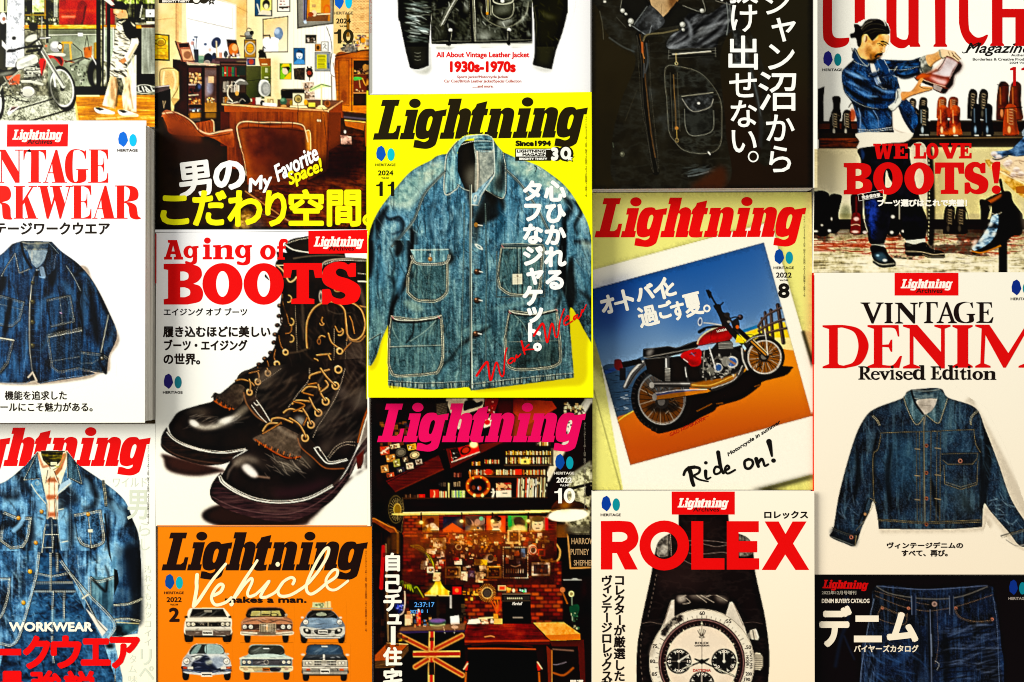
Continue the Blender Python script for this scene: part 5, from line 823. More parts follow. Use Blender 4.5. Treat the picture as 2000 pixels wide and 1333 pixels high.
for x,y in ((490,1090),(833,1080),(1095,1078),(1400,1078)): line('%d,%d %d,%d' % (x,1012,x,y - 14),3,'140a06');ell(x,y,15,13,'fff0c0',1,1.5);ell(x,y+4,40,26,'ffc868',.4,6)
line('340,1185 1570,1180',5,'8a3810',.9,1);rect(340,1185,1640,1195,'3c1206')
ell(1735,1030,172,54,'fdf4dc',1,.8,-.07);fill('~1600,985 1640,910 1720,900 1850,920 1905,980 1760,975','4a2410');fill('~1690,930 1760,910 1740,970 1670,975','d89850',.7,4);line('~1565,1040 1600,990 1740,974 1900,980',2,'8a5a34')
rect(1630,1100,1740,1240,'7a4c2c',.9,3);fill('1700,1130 1935,1110 1935,1180 1740,1180','5a5444',.9,3);rect(1728,1190,1940,1333,'120e0a');line('1728,1185 1940,1185',2,'3c342c');line('1730,1190 1740,1333',2,'8a5c34')
Z(710,1050,4.348)
rect(75,-40,330,1333,tex(['0a0402','1c0c06'],dict(v=1),1.5));line('290,-40 290,130',4,'c8905c',.8,1);rect(235,-40,310,140,'5c3820',.8,2);line('170,80 150,430',7,'a81c10');line('190,60 210,880',3,'8a7458',.8);fill('200,0 230,0 215,300 195,880 185,600','6a4c30',.6,2)
bricks(335,0,700,640,142,74,30,('7a2408','98340e','b8481a','561604','2c0c04'));rect(335,330,700,640,'140804',.55,12)
rect(1640,0,1940,1333,tex(['0a0503','140a05'],dict(big=1),1.5));bricks(1620,200,1680,740,143,50,30);bricks(850,400,1690,740,144,72,34,('8a3010','a84418','c85c24','6a2008','d8743c','4c1606'))
rect(690,30,1620,400,tex(['24100a','3c1408','1a0a06'],dict(mid=1),1.4));rect(690,30,700,400,'8a3c1c');line('690,44 1180,40',3,'a84c1c')
CL_=['e8dcc0','d8c4a0','c8b490','a07858','8a3c28','3c2c24','f4ecd8','c87840','5c4c44','2c3448','b83c28']
bits(70,480,-30,680,250,CL_,14,52,161);bits(120,700,-40,1150,40,CL_,12,40,162);bits(80,710,60,1170,350,CL_,8,32,163,.8);bits(50,1180,-40,1590,60,CL_,14,44,164)
for k in range(60): x=R.uniform(480,1500);y=R.uniform(-90,340);ell(x,y,R.uniform(5,14),R.uniform(5,14),R.choice(CL_),.8)
fr3=lambda x0,y0,x1,y1,f,c,sd: (rect(x0,y0,x1,y1,f),rect(x0+14,y0+14,x1 - 14,y1 - 14,c),bits(10,x0+18,y0+18,x1 - 40,y1 - 34,['5c3820','d8a870','1c1410','a85838'],8,24,sd),line('%d,%d %d,%d %d,%d %d,%d' % (x0,y0,x1,y0,x1,y1,x0,y1),.9,'f0d8a0',.8,closed=True))
fr3(592,8,690,80,'d8ccb4','e8e0cc',1);fr3(1048,245,1168,345,'b88848','241810',2);fr3(695,250,820,340,'8c7050','3c1c14',3);fr3(1430,215,1580,325,'c8c0b0','302c34',4);fr3(1225,-60,1330,50,'c8b490','4a2c1c',5);rect(970,-30,1175,38,'6a3418');bits(12,985,-20,1060,15,['e8d8b0'],6,14,165,1,2);fr3(540,250,605,300,'e8e0d0','48342c',6)
rect(1185,85,1395,345,'140e0a');stitch('1185,85 1395,85 1395,345 1185,345 1185,85','e8e0cc',1.8,2,2.4);bits(18,1200,100,1350,180,['4c4c5c','c86030','e8dcc0','2c5a8a','3c2c24'],16,50,166);line('~1255,240 1290,248 1330,236',2,'c8c0b0');
for k in range(8): line('%d,270 %d,300' % (1215+k*20,1213+k*20),1.6,'a89c8c')
ell(1065,178,44,38,'9c8c7c');ell(1080,175,26,26,'2c2420');ell(1432,105,42,44,'d8c8bc');ell(1440,110,30,34,'b83c34',.9,.6,0,8);ell(1440,108,20,24,'3c3030');rect(1480,100,1545,160,'c84838');rect(1490,110,1530,150,'2c2420',.8);ell(808,82,24,22,'a89c88',1,.6,0,6);fill('940,185 1055,190 1045,240 945,235','e0b860');fill('980,240 1040,240 1035,290 985,285','d8c4a0');fill('830,290 885,290 880,370 825,360','ecdcc0');fill('955,295 1020,295 1015,385 950,380','e0c8a0');rect(890,280,945,340,'4c4068');ell(920,320,14,16,'b8b0c0');fill('595,300 655,300 655,370 590,370','e0c8a0');rect(770,200,835,232,'e8dcc8');ell(785,185,26,16,'b82c18')
for x in (1010,1050,1090): line('%d,75 %d,120' % (x,x - 20),1.8,'c88848');ell(x - 22,120,8,10,'d8a058')
line('990,360 1130,362',3,'c86c3c');rect(1340,95,1370,130,'3c78b0')
for k in range(14):
    s='~%d,%d %d,%d %d,%d' % (400+k*4,70+k*2,460+k*9,60+k*9,520+k*7,100+k*14);line(s,2,R.choice(['9aa838','c8cc50','6a7c28','3c4a18']),.9)
for k in range(10): line('~%d,%d %d,%d %d,%d' % (380+k*6,430,330+k*14,370+k*6,310+k*22,400+k*12),2.4,R.choice(['4c5a20','8a9440','2c3414']),.9)
line('~1640,60 1670,120 1640,200 1510,190 1500,160',3.4,'b08858');line('~1600,185 1560,190 1510,200',2.4,'b08858');line('1540,330 1400,335',2,'5c3820')
mask('340,-60 1640,-60 1640,400 340,400');shade('mid',.42,.25,'1a0802',.6);shade('fine',.5,.3,'3a1404',.35)
for x,y in ((490,-40),(833,-50),(1095,-50),(1400,-50)): ell(x,y+60,150,110,'ff9a3c',.28,30)
fill('340,-60 1640,-60 1640,400 340,400','a84410',.16);mask(None)
# lamp with shade, desk things
fill('525,490~ 560,450~ 600,400~ 610,372 655,372 665,400~ 700,440~ 740,462 730,495',tex(['d88820','f0b040','ffd878'],dict(v=.6,mid=.4),1.2));fill('~560,440 620,390 640,480 560,485','fff0b0',.6,4);stitch('525,492 735,497','f8e0a8',2.2,1.2,1.6);line('628,500 632,680',5,'4a3024',1,1);ell(632,700,34,14,'4a3828');ell(628,640,20,26,'6a503c',.9,1)
rect(505,500,560,540,'a84c1c',.7,3);rect(560,505,860,690,'1a100a',.8,3)
fill('~330,540 345,520 350,600 330,640 300,655 270,620 262,560','1c2450',1,1);bits(12,275,570,330,610,['4c58c8','8a90e0'],6,18,167);line('~350,460 352,560 335,640 300,660',2.4,'c8b8a0',.8);rect(385,530,620,665,'0c0a14')
fill('350,655 415,650 415,745 352,748','c89c78');rect(355,690,400,740,'e8c8a4',.8);rect(370,625,400,655,'a87450');fill('450,640~ 467,610 486,640~ 486,745 450,748','e03818');line('460,640 460,740',2,'ff9070',.8);ell(467,622,9,14,'f0e0d0');bits(30,400,650,560,745,['8a4c2c','c88450','4c6c8c','e0c090','2c1c14'],10,30,168)
fill('~555,710 600,690 680,695 700,715 680,770 600,778 565,750','2c4c34');fill('~555,705 620,690 700,700 660,725 590,725','8a5ca0',.8,1);line('~570,745 630,752 685,740',3,'8cc890');rect(732,470,750,600,'9c9890');rect(725,462,755,490,'1c1814');rect(700,600,770,700,'141410');rect(755,490,860,560,'120e0a');rect(820,500,850,720,'0e0c0a');bits(16,790,560,870,700,['3c3024','140e0a','5c4830'],12,34,169)
fill('735,672 810,662 815,735 742,742','e8e8e0');ell(775,762,30,14,'f0ece0');line('~680,760 700,850 740,855 775,800 760,740',1.2,'c8c0b4');fill('895,700 980,690 1000,730 880,740','f0e4d0');bits(14,890,680,1080,730,['e8d8bc','c84c30','d8b890','f4ecdc'],14,34,170);line('980,690 1100,680',3,'e8c898')
rect(755,420,830,485,'d83418');ell(792,450,16,16,'f08858');bits(16,840,420,970,520,['3c1c10','c88c4c','1c1410','e0a860'],14,34,171);ell(1050,472,40,42,'2c1c14')
for k in range(30): t=k*.2094;line('%f,%f %f,%f' % (1050+42*math.cos(t),472+44*math.sin(t),1050+72*math.cos(t),472+76*math.sin(t)),1,'b8905c',.85)
ell(1050,472,44,46,'c8a070',.9,.6,0,6);ell(1050,474,30,32,'4a4038');bits(10,1150,405,1240,445,['e0a860','c86838','3c2420'],16,40,172);rect(1142,408,1210,452,'c89c74');rect(1152,416,1200,446,'d85028');rect(1310,425,1392,468,'141c18');bits(12,1322,434,1372,452,['48e070','1c5c34','d8f8e0'],8,18,173);ell(1275,452,12,16,'d8c8a8')
for k in range(16): line('~%d,%d %d,%d %d,%d' % (1130,650,1110+k*4,600,1080+k*7,530+(k % 4)*14),1.2,R.choice(['c86830','e0a050','8a4420','d84c28']),.8)
fill('1105,650 1140,650 1145,690 1100,690','c89050');fill('1110,690 1180,690 1185,735 1105,735','e0a868')
fill('1172,480 1300,475 1418,480 1425,745 1180,745','0e0b09');fill('1190,500 1410,498 1410,530 1192,532','2c2824');line('1180,482 1415,482',2,'6c5c4c');line('1180,540 1415,538',1,'5c4c3c');rect(1195,545,1405,735,'0a0807');line('1270,682 1350,682',1.4,'a89c8c')
for x in range(1225,1360,17): ell(x,518,5,6,'d8c8a0')
# desk, chest, chair
fill('880,735 1440,735 1580,880 835,895',tex(['3c0e04','641c08','8c3010','b04c1c'],dict(mid=.5,big=.3,h=.2),1.6));line('835,885 1575,878',4,'a84818',.9,1);fill('835,895 1580,888 1580,910 835,915','4a1406');line('~1030,845 1080,838 1110,845',2.4,'e09c70',.8,1)
fill('1440,725 1700,720 1840,820 1840,870 1590,875',tex(['d88c4c','e8a868','f4bc80'],dict(mid=.6,fine=.4),1.2));fill('1540,830 1840,820 1842,868 1585,872','c87438');fill('1580,878 1870,870 1890,1333 1850,1333 1820,930 1600,925','4c1c0c');fill('1600,925 1820,925 1850,1333 1600,1333','120805');line('1610,950 1780,962',3,'8c7060',.7,1);line('~1610,1150 1700,1170 1780,1110',4,'a86038',.8,1.5);line('~1610,1080 1650,1080 1720,1060',2,'8c8890',.6);fill('1555,920 1600,965 1605,1333 1575,1333','6a2c14');line('1600,960 1602,1333',1.4,'c88858')
fill('320,760 870,725 860,790 300,800','a87858',.7,1);fill('310,795 860,790 860,800 310,815','34284c');rect(310,815,860,1333,'0c0606')
fill('555,800 605,800 600,1333 545,1333','c8a068');fill('568,800 595,800 590,1333 560,1333','b83414');fill('420,965 820,960 820,1020 420,1020','c8a068');fill('420,978 820,974 820,1004 420,1008','a83414')
for s in ('310,835 540,950','835,835 610,950','440,1100 545,1035','605,1035 840,1170'): line(s,11,'b88c58',.95,1);line(s,5,'a83818',.95,.8)
rect(555,1060,600,1170,'1c120c');rect(560,850,600,880,'2c1810',.7)
fill('100,1000 200,900 380,905 250,1040 95,1050','a0521c');fill('100,1050 250,1040 380,920 380,960 260,1110 100,1110','3a2010');
for k in range(5): line('100,%d 255,%d 380,%d' % (1060+k*12,1050+k*12,925+k*10),.8,'a88c68',.6)
line('200,898 375,908',1.6,'f0c890');line('300,880 330,870',3,'e8a850')
fill('~890,950 920,905 1180,895 1420,915 1460,945 1465,1333 885,1333 880,1150','080202');line('~925,915 1100,898 1300,902 1430,930',5,'3c1008',.95,1);line('~890,945 1150,945 1460,950',2.4,'c0582c',.9);fill('~855,1110 885,1050 880,1130','c84020');line('~850,1120 885,1070',2,'f0d0a8');fill('~1475,1050 1510,1110 1480,1130','c84020');line('~1478,1060 1515,1115',2,'f0d0a8');line('~870,1150 865,1250',4,'a86038',.9,1);line('~1490,1150 1495,1250',4,'a86038',.9,1)
# guitars and blackboard
line('1680,440 1730,560',3,'8a5434');ell(1690,445,22,22,'a86c4c');ell(1765,480,24,26,'d8c890');ell(1765,480,14,15,'8a7850');line('1770,500 1775,720',2,'8c9c84',.8);fill('~1750,590 1820,570 1830,620 1800,680 1760,650','14402c');line('1700,362 1850,362',2,'8c8c84');ell(1795,355,30,8,'8c8c84');bits(20,1750,620,1820,780,['3c5c44','a8a484','1c1410'],6,22,174);rect(1860,350,1935,500,'2c0e08',.8,4)
rect(1740,-20,1940,255,'16120e');line('1735,-10 1758,262 1940,256',3,'9c7850')
bits(40,80,100,330,900,['1c0e08','2c1810','3c2418'],20,60,175,.6)

grade(726,780,1158,1340,1.15,1.12,.42)

# ---- black leather jacket book (fourth column, top) ----
clip(1153,-225,1598,373);Z(1150,0,3.509)
rect(0,-900,1600,1320,tex(['221a06','2a2008','2e240c'],dict(big=1),1));rect(700,700,1600,1320,'240a00',.6,40);rect(1100,-900,1600,400,'26200c',.7,20)  # brownish black: haze off the glossy upper covers put into the ink
LK=['1a1406','221c0c','2a2618','3a3c36']
mask('~70,-100 80,100 140,250 320,400 220,700 160,1000 230,1290 920,1290 940,900 900,400 1000,200 1100,300 1180,600 1180,1000 1160,1100 1240,1100 1230,600 1100,200 980,0 960,-100')
rect(0,-100,1300,1300,tex(LK,dict(big=.4,mid=.6),1.6,-.22));shade('wr',.5,.6,'46504e',.25)
mask(None)
fill('~410,-20 420,30 495,128 560,60 612,-20',tex(['b07838','d8a060','e8bc80'],dict(big=1),1.2));fill('~550,-20 612,-20 600,20 560,60','8a4c1c',.8,2);line('495,128 500,30',1.2,'a0703c',.6)
fill('230,-20 412,-20 430,40 495,130 560,70 600,10 640,40 790,85 650,170 400,210 290,150 215,90','14120a',.9)
fill('~310,175 400,60 430,40 520,150 400,235',tex(['1c1c1a','3e4244','787c7e'],dict(mid=.6,fine=.4),1.6));line('~300,180 400,240 430,180',1.4,'a0a8a8',.8);line('~310,170 400,45',1.2,'8c9490',.8);line('~215,80 225,0',1.2,'8c8c7c',.8);line('~645,40 790,85 780,0',1.4,'8c8c7c',.9);fill('~380,110 440,70 500,150 420,190','9a9ea0',.4,6)
mask('~540,330 560,250 640,200 660,130 700,90 820,100 960,20 975,200 900,260 860,330 700,330')
rect(500,0,1000,340,tex(['100f0a','2a2c2c','54585a','92989c'],dict(wr=.5,big=.2,mid=.3),1.8,-.12));folds(40,560,60,960,330,-35,18,260,26,'c4c8ca',.4,3,201);folds(40,560,60,960,330,-35,18,260,24,'08080a',.75,3,202);mask(None)
for s,w,a in (('~680,150 700,260 620,310 560,330',30,.7),('~900,110 820,200 720,260',36,.6),('~960,140 880,240 780,300',20,.5),('~660,130 700,190 690,240',16,.6)): line(s,w/3.509,'a0a6aa',a,4,-1)
line('~945,20 955,150 945,240',2,'8c948c',.8);line('~965,30 975,150 1000,250',1.4,'6c746c',.8);fill('~985,150 1020,180 1080,300 1100,440 1060,450 1000,430 990,300',tex(['1c1e1c','42484a','74797a'],dict(fine=.5,mid=.5),1.6),.85,3);line('~1100,440 1130,560 1160,700 1180,850 1175,1000',8,'2e3434',.7,3);line('~1110,480 1150,640 1180,800',3,'7a8a8c',.5,2,-1)
line('~990,440 1040,435 1090,445',2,'98a4a4',.8)
fill('~740,400 860,390 820,440 760,440','3a3e3e',.6,5);line('~75,80 95,180 100,270',1.4,'6a6a5a',.6);line('~140,260 230,320 310,355',3,'4c5454',.8,1.5);line('~190,120 255,190',1.2,'55554a',.7);line('~330,620 290,720 250,830',1,'4a4430',.7)
# main zip
for o,c,w,a in ((0,'0e0a02',14,.8),(-4.5,'6c6858',.8,.8),(5,'7c7868',.8,.7)): line(offset('~345,240 375,400 390,700 430,1000 460,1180',o),w,c,a,1)
line('~350,240 372,380 395,620 425,900 455,1080',1.8,'8a5828',.8,.8);line('~395,300 405,420 385,500',3,'50585c',.8,1.2);line('~380,440 375,530',3,'444c50',.8,1.2);stitch('~410,280 425,600 460,950 480,1160','6c6858',.7);stitch('~330,250 360,700 410,1000 430,1160','5c5848',.7);line('~375,280 400,240 520,225 610,205',3,'7c7048',.9);line('365,295 368,360',4,'d8642c',.95,.8);line('370,365 380,400',2,'c87838')
# zipped pocket and D pouch
for o in (0,16,36,56): line('548,%d 870,%d' % (345+o,330+o),1,'8a8a78' if o in (16,36) else '55554a',.9)
rect(560,350,860,395,'0e0c06',.6,1);line('575,375 835,355',2,'c8c0a0',.9);stitch('575,372 835,352','f0ecd8',1.2,1,1);line('550,345 545,405',1,'77776a');line('868,330 870,390',1,'77776a');line('598,372 600,425',1.6,'c8b070');ell(600,437,9,10,'d8c080',1,.5,0,4);ell(598,372,8,6,'e0c888')
DP='~525,470 640,462 760,500 850,590 905,700 912,850 905,980 860,1040 760,1055 650,1030 590,970 550,900 535,700'
line(DP,1.2,'8c8a74',.85,.7,closed=True);stitch(offset(DP,2.4,True),'55533f',.7,closed=True);fill('~620,500 760,520 840,580 860,640 700,620 640,560',tex(['161206','26261e'],dict(wr=1),2),.7,4);mask(DP);shade('wr',.5,.6,'586460',.3);mask(None)
rect(555,500,575,900,'0e0c06',.6,1);line('580,515 600,880',1.6,'9a7038',.9);line('558,500 575,900',1,'6c6850',.8);line('605,500 625,900',1,'6c6850',.8);ell(602,880,12,12,'d88838',1,.6);line('602,890 604,950',1.6,'a88840');ell(604,963,10,13,'a88c50',1,.5,0,4)
fill('~655,750 850,750 855,880 820,920 720,935 670,900',tex(['100e06','1e1e16','34362e'],dict(wr=.5,mid=.5),1.8));line('~655,750 665,880 710,932 820,915 855,870 855,760',1.4,'8c8c78',.9)
fill('638,665 850,640 852,690~ 820,740~ 700,765~ 650,710',tex(['14130e','2c2e2c','585c5c'],dict(mid=.6,fine=.4),1.6));line('638,662 850,636',1.6,'a8a488',.9);line('~640,680 690,750 740,765 830,735 852,680',1.6,'a8a490',.9);ell(753,709,10,8,'f4f0e0')
for x,y,r in ((232,75,15),(288,147,20),(642,170,19),(776,75,15),(647,205,11),(255,98,9),(283,175,8)): ell(x,y+3,r,r,'0c0a04',.8,1.2);ell(x,y,r,r,'a8a898',1,.5);ell(x - 3,y - 3,r*.6,r*.6,'f8f8ec',1,.8)
rect(100,5,118,20,'d8d4c4');rect(905,-5,920,8,'d8d4c4');line('870,8 975,35',1.4,'8c8878',.8)
ell(230,1058,16,18,'55553f');ell(226,1054,7,7,'9c9c80',.9,.8);line('820,1045 830,1058',3,'e8e8d8');line('165,980 170,1010',1.6,'4c5440');folds(20,680,1130,830,1200,-8,12,110,8,'5c6c70',.6,1.4,203);line('~680,1210 740,1200 820,1178',2,'7a8484',.8);fill('~700,1290 780,1220 920,1140 925,1290','5a2006',.85,4)

grade(1155,-150,1597,372,.84,.8,0)
# ---- polaroid of a motorcycle on pale yellow (fourth column, middle) ----
clip(1156,374,1590,959);Z(1150,370,4.444)
rect(0,0,2000,2700,'f0eb92');rect(1890,0,1990,1400,'e6c888',.6,6)
fill('20,720 1600,270 1640,470 1900,1400 1960,1500 1990,2600 1990,2760 1000,2760 0,1500','7a7440',.55,5);
fill('20,705 1480,310~ 1560,300~ 1600,345~ 1650,540 1880,1333 1950,1560 2010,1800 1960,2510 1390,2720 1330,2700 300,2620 20,1000','fbf6e4')
Z(1150,650,4.167)
fill('0,430 280,1290 0,1290','ede78e');line('30,430 265,1285',1.6,'8a8448',.7,2);fill('1320,1290 1830,1150 1830,1290','ede78e');fill('1320,1285 1820,1155 1820,1185 1450,1290','2a2410',.85,3)
fill('1740,-20 1830,270 1830,0','d8b47c',.9,1);line('1745,0 1830,290',7,'3a3014',.75,3)
rect(1812,0,1840,262,'f0705c',.95);rect(1822,-400,1828,1290,'f4ecc8',.8)
for k in range(30): line('1826,%d 1826,%d' % (310+k*30,318+k*30),1.4,'2a2010' if k < 12 else 'd83020',.8)
PH_='35,-450 1470,-800 1815,680 335,1080'  # placeholder outline in this zoom
Z(1150,370,4.444)
PIC='36,865 1520,462 1937,2005 1935,1965 396,2380 36,1090'
Z(0,0,1)
PIC='1158,564.5 1492,474 1585.5,813 1231,909 1158,652'
fill(PIC,grad(1250,540,1340,740,'1f4f9c','b4c8cc'));fill('1158,564 1240,543 1210,640 1158,652','1a2f74',.6,14);
mask(PIC)
fill('1340,470 1500,470 1540,640 1300,660','2458a4',.5,20)
Z(1150,650,4.167)
fill('~100,300 300,250 560,200 560,700 240,740 100,700','35506c');mask(None)
Z(0,0,1);mask(PIC);Z(1150,650,4.167)
fill('120,310 230,275 240,300 130,345','2a4a90');folds(60,130,300,400,700,0,12,70,5,'0e1420',.95,.5,211);folds(14,200,500,360,640,0,12,40,5,'e8e4d8',.8,.5,212)
fill('200,745~ 360,640~ 700,430 1200,180 1500,20 1620,60 1900,500 1900,1200 200,1200',grad(1000,300,1000,950,'ee8e2a','cc5a0a'));fill('1000,700 1900,640 1900,900 300,1100 250,900','b84a06',.5,30);line('~235,722 290,680 360,640',2,'e8c45c')
Z(1150,370,4.444);fill('1320,1225 1700,1150 1760,1333 1300,1333','f4c850');fill('1320,1225 1480,1170 1470,1205 1340,1250','2878b0');fill('1480,1290 1760,1290 1780,1400 1500,1360','f0dc98');line('~1340,1260 1420,1265 1480,1290',1.2,'3a2a10')
# log fence
for a,b,w in (((1640,1005),(1690,1333),8),((1580,1050),(1600,1333),7),((1530,1070),(1560,1333),6),((1500,1120),(1520,1300),5),((1475,1180),(1490,1300),4)): line('%d,%d %d,%d' % (*a,*b),w,'3c2a24',1,.8);line('%d,%d %d,%d' % (a[0] - 6,a[1],b[0] - 8,b[1]),1.4,'8a6c60',.7)
for s in ('~1470,1190 1540,1100 1690,1020','~1475,1230 1560,1180 1720,1120','~1480,1270 1580,1240 1740,1200'): line(s,5,'48342c',1,.8);line(offset(s,-1.4),1,'9a7c6c',.7)
mask(None)
# motorcycle
Z(0,0,1);mask(PIC);Z(1150,650,4.167)
fill('~800,520 1000,450 1250,330 1330,270 1640,275 1650,300 1600,350 1420,400 1390,440 1250,540 1060,600 1020,640 900,700 800,760 600,820 540,810 520,760','0a0302')
for s in ('880,640 1000,580','1040,580 1090,572','1350,440 1390,425'): line(s,1.4,'a05a18',.8)
def wheel(cx,cy,rx,ry,rot,tw,rim,bg):
    ell(cx,cy,rx,ry,'0c0604',1,.6,rot);ell(cx,cy,rx - tw,ry - tw,bg,1,.5,rot);ell(cx,cy,rx - tw,ry - tw,rim,1,.5,rot,9)
    for k in range(30):
        t=k*.2094;a_,b_=rx - tw - 4,ry - tw - 4;q=t+(.25 if k % 2 else -.25)
        x1,y1=a_*math.cos(t),b_*math.sin(t);x0,y0=a_*.16*math.cos(q),b_*.16*math.sin(q);c_,s_=math.cos(rot),math.sin(rot)
        line('%f,%f %f,%f' % (cx+x0*c_ - y0*s_,cy+x0*s_+y0*c_,cx+x1*c_ - y1*s_,cy+x1*s_+y1*c_),1.3,'14100c' if k % 3 else 'c8c4b4',.9)
wheel(590,540,245,270,-.25,62,'8c8a84','8a4810');ell(600,400,150,90,'4c6a80',.6,6);ell(595,530,190,205,'8c8a84',.9,.5,-.25,5)
for k in range(22): t=math.radians(100+k*9);line('%f,%f %f,%f' % (590+240*math.cos(t),540+262*math.sin(t),590+222*math.cos(t),540+244*math.sin(t)),2,'2c2420',.9)
wheel(1430,200,165,165,.5,30,'b8b4a8','b86818');ell(1430,200,128,132,'d8d4c8',.9,.5,.5,5);folds(22,1330,100,1530,300,30,80,80,8,'0c0806',.85,.8,217);folds(10,1330,100,1530,300,30,80,60,5,'e8e0cc',.8,.5,218);ell(1425,200,40,40,'1c1814',.95);ell(1425,195,24,24,'8c887c',.9);fill('~470,620 520,580 700,560 740,600 690,640 560,650','0c0806',.8,2);folds(26,460,440,740,660,10,70,90,9,'0c0806',.85,.8,215);folds(12,460,440,740,660,10,70,60,5,'d8d0bc',.7,.5,216);ell(595,560,56,60,'2a2420');ell(590,560,30,34,'8c8880',.8)
fill('~280,440 330,330 400,250 460,220 470,260 400,330 340,420 300,460','4c4a48');line('~290,440 350,320 440,235',3,'d8d4c8',.9,1);line('~310,450 370,350 450,260',2,'14100c');line('~295,430 340,340 400,280',1,'f8f4e8')
fill('~205,230 230,215 265,225 275,285 260,310 215,295','7a1c1c');fill('265,240 420,210 440,250 280,290','14100e');rect(250,290,300,390,'140e0c',.9)
fill('450,215 760,190 1000,160 1250,100 1260,330 1180,390 1000,440 820,400 640,420 480,330','120a06')
fill('440,150 450,130~ 520,125~ 640,110 720,120~ 800,90~ 880,68~ 895,90 880,125~ 760,170 640,200 480,210 440,195','0e0806');line('~450,135 560,122 650,112 720,122 860,72',1.4,'6c6860',.8);fill('~480,140 530,135 500,190 470,180','c8c4b8',.6,2);line('450,205 880,125',1.6,'8c887c',.8);line('470,215 640,200 900,130',1,'5a564c')
# shocks, frame, exhausts
line('640,200 640,400',7,'3c3a38',1,.8);line('628,215 630,280',3,'d8d4cc',.9,1)
for y in range(290,390,12): line('622,%d 660,%d' % (y,y+4),1.4,'a8a498')
line('~790,280 800,360 820,440',4,'2c2a28');line('~785,285 795,360',1.6,'e8e4d8',.9)
fill('~520,400 700,400 830,400 960,420 1100,380 1240,300 1260,320 1180,390 1000,455 820,450 520,440','3a3632');line('~530,415 820,415',2.2,'c8c4bc',.9);line('~530,430 820,440',1.6,'0e0c0a');fill('830,415 1240,330 1180,385 1000,450 830,445','b86a20',.85,1);line('~840,425 1000,425 1200,340',1.4,'f0b868',.9)
fill('540,505 700,480 960,460 1000,470 960,490 720,530 550,552','c8741c');fill('545,495 700,470 960,462 700,490 550,515','3a4c8c');line('545,495 720,468 960,462',1.4,'e8e4dc');line('550,550 720,528 960,490',1.6,'14100c');ell(535,525,18,30,'a8a49c');ell(512,428,20,24,'d8d4c8')
fill('~980,460 1150,400 1230,310 1250,200 1245,150 1260,130 1290,240 1250,330 1180,400 1040,470','24201c');line('~1000,455 1180,385 1250,270',1.6,'c8c4b8',.8);line('~1245,130 1255,220 1290,300',3,'b8b4a8',.9)
ell(595,530,190,205,'0c0604',.32,3,-.25);ell(1430,200,132,134,'0c0604',.25,3,.5)
# engine
fill('900,150 1000,130 1060,60 1150,60 1180,130 1230,160 1230,300 1100,370 960,390 900,330','1a1614');bits(90,905,160,1200,370,['c8c4b8','6c685c','1c1814','3a3632','8c887c'],6,26,213,.9);fill('1055,75~ 1100,65 1160,70 1175,90 1170,130 1060,135','3c3a34');
for y in range(78,132,10): line('1058,%d 1172,%d' % (y+3,y),1,'a8a498',.8)
ell(1165,240,50,48,'b8b4a8');ell(1165,240,38,36,'2c5aa8');line('1140,225 1190,255',4,'d87a20',.7,1);ell(1115,235,34,40,'8c887c',.9);ell(1055,285,34,36,'a8a498');ell(1055,285,26,28,'2c5494');ell(990,310,30,26,'6c685c');line('980,120 1030,290',2.4,'d8d4cc',.9);line('940,150 930,320',2,'8c887c',.8);folds(20,920,180,1220,350,0,90,50,5,'f0ecd8',.8,.5,214)
fill('~745,190 800,150 905,135 915,200 905,260 840,275 800,240','c81c18');fill('~760,195 800,215 905,250 850,272 800,240','7a0e0c',.8,2);line('820,180 870,165',2,'2c2c38');line('835,165 860,190',1.6,'5c6c94');line('770,215 805,240',1.4,'e8e4d8')
TK='880,95~ 895,50~ 960,0~ 1060,-45~ 1150,-60~ 1170,0~ 1150,60~ 1000,85~ 905,105'
fill(TK,grad(1000,-50,1020,100,'5c0c0a','b41812'));fill('~900,60 960,20 1050,20 1130,-10 1140,30 1000,70 905,98','d42418',.7,3);line('~885,90 900,50 960,-5 1060,-50 1110,-55',2.4,'c8c090',.95);line('~890,108 1000,90 1150,62',1.4,'1c0c0a');line('~1000,-10 990,50',1.2,'5c0c0a',.7)
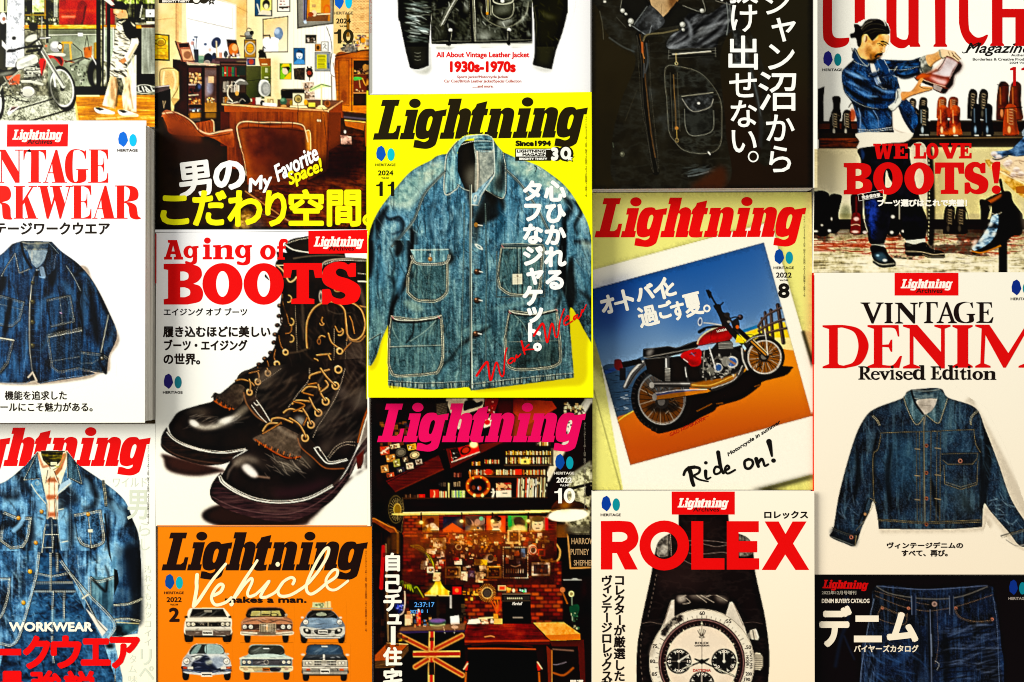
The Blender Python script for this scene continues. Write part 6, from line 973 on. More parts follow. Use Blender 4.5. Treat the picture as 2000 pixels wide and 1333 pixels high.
# fork, lamp, bars
line('1220,-20 1450,190',9,'14100e',1,.8);line('1310,60 1440,180',3,'c8843c',.9);line('1340,60 1460,175',1.6,'e8c49c',.9);line('1175,-30 1290,120',5,'14100e');fill('~1270,90 1300,50 1400,5 1500,40 1450,45 1380,40 1320,70 1290,120','2a2624');line('~1280,80 1340,40 1440,20',1.4,'a8a498');line('1430,-20 1445,60 1455,180',2,'c8c4b8',.9)
Z(1150,370,4.444)
mask(None);Z(0,0,1);mask(PIC);Z(1150,370,4.444)
line('~960,1240 1010,1205 1080,1195 1170,1180',5,'14100e');line('~960,1238 1000,1215',7,'14100e',1,.8);line('~1000,1160 1060,1165 1150,1180',2.4,'b8b4a8');ell(966,1150,16,32,'3c5a90',1,.6,.1);ell(966,1150,16,32,'d8d4c8',1,.5,.1,6)
line('~1040,880 1080,960 1110,1010 1130,1060',4,'1a1412');ell(1045,900,20,18,'1a1412');line('1025,880 1050,940',4,'1a1412');fill('~1080,1010 1140,1000 1160,1060 1200,1080 1230,1120 1210,1200 1160,1180 1120,1080','1a1412');line('~1120,1020 1150,1000 1165,985',3.4,'1a1412');ell(1200,1090,26,22,'2c2420');line('~1130,1060 1180,1150 1240,1240 1330,1333',9,'1a1412',1,.8);line('~1200,1090 1240,1150 1300,1250',4,'2c2420');ell(1315,1112,26,26,'2c1a18');ell(1308,1104,12,10,'8a6c68',.8,1);line('~1230,1120 1270,1110 1300,1115',3,'1a1412');ell(1288,1195,15,17,'d8501c');fill('~1240,1150 1290,1120 1310,1180 1290,1230 1250,1200','1c1614',.95);ell(1290,1196,14,16,'e06028');ell(1215,1150,14,10,'a8a090',.8);fill('1270,1333 1290,1260 1340,1300 1350,1333','e8c040')
mask(None)

# ---- watch cover (fourth column, bottom) ----
clip(1154,957,1592,1552);Z(1150,950,3.48)
rect(10,25,1560,2200,grad(0,35,0,1322,'fff6e2','fdecd0'))  # cream deepens downward with the light falloff put into it
BD='610,190 950,190 955,310 1010,320~ 1090,360~ 1120,450 1135,600~ 1200,900~ 1228,1150~ 1215,1400 1180,1700 380,1700 330,1400~ 325,1150~ 350,950~ 420,620 450,450~ 480,370~ 560,315 608,312'
fill(BD,tex(['0a0202','120605','1c0e0a'],dict(big=.7,mid=.3),1.3));mask(BD)
fill('~460,440 480,360 540,320 545,460 480,480',tex(['4c443c','9c9484'],dict(fine=1),1.4));line('~540,320 545,470',2,'140a08');stitch('~555,330 560,470','9c8c7c',1.4);ell(510,430,24,34,'c8c0b0',.7,2);line('~450,450 470,370 545,318',1.4,'a8a090',.9);fill('~1020,320 1080,350 1120,450 1020,470',tex(['3c342c','8c8474'],dict(fine=1),1.4));line('1018,318 1020,470',2,'140a08')
for s in ('~680,370 800,370 940,385','~680,455 760,462 900,450 950,458','~640,500 700,530 760,535','~690,400 760,390 860,410 940,400'): line(s,1.2,'8a7c70',.7)
fill('~470,590 700,570 760,690 500,680','3a2420',.5,12);stitch('~460,600 430,760 400,900','6a5c50',1.2,3,6);stitch('~360,1000 350,1150 365,1320','6a5c50',1.2,3,8);line('~350,935 420,925 500,940',1.2,'6a5c50',.8);line('~1050,930 1120,925 1180,935',1,'5a4c44',.7)
shade('wr',.6,.5,'4c3c34',.2);mask(None)
fill('590,740 955,740 958,900 585,900','100605');mask('590,740 955,740 958,900 585,900');fill('~600,750 650,740 660,780 610,790','c8bca8',.8,2);fill('~680,740 740,720 820,740 790,770 700,760','8c8070',.7,3);fill('~860,740 930,760 940,790 880,780','a89c88',.7,3)
for s in ('~620,760 700,730 760,760 800,790','~800,750 860,740 940,780','~660,760 690,790 640,800','~760,740 850,790'): line(s,1.3,'b8ac98',.8)
mask(None)
# case, lugs
WC=(768,1200)
fill('555,790~ 585,768 585,900 640,870 520,960 470,1060 480,1000~ 520,900','d8ccb8');fill('958,790 985,800~ 1060,960~ 1080,1060 1020,960 930,880','d8ccb8');line('~556,790 510,940 470,1060',2,'8a7c6c');line('~985,800 1050,950',1.6,'8a7c6c');line('583,770 583,880',1.6,'3c3028');ell(565,820,9,12,'f4ecdc',.9,1)
fill('1070,1010 1100,990 1110,1030 1080,1045','8c8474');fill('1095,985~ 1135,970 1155,1020~ 1150,1045 1105,1040','c8bca8');line('1115,980 1125,1040',2,'5c5448');line('1135,975 1150,1030',2.4,'f8f0e0');rect(1118,1140,1140,1250,'6c6050');fill('1128,1140~ 1165,1135 1182,1160 1182,1225 1165,1250 1130,1245','c0b49c')
for y in range(1148,1245,13): line('1130,%d 1178,%d' % (y,y),1.6,'5c5040',.9)
ell(768,1200,358,364,'e8dcc4');ell(768,1200,354,360,'9c907c',1,.5,0,4);ell(768,1200,320,326,'f0e6d0',.7,3,0,30)
fill('~490,1000 540,930 600,880 640,880 640,910 560,960 520,1020',tex(['140c0a','3c342c','8a8070'],dict(fine=1),1.8),.95,1);fill('~410,1150 425,1080 450,1080 440,1150','b8ac98',.8,2)
ell(768,1200,296,302,'5a2c28');ell(768,1200,284,290,'9c7c74',.9,.6,0,4);ell(768,1200,278,284,'180a0a');ell(768,1200,264,270,'3a0e0e',.9,.6,0,10);ell(768,1200,243,249,'ecd8be')
ell(768,1170,200,200,'f2e2ca',.6,12)
for k in range(60):
    t=math.radians(k*6 - 90);a0,a1=(300,326) if k % 5==0 else (302,316)
    if 200 < (k*6) % 360 < 0: continue
    line('%f,%f %f,%f' % (768+a0*math.cos(t),1200+a0*1.016*math.sin(t),768+a1*math.cos(t),1200+a1*1.016*math.sin(t)),1.2 if k % 5==0 else .8,'2c2018',.9)
for k in range(60):
    t=math.radians(k*6 - 90);line('%f,%f %f,%f' % (768+250*math.cos(t),1200+256*math.sin(t),768+260*math.cos(t),1200+266*math.sin(t)),.7,'c8b8a0',.8)
for k in range(12): t=math.radians(k*30 - 90);ell(768+247*math.cos(t),1200+253*math.sin(t),5,5,'f0dcb8')
def sub(cx,cy):
    ell(cx,cy,86,86,'14100e');ell(cx,cy,86,86,'8c8070',.8,.5,0,2);ell(cx,cy,50,50,'2c2824',.8,.5,0,2)
    for k in range(24): t=k*.2618;ell(cx+74*math.cos(t),cy+74*math.sin(t),2.4,2.4,'e8dcc8',.8)
    for k in range(8):
        t=k*.785+.39;line('%f,%f %f,%f' % (cx+56*math.cos(t),cy+56*math.sin(t),cx+66*math.cos(t),cy+66*math.sin(t)),1,'f0e4d0');ell(cx+68*math.cos(t),cy+68*math.sin(t),6,6,'f4e8d4')
sub(612,1190);sub(919,1190);sub(768,1345)
line('612,1110 612,1270',.9,'a89c8c');line('530,1190 690,1190',.9,'a89c8c');line('612,1190 680,1145',2.4,'f4e8d4');ell(612,1190,9,9,'f4e8d4');line('919,1190 919,1115',2.4,'f4e8d4');ell(919,1190,10,10,'f4e8d4');line('768,1345 768,1270',2.4,'f4e8d4')
line('768,910 768,1340',1.3,'3c3028');fill('768,918 776,940 760,940','f0dcb8');ell(768,890,5,5,'8a7c6c');fill('~722,1170 768,1182 815,1168 815,1180 780,1200 722,1182','1c100c');ell(768,1192,18,18,'1c100c')
line('768,1192 640,1240',3.4,'1c100c',1,.6);line('700,1216 640,1240',1.6,'e8d8bc');line('768,1192 985,1290',3.4,'1c100c',1,.6);line('860,1234 985,1290',1.6,'e8d8bc')
# little crown
for x,y in ((742,985),(754,978),(768,975),(782,978),(794,985)): line('%f,%f %f,1018' % (x,y,768+(x - 768)*.35),1.4,'4c3c2c');ell(x,y - 2,3.5,3.5,'4c3c2c')
ell(768,1026,14,6,'4c3c2c',1,.5,0,4)

# ---- boot maker cover (fifth column, top) ----
clip(1588,-65,2035,537);Z(1580,0,4.762)
rect(0,-400,2200,2700,grad(100,0,1400,400,'f0eee4','f6f3ea'))
def shoe(x,y,w,h,c,hi,seed,lace_='a8987c',tall=False):
    """front view of one boot standing on the shelf"""
    r=random.Random(seed)
    s='~%f,%f %f,%f %f,%f %f,%f %f,%f %f,%f %f,%f %f,%f' % (x - w*.32,y - h,x+w*.32,y - h,x+w*.34,y - h*.55,x+w*.42,y - h*.25,x+w*.5,y - h*.08,x+w*.35,y,x - w*.35,y,x - w*.5,y - h*.1)
    fill(s,c);mask(s);ell(x - w*.12,y - h*.2,w*.1,h*.12,hi,.8,1.2);line('%f,%f %f,%f' % (x - w*.22,y - h*.9,x - w*.2,y - h*.45),1.8,hi,.6,1);fill('~%f,%f %f,%f %f,%f' % (x+w*.1,y - h,x+w*.4,y - h*.5,x+w*.3,y),'0c0604',.5,2)
    if not tall:
        for k in range(6):
            yy=y - h*(.92 - k*.1);line('%f,%f %f,%f' % (x - w*.13,yy,x+w*.13,yy+h*.05),1,lace_,.9);line('%f,%f %f,%f' % (x+w*.13,yy,x - w*.13,yy+h*.05),1,lace_,.7)
        line('~%f,%f %f,%f %f,%f' % (x,y - h*.9,x+w*.5,y - h*.75,x+w*.45,y - h*.35),.9,lace_,.6)
    line('~%f,%f %f,%f %f,%f' % (x - w*.4,y - h*.03,x,y - 2,x+w*.42,y - h*.03),1.6,'0a0604',.9);mask(None)
rect(80,1130,2200,1300,'1a0e06');rect(80,1150,460,1200,'4c2410');rect(1130,1120,2200,1136,'3c3428');rect(900,1230,2200,1262,'4a4030');rect(80,1240,460,1280,'5c4a2c')
fill('80,830 145,805 135,950 140,1150 80,1160','140e06');fill('~218,905 290,905 290,1000 300,1100 250,1150 185,1140 225,1000','1c160c');shoe(245,1270,110,230,'14100a','c8c4b4',1);shoe(355,1270,110,230,'14100a','c8c4b4',2);ell(405,1075,30,60,'a83818',.8,2);line('~370,1000 400,960 430,1000',2,'2c2010')
for x,y,w,h,c,hi,sd in ((965,1110,90,180,'2a2014','6c5c44',3),(1065,1110,100,190,'20180e','5c5040',4),(1070,1262,120,260,'0e1210','c0ccd0',5),(985,1262,100,240,'100e0a','5c5c54',15),(1240,1100,110,185,'b84c1c','f0c8a0',6),(1345,1100,120,185,'a8401a','f0c8a0',7),(1525,1110,110,260,'14110c','5c584c',8),(1625,1110,110,260,'14110c','5c584c',9)): shoe(x,y,w,h,c,hi,sd)
for x,sd in ((1250,10),(1365,11)): shoe(x,1262,120,260,tex(['7a240a','b84818','d86c2c'],dict(mid=.6,fine=.4),1.8),'fbe0bc',sd,tall=True)
for x,sd in ((1560,12),(1670,13)): shoe(x,1262,105,275,'0c1014','9cb4c4',sd,tall=True)
for x,sd in ((1810,20),(1925,21)): shoe(x,1120,140,335,tex(['3c1208','6c2812','8c3c1c'],dict(big=.5,mid=.5),1.6),'d89c70',sd,tall=True)
shoe(1880,1262,150,270,'a8481c','f0c090',22);line('1770,1015 1980,1000',2,'2a1008');line('1755,790 1860,800',2,'3c1810')
fill('1980,1230 2010,1190 2200,1190 2200,1300 1990,1300','8c98a0')
for x,y in ((205,1262),(330,1262),(1050,1258),(1095,1258),(1240,1262),(1365,1262),(1560,1262),(1670,1262)): line('%d,%d %d,%d' % (x - 16,y,x+16,y),2,'e8e4d4',.8)
# man holding a boot
fill('480,1150 770,1060 830,990 880,1100 960,1230 960,1290 860,1400 470,1400 460,1250','f2eadc');line('~780,1080 790,1200 960,1260',2,'b8ac98',.7,2)
JM=['081020','16305a','2c5488','5480ac']
BK='~305,680 325,640 400,570 450,540 640,560 760,600 830,640 820,700 830,760 870,880 940,960 1000,1060 1010,1150 960,1200 880,1100 840,1000 780,1020 780,1180 780,1245 620,1262 470,1270 455,1220 440,1100 400,960 330,860 310,760'
denim(BK,JM,1.6,-.08,dict(v=.15,mid=.55,big=.2,fine=.1));folds(30,400,600,900,1200,70,40,160,16,'04080f',.7,2.5,221);folds(20,400,600,800,1200,70,40,120,12,'7ca4c8',.45,1.8,222)
line('~470,1010 620,1000 760,1010',14,'060a14',.6,4);line('~600,1030 640,1100 650,1180',1.4,'8c9cac',.7);line('~460,1010 480,1100 470,1230',2,'a8b8c4',.6);mask(None)
stitch('460,1205 560,1215 680,1200 775,1185','c8c4b0',1.2);stitch('465,1225 560,1232 775,1205','c8c4b0',1);fill('~830,990 860,1000 940,1160 980,1220 960,1240 880,1120','14284c')
fill('~570,600 600,590 640,700 700,840 780,950 780,1100 780,1030 680,880 600,720','e9e6dc');fill('~590,700 680,760 740,860 690,840 620,780','2a4a78',.6,2)
# far arm
fill('~640,560 800,560 950,560 1040,535 1050,600 1040,660 1000,700 830,715 760,650',tex(JM,dict(mid=.7,fine=.3),1.5,-.1));mask('~640,560 800,560 950,560 1040,535 1050,600 1040,660 1000,700 830,715 760,650');folds(20,700,560,1040,700,-10,25,150,14,'04080f',.7,2,223);folds(12,700,560,1040,700,-10,25,100,10,'6c94bc',.5,1.5,224);mask(None)
stitch('~740,650 900,650 1020,620','a8a48c',.9);fill('~1030,545 1110,510 1140,560 1145,640 1070,690 1030,660 1040,600',tex(['6c7068','b8b8ac','e0dfd2'],dict(mid=.5,fine=.5),1.6));line('~1045,550 1035,620 1060,685',1.6,'2c3438');fill('~1100,590 1145,610 1140,670 1060,695 1050,660','3c3c30',.7,2)
fill('~1090,520 1160,500 1230,470 1240,540 1180,580 1130,620 1095,580',tex(['d8a068','ecc492','f8e0bc'],dict(big=.6,mid=.4),1.3));line('~1130,615 1180,575 1235,540',2.4,'a06430',.7,1.5);fill('~1212,470 1250,460 1280,510 1265,540 1230,540 1215,505','c8c0a0');line('~1215,500 1240,545 1275,530',2,'5c5840')
# boot held up
fill('~1265,540 1300,520 1400,570 1420,600 1400,650 1360,690 1335,740 1330,790 1310,830 1260,872 1150,830 1150,780 1090,770 1050,760 1005,745 990,725 1040,690 1120,680 1190,640 1240,590',tex(['5c2820','9c6860','d0bcb8','e4dcdc'],dict(big=.8,mid=.2),1.4,.15))
fill('~1270,545 1250,620 1210,680 1140,700 1060,690 1120,675 1190,635 1240,585','9c3c1c',.8,2);fill('~1340,560 1420,600 1400,660 1345,700 1330,790 1300,810 1300,700 1340,640','2c1412',.85,3);fill('~1000,745 1010,700 1050,685 1120,690 1140,705 1070,730','c05c24');fill('~1120,700 1200,700 1290,720 1300,790 1240,800 1180,760 1060,740','8c2c1c',.75,3);fill('~1130,720 1220,730 1250,770 1180,760','f4e4e0',.7,3)
fill('~1050,750 1150,780 1170,770 1260,810 1310,800 1260,875 1150,830 1150,800 1080,780','2a1814');fill('~1165,790 1240,815 1225,850 1155,825','8c7c74');line('~985,725 1010,750 1060,755',2.4,'1c0c08');line('~1190,640 1230,590 1260,550',2,'d8c8b8');line('~1200,660 1240,600 1270,555',1.4,'3c1c14');line('~1300,700 1310,640 1400,575',1.4,'6c2c24');fill('~1230,600 1280,580 1320,620 1290,700 1220,690','f4f0f2',.7,5)
fill('~1230,470 1290,475 1340,500 1380,520 1410,548 1395,555 1380,545 1400,565 1380,570 1340,540 1300,525 1260,530','ecc8a4');line('1340,515 1390,560',1.4,'8a5030');line('1360,505 1405,545',1.2,'8a5030');line('1310,500 1350,530',1.2,'a06840')
# near arm and hand
fill('~860,860 950,855 1000,800 1020,750 1060,735 1050,770 1030,800 1080,805 1150,815 1140,835 1060,860 950,890 870,925',tex(['b06830','dc9c60','f4c898'],dict(big=.7,mid=.3),1.4));line('~870,920 950,890 1060,858 1140,835',2.4,'7c3c18',.8,1);line('~1010,810 1060,825 1140,825',1.2,'8a4c24');line('~1030,780 1040,760 1055,745',1.2,'8a4c24')
NA='~305,690 330,640 420,640 520,700 600,770 700,820 820,835 860,850 860,900 830,960 740,1000 640,1010 520,980 420,930 340,860 310,780'
denim(NA,['081226','1c3c6c','3c689c','6c98c4'],1.6,-.05,dict(v=.1,mid=.6,big=.3));
for s,w,a in (('~340,700 420,740 520,780 620,860',24,.6),('~330,800 420,880 540,940 700,960',30,.8),('~560,900 680,930 800,930',20,.8),('~420,660 520,740 580,800',16,.6)): line(s,w/3,'04080f',a,3,-1)
for s,w in (('~350,760 450,800 560,860',16),('~420,820 540,890 640,900',14),('~600,800 700,850 800,860',16),('~340,670 430,700 500,740',12)): line(s,w/3,'8cb4d8',.6,2.4,-1)
mask(None);line('~340,870 420,940 520,990 640,1015',1,'b8b8a4',.7);fill('~815,840 855,835 865,900 850,960 810,1010 780,1035 735,1000 800,940',tex(['a8a89c','d8d8cc','e8e8dc'],dict(fine=.6,mid=.4),1.5));line('~820,845 825,900 800,960',1.6,'5c6468');line('~735,1000 780,1035 850,965',1.4,'2c3438')
for s in ('~555,710 620,690 640,740 670,770','~690,720 760,700 820,620','~560,690 640,660 650,640','~640,760 680,820 720,830','~700,560 740,640 760,690 820,720'): stitch(s,'c8c4ac',1,2.2,1)
fill('~560,690 640,670 655,710 590,730','122444',.8,1);fill('~690,700 780,660 800,690 720,730','122444',.8,1);line('~560,695 600,715 650,690',2,'04080f',.8,1)
fill('~410,470 430,450 470,500 540,580 500,615 440,560 400,540','1e3c68');fill('~640,560 680,555 740,640 720,690 680,640','1e3c68');line('~425,460 480,560 540,615 560,590',1.6,'a8a894',.8);stitch('~405,560 450,590 540,620','b8b8a4',1)
# head again, closer
Z(1620,20,4.804)
fill('~296,330 306,245 340,222 372,250 410,290 460,235 520,225 560,240 562,270 556,300 545,318 528,345 522,362 520,392 508,402 498,404 496,430 470,440 440,470 400,480 345,465 290,440 262,372',tex(['b8743a','d89c5c','ecbe84'],dict(mid=.7,fine=.3),1.2))
mask('~296,330 306,245 340,222 372,250 410,290 460,235 520,225 560,240 562,270 556,300 545,318 528,345 522,362 520,392 508,402 498,404 496,430 470,440 440,470 400,480 345,465 290,440 262,372')
fill('~300,330 350,340 372,400 380,460 300,440 262,372','f0c088',.7,2);fill('~355,330 380,360 385,440 350,440 335,380','9c6030',.6,2.5);fill('~400,270 440,300 430,330 400,330','a8683a',.5,2);fill('~500,232 558,238 556,290 535,300 515,270','f8dcb0',.8,2);fill('~420,330 470,340 460,390 420,410 400,370','ecbc80',.8,2.5);fill('~478,345 500,350 498,380 480,380','a4602e',.5,1.5);fill('~390,420 440,390 440,450 400,470','8a4e26',.7,2.5)
mask(None)
line('~452,318 475,316 500,330',2,'1c0e06',1,.5);line('~488,296 520,300 552,320',3.4,'140a04',1,.5,2);line('~500,292 530,305',2,'140a04');line('~505,318 522,322 532,330',1.8,'1c0e06');line('~470,330 490,338 508,338',1,'7c4424');fill('~505,340 520,362 519,390 507,401 492,396 484,388 500,380','f0c492');line('~484,388 496,396 508,400',1,'7c3c1c')
fill('~420,440 440,412 470,402 498,402 500,420 485,430 460,428 440,445','140c06');line('~455,432 480,434',1.4,'8a3c24');fill('~362,462 400,468 440,445 490,438 470,455 440,470 428,500 380,500 350,480','140c06',1,.6);fill('~388,400 395,440 400,465 380,455','2a180c',.7,1.2)
ell(337,270,24,44,'ecc090',1,.5,.15);ell(342,272,14,30,'9c4c24',.9,.8,.15);ell(332,268,8,26,'fce4c0',.9,.8,.15)
fill('~282,350 262,330 250,270 232,262 205,265 192,228 230,210 236,180 230,135 262,132 300,150 340,100 400,82 470,88 530,120 560,170 568,215 545,228 500,226 460,238 425,275 400,290 375,260 350,226 320,232 304,262 298,320','120e08')
for s,c in (('~300,160 350,110 430,92','4c463a'),('~310,190 370,140 450,130 520,150','38342a'),('~320,215 400,180 480,180 550,205','38342a'),('~300,175 340,130 400,105','6c665a'),('~380,220 440,200 520,205','2c281e'),('~490,92 515,115 525,145','e8e4d8'),('~508,94 535,118 545,142','c8c4b8')): line(s,1.5,c,.85,.5)
line('~212,360 215,385',1.4,'120e08')
# boot again, crisp
fill('~1090,440 1110,430 1180,470 1240,512 1225,560 1170,610 1155,700 1120,740 1078,785 975,740 975,700 900,690 862,675 830,655 806,636 830,605 870,598 960,590 1020,560 1060,500','8c3c28')
fill('~1092,445 1170,470 1205,505 1160,560 1130,625 1050,625 960,600 1030,565 1065,510',tex(['c8bab8','e8e2e2'],dict(mid=1),1),1,.6);fill('~960,605 1080,628 1125,635 1110,690 1080,715 1000,690 900,650','a03c2c',1,.8);fill('~940,625 1050,650 1100,660 1085,700 1010,680','f0e4e0',.85,1.6);fill('1205,498 1242,520 1225,562 1172,612 1158,700 1120,742 1085,718 1130,660 1150,590','2c1410',.95,.5);line('~1200,505 1160,580 1128,640',1.4,'b8a8a4',.8)
fill('~815,640 850,600 905,602 950,618 880,640 850,655','c8602c',1,.5);fill('870,660~ 930,668 975,690 975,722 910,700~ 868,682','241410');fill('980,695 1060,730 1040,765 972,738','a89c94');fill('1060,730 1120,742 1078,786 1040,765','241410');line('862,648 980,692 1085,718',1.4,'e8d0b8',.8)
line('~1022,560 1062,505 1090,450',2,'3c1814');stitch('~1030,560 1070,505 1096,455','c8b0a8',1.6,1.2,1.6)
fill('~1030,385 1060,370 1130,378 1180,392 1200,420 1232,455 1215,472 1190,450 1160,425 1140,435 1100,425 1060,440 1035,420','ecd0ac');line('~1150,400 1170,430 1215,470',1.4,'8a5034');line('~1115,390 1130,425',1.2,'b88a60');line('~1180,405 1232,458',1.4,'a86844');line('~1032,380 1045,440',3.4,'a8a48c')
fill('~675,770 760,762 815,700 850,645 880,640 865,680 850,710 900,720 965,728 960,745 900,765 800,790 720,835 680,845',tex(['b86c34','d8945a','f0bc88'],dict(big=.6,mid=.4),1.3));line('~855,700 850,720 900,738 960,742',1.2,'7c3c1c');line('~690,842 760,808 860,775 950,752',1.8,'8a4820',.8)
# shade between body and arms
line('~240,660 360,740 470,765',12,'050a16',.6,4,-1);line('~460,700 540,720 600,740',8,'050a16',.7,2.5,-1);line('~140,560 240,610 360,650',6,'9cbcd8',.5,2.5,-1);line('~860,590 700,630 620,600',9,'040812',.8,2.5,-1)
Z(1580,260,4.762)
# wall below the shelf, legs, floor
rect(90,0,460,55,'22180c');rect(90,50,470,145,tex(['2c140a','5c2812','7c3c1c'],dict(h=.8,fine=.2),1.6));rect(470,30,2200,140,'1c120a');line('940,55 2200,38',2.4,'6c5a40',.8);line('90,148 500,150',2,'8c7c60')
rect(50,150,480,800,grad(90,200,480,600,'c8bc98','e8e0c4'));rect(480,135,2200,800,grad(900,150,1500,600,'e4dcb4','d0c490'));rect(1090,140,1250,780,'b0a070',.7,12);rect(280,750,1700,808,'b8ac84',.8,1);rect(1480,140,2200,500,'d8cca0',.5,10)
rect(40,800,2200,960,'140c08');rect(40,900,2200,1330,tex(['8c7c54','c8bc94','e8e0c4','f4ecd8'],dict(h=.4,fine=.3,mid=.3),1.5,.08))
mask('40,880~ 300,930~ 600,900~ 1000,960~ 1400,900~ 2200,920 2200,1060 1700,1150~ 1300,1120~ 1000,1180~ 500,1130~ 40,1100');shade('h',.45,.25,'b8442c',.85);shade('mid',.52,.2,'2a1c10',.7);shade('fine',.55,.3,'8a2c1c',.5);mask(None)
rect(40,850,2200,930,'160c08',.85,8);folds(90,50,930,1990,1300,0,10,160,8,'4c3c24',.5,1,231);folds(60,50,1000,1990,1300,0,12,140,10,'fbf4e4',.6,1.5,232)
fill('~460,0 900,0 970,10 900,80 700,100 460,150 470,80','e8e2d2')
for s in ('~50,570 180,560 190,700 200,930 60,930','~195,580 300,580 300,640 275,760 290,900 200,930 185,760'): fill(s,'0e0a06')
ell(65,915,18,10,'e8e4d4',.9,1);ell(190,910,16,14,'d8d8d0',.9,1);ell(120,858,10,8,'e8e0d0',.9,1);ell(210,800,8,14,'e8e0d0',.9,1);ell(340,740,50,70,'3c4420',.5,8)
fill('~390,580 500,580 500,760 520,930 380,930 400,800','2a100a');fill('~400,760 470,750 480,850 470,940 385,935 390,880','7c1c10');ell(440,800,26,18,'e0d8d0',.8,1.5);ell(430,920,34,12,'d8ccc0',.9,1);line('~395,860 440,850 470,860',1.6,'e8a890');ell(520,925,20,14,'d8d4cc',.9,1)
line('440,600 440,760',4,'5c1c10')
fill('~750,560 830,550 850,700 840,940 730,940 740,780','0e0806');fill('~860,560 960,560 960,940 850,940','0e0806');ell(780,780,18,16,'d8d4c8',.9,1.5);ell(770,925,16,14,'e0dcd0',.9,1);ell(875,915,14,12,'d8d0c4',.9,1);line('842,560 842,800',1.2,'e0d8c0',.9)
# trousers
fill('~480,140 900,130 940,240 960,300 1000,500 1060,700 1095,800 1080,990 1000,1020 900,1000 870,820 830,600 800,500 790,620 700,1030 570,1030 540,900 510,700 510,500 490,400 480,250',tex(['060608','0c0a0e','14141c'],dict(mid=1),1.4));fill('~520,620 560,620 640,650 620,900 600,1000 560,900 530,750',tex(['0c1030','1c2c6c','34489c'],dict(fine=.7,v=.3),1.8),.9,3);line('505,590 515,820 545,920',1.2,'d8ccb0');fill('~480,150 500,150 520,200 500,260 485,220','2c4470',.8,1)
fill('~1060,120 1140,140 1170,600 1160,1030 1110,1030 1095,700','120c06',.9,1);stitch('~1115,140 1120,600 1110,1000','c8bc94',1.6,2,6);fill('~940,150 1090,140 1090,700 1000,500','d8d0b8',.9)
fill('~720,350 745,420 775,470 765,500 710,500','d8d0b8');fill('~690,560 720,560 700,660','c8bc98')
for s in ('580,1040 700,1035 715,1060 590,1075','900,1000 1080,985 1085,1010 980,1035 900,1020'): fill(s,'c8c8b8');
line('580,1045 710,1040',1.4,'5c5c50')
fill('~575,1050 700,1060 740,1130 800,1190 805,1230 760,1250 660,1230 600,1180 580,1120','0a0c0c');fill('~600,1130 680,1110 720,1150 730,1200 640,1190','4c6c7c',.7,2);ell(705,1185,20,12,'f0ece0',.9,1);ell(640,1140,14,10,'a8c4d0',.8,1.5);line('~600,1190 680,1225 790,1215',2,'a8a490',.9);line('~600,1200 680,1245 800,1232',4,'1c2420')
fill('~890,1020 980,1035 1080,1015 1140,1075 1240,1100 1265,1140 1250,1165 1100,1160 1060,1130 1060,1145 910,1140 895,1080','0e0a08');line('~900,1100 1060,1110 1150,1130 1262,1125',1.6,'a89c80',.9);line('~1060,1130 1120,1150 1260,1155',1.4,'6c6450');bits(14,1080,1040,1200,1100,['6c6454','a8a490'],4,8,233);ell(930,1045,26,12,'4c5048',.7,2)
for x,sd in ((1310,31),(1415,32)): shoe(x,940,130,250,'140e0a','4c4438',sd,'8c7c60')
line('~1430,640 1470,740 1480,800',1.2,'2c2018')
# bench with foot, big boot on the right
fill('~1640,250 1780,270 1800,330 2200,520 2200,650 1990,600 1800,440 1700,350',tex(['c89444','e8c07c','f4dca8'],dict(fine=.5,mid=.5),1.4));line('~1700,300 1780,360 2000,470',3,'f8ecc8',.9,1);fill('1920,500 2010,490 2010,570 1930,560','b86c20')
fill('~1690,240 1760,225 1850,220 1950,180 2050,160 2050,440 1960,440 1900,420 1880,370 1830,330 1790,290 1700,270','e8d4b4');fill('~1700,180 1760,170 1880,150 1980,60 2050,-20 2050,180 1950,220 1850,210 1760,240 1710,220',tex(['14243c','3c5c84','7c9cbc'],dict(wr=.5,mid=.5),1.8))
for x,y in ((1722,195),(1765,225),(1860,270),(1840,290),(1930,340),(1970,380),(1900,390)): ell(x,y,30,24,'f4ece4',.95,2);ell(x+4,y+14,24,8,'8c6450',.6,3)
line('~1710,240 1760,250 1850,215',2,'0c1420',.9,1);folds(20,1800,240,1990,420,10,30,90,7,'8a5c3c',.6,1.5,234)
fill('1765,560 1845,540 1845,1330 1765,1330','0c0604');fill('~1640,620 1760,560 1840,540 1880,560 1900,640 1960,720 1990,780 1980,940 1900,960 1850,1000 1780,1060 1640,1110 1530,1130 1515,1090 1560,1040 1600,960 1660,860 1690,780 1700,700 1680,650','0e0806')
fill('~1640,640 1720,600 1790,565 1780,600 1700,650 1660,655','b86024',.9,1);fill('~1590,620 1680,640 1690,700 1640,860 1600,900 1595,720','120c06');line('~1780,440 1800,540 1830,560',6,'120a08')
fill('~1520,1070 1560,1030 1620,950 1680,850 1700,780 1760,760 1750,900 1700,1000 1620,1060 1540,1095',tex(['14202c','5c7c94','c8d8dc'],dict(wr=.6,mid=.4),2.2));
for x,y in ((1545,1015),(1535,1060),(1600,1000),(1650,920),(1690,850),(1720,940)): ell(x,y,26,18,'f0ecdc',.75,3,-.8)
line('~1520,1100 1600,1115 1700,1085 1780,1050',3,'c8803c',.95,1);line('~1680,680 1700,790',1.4,'a8a48c',.7);stitch('~1690,740 1740,760 1790,740','c8c0a4',1)
fill('1960,600 2010,640 2010,980 1960,700','d8ccb0',.5,3)

grade(1590,-64,2031,534,1.12,1.08,.5)
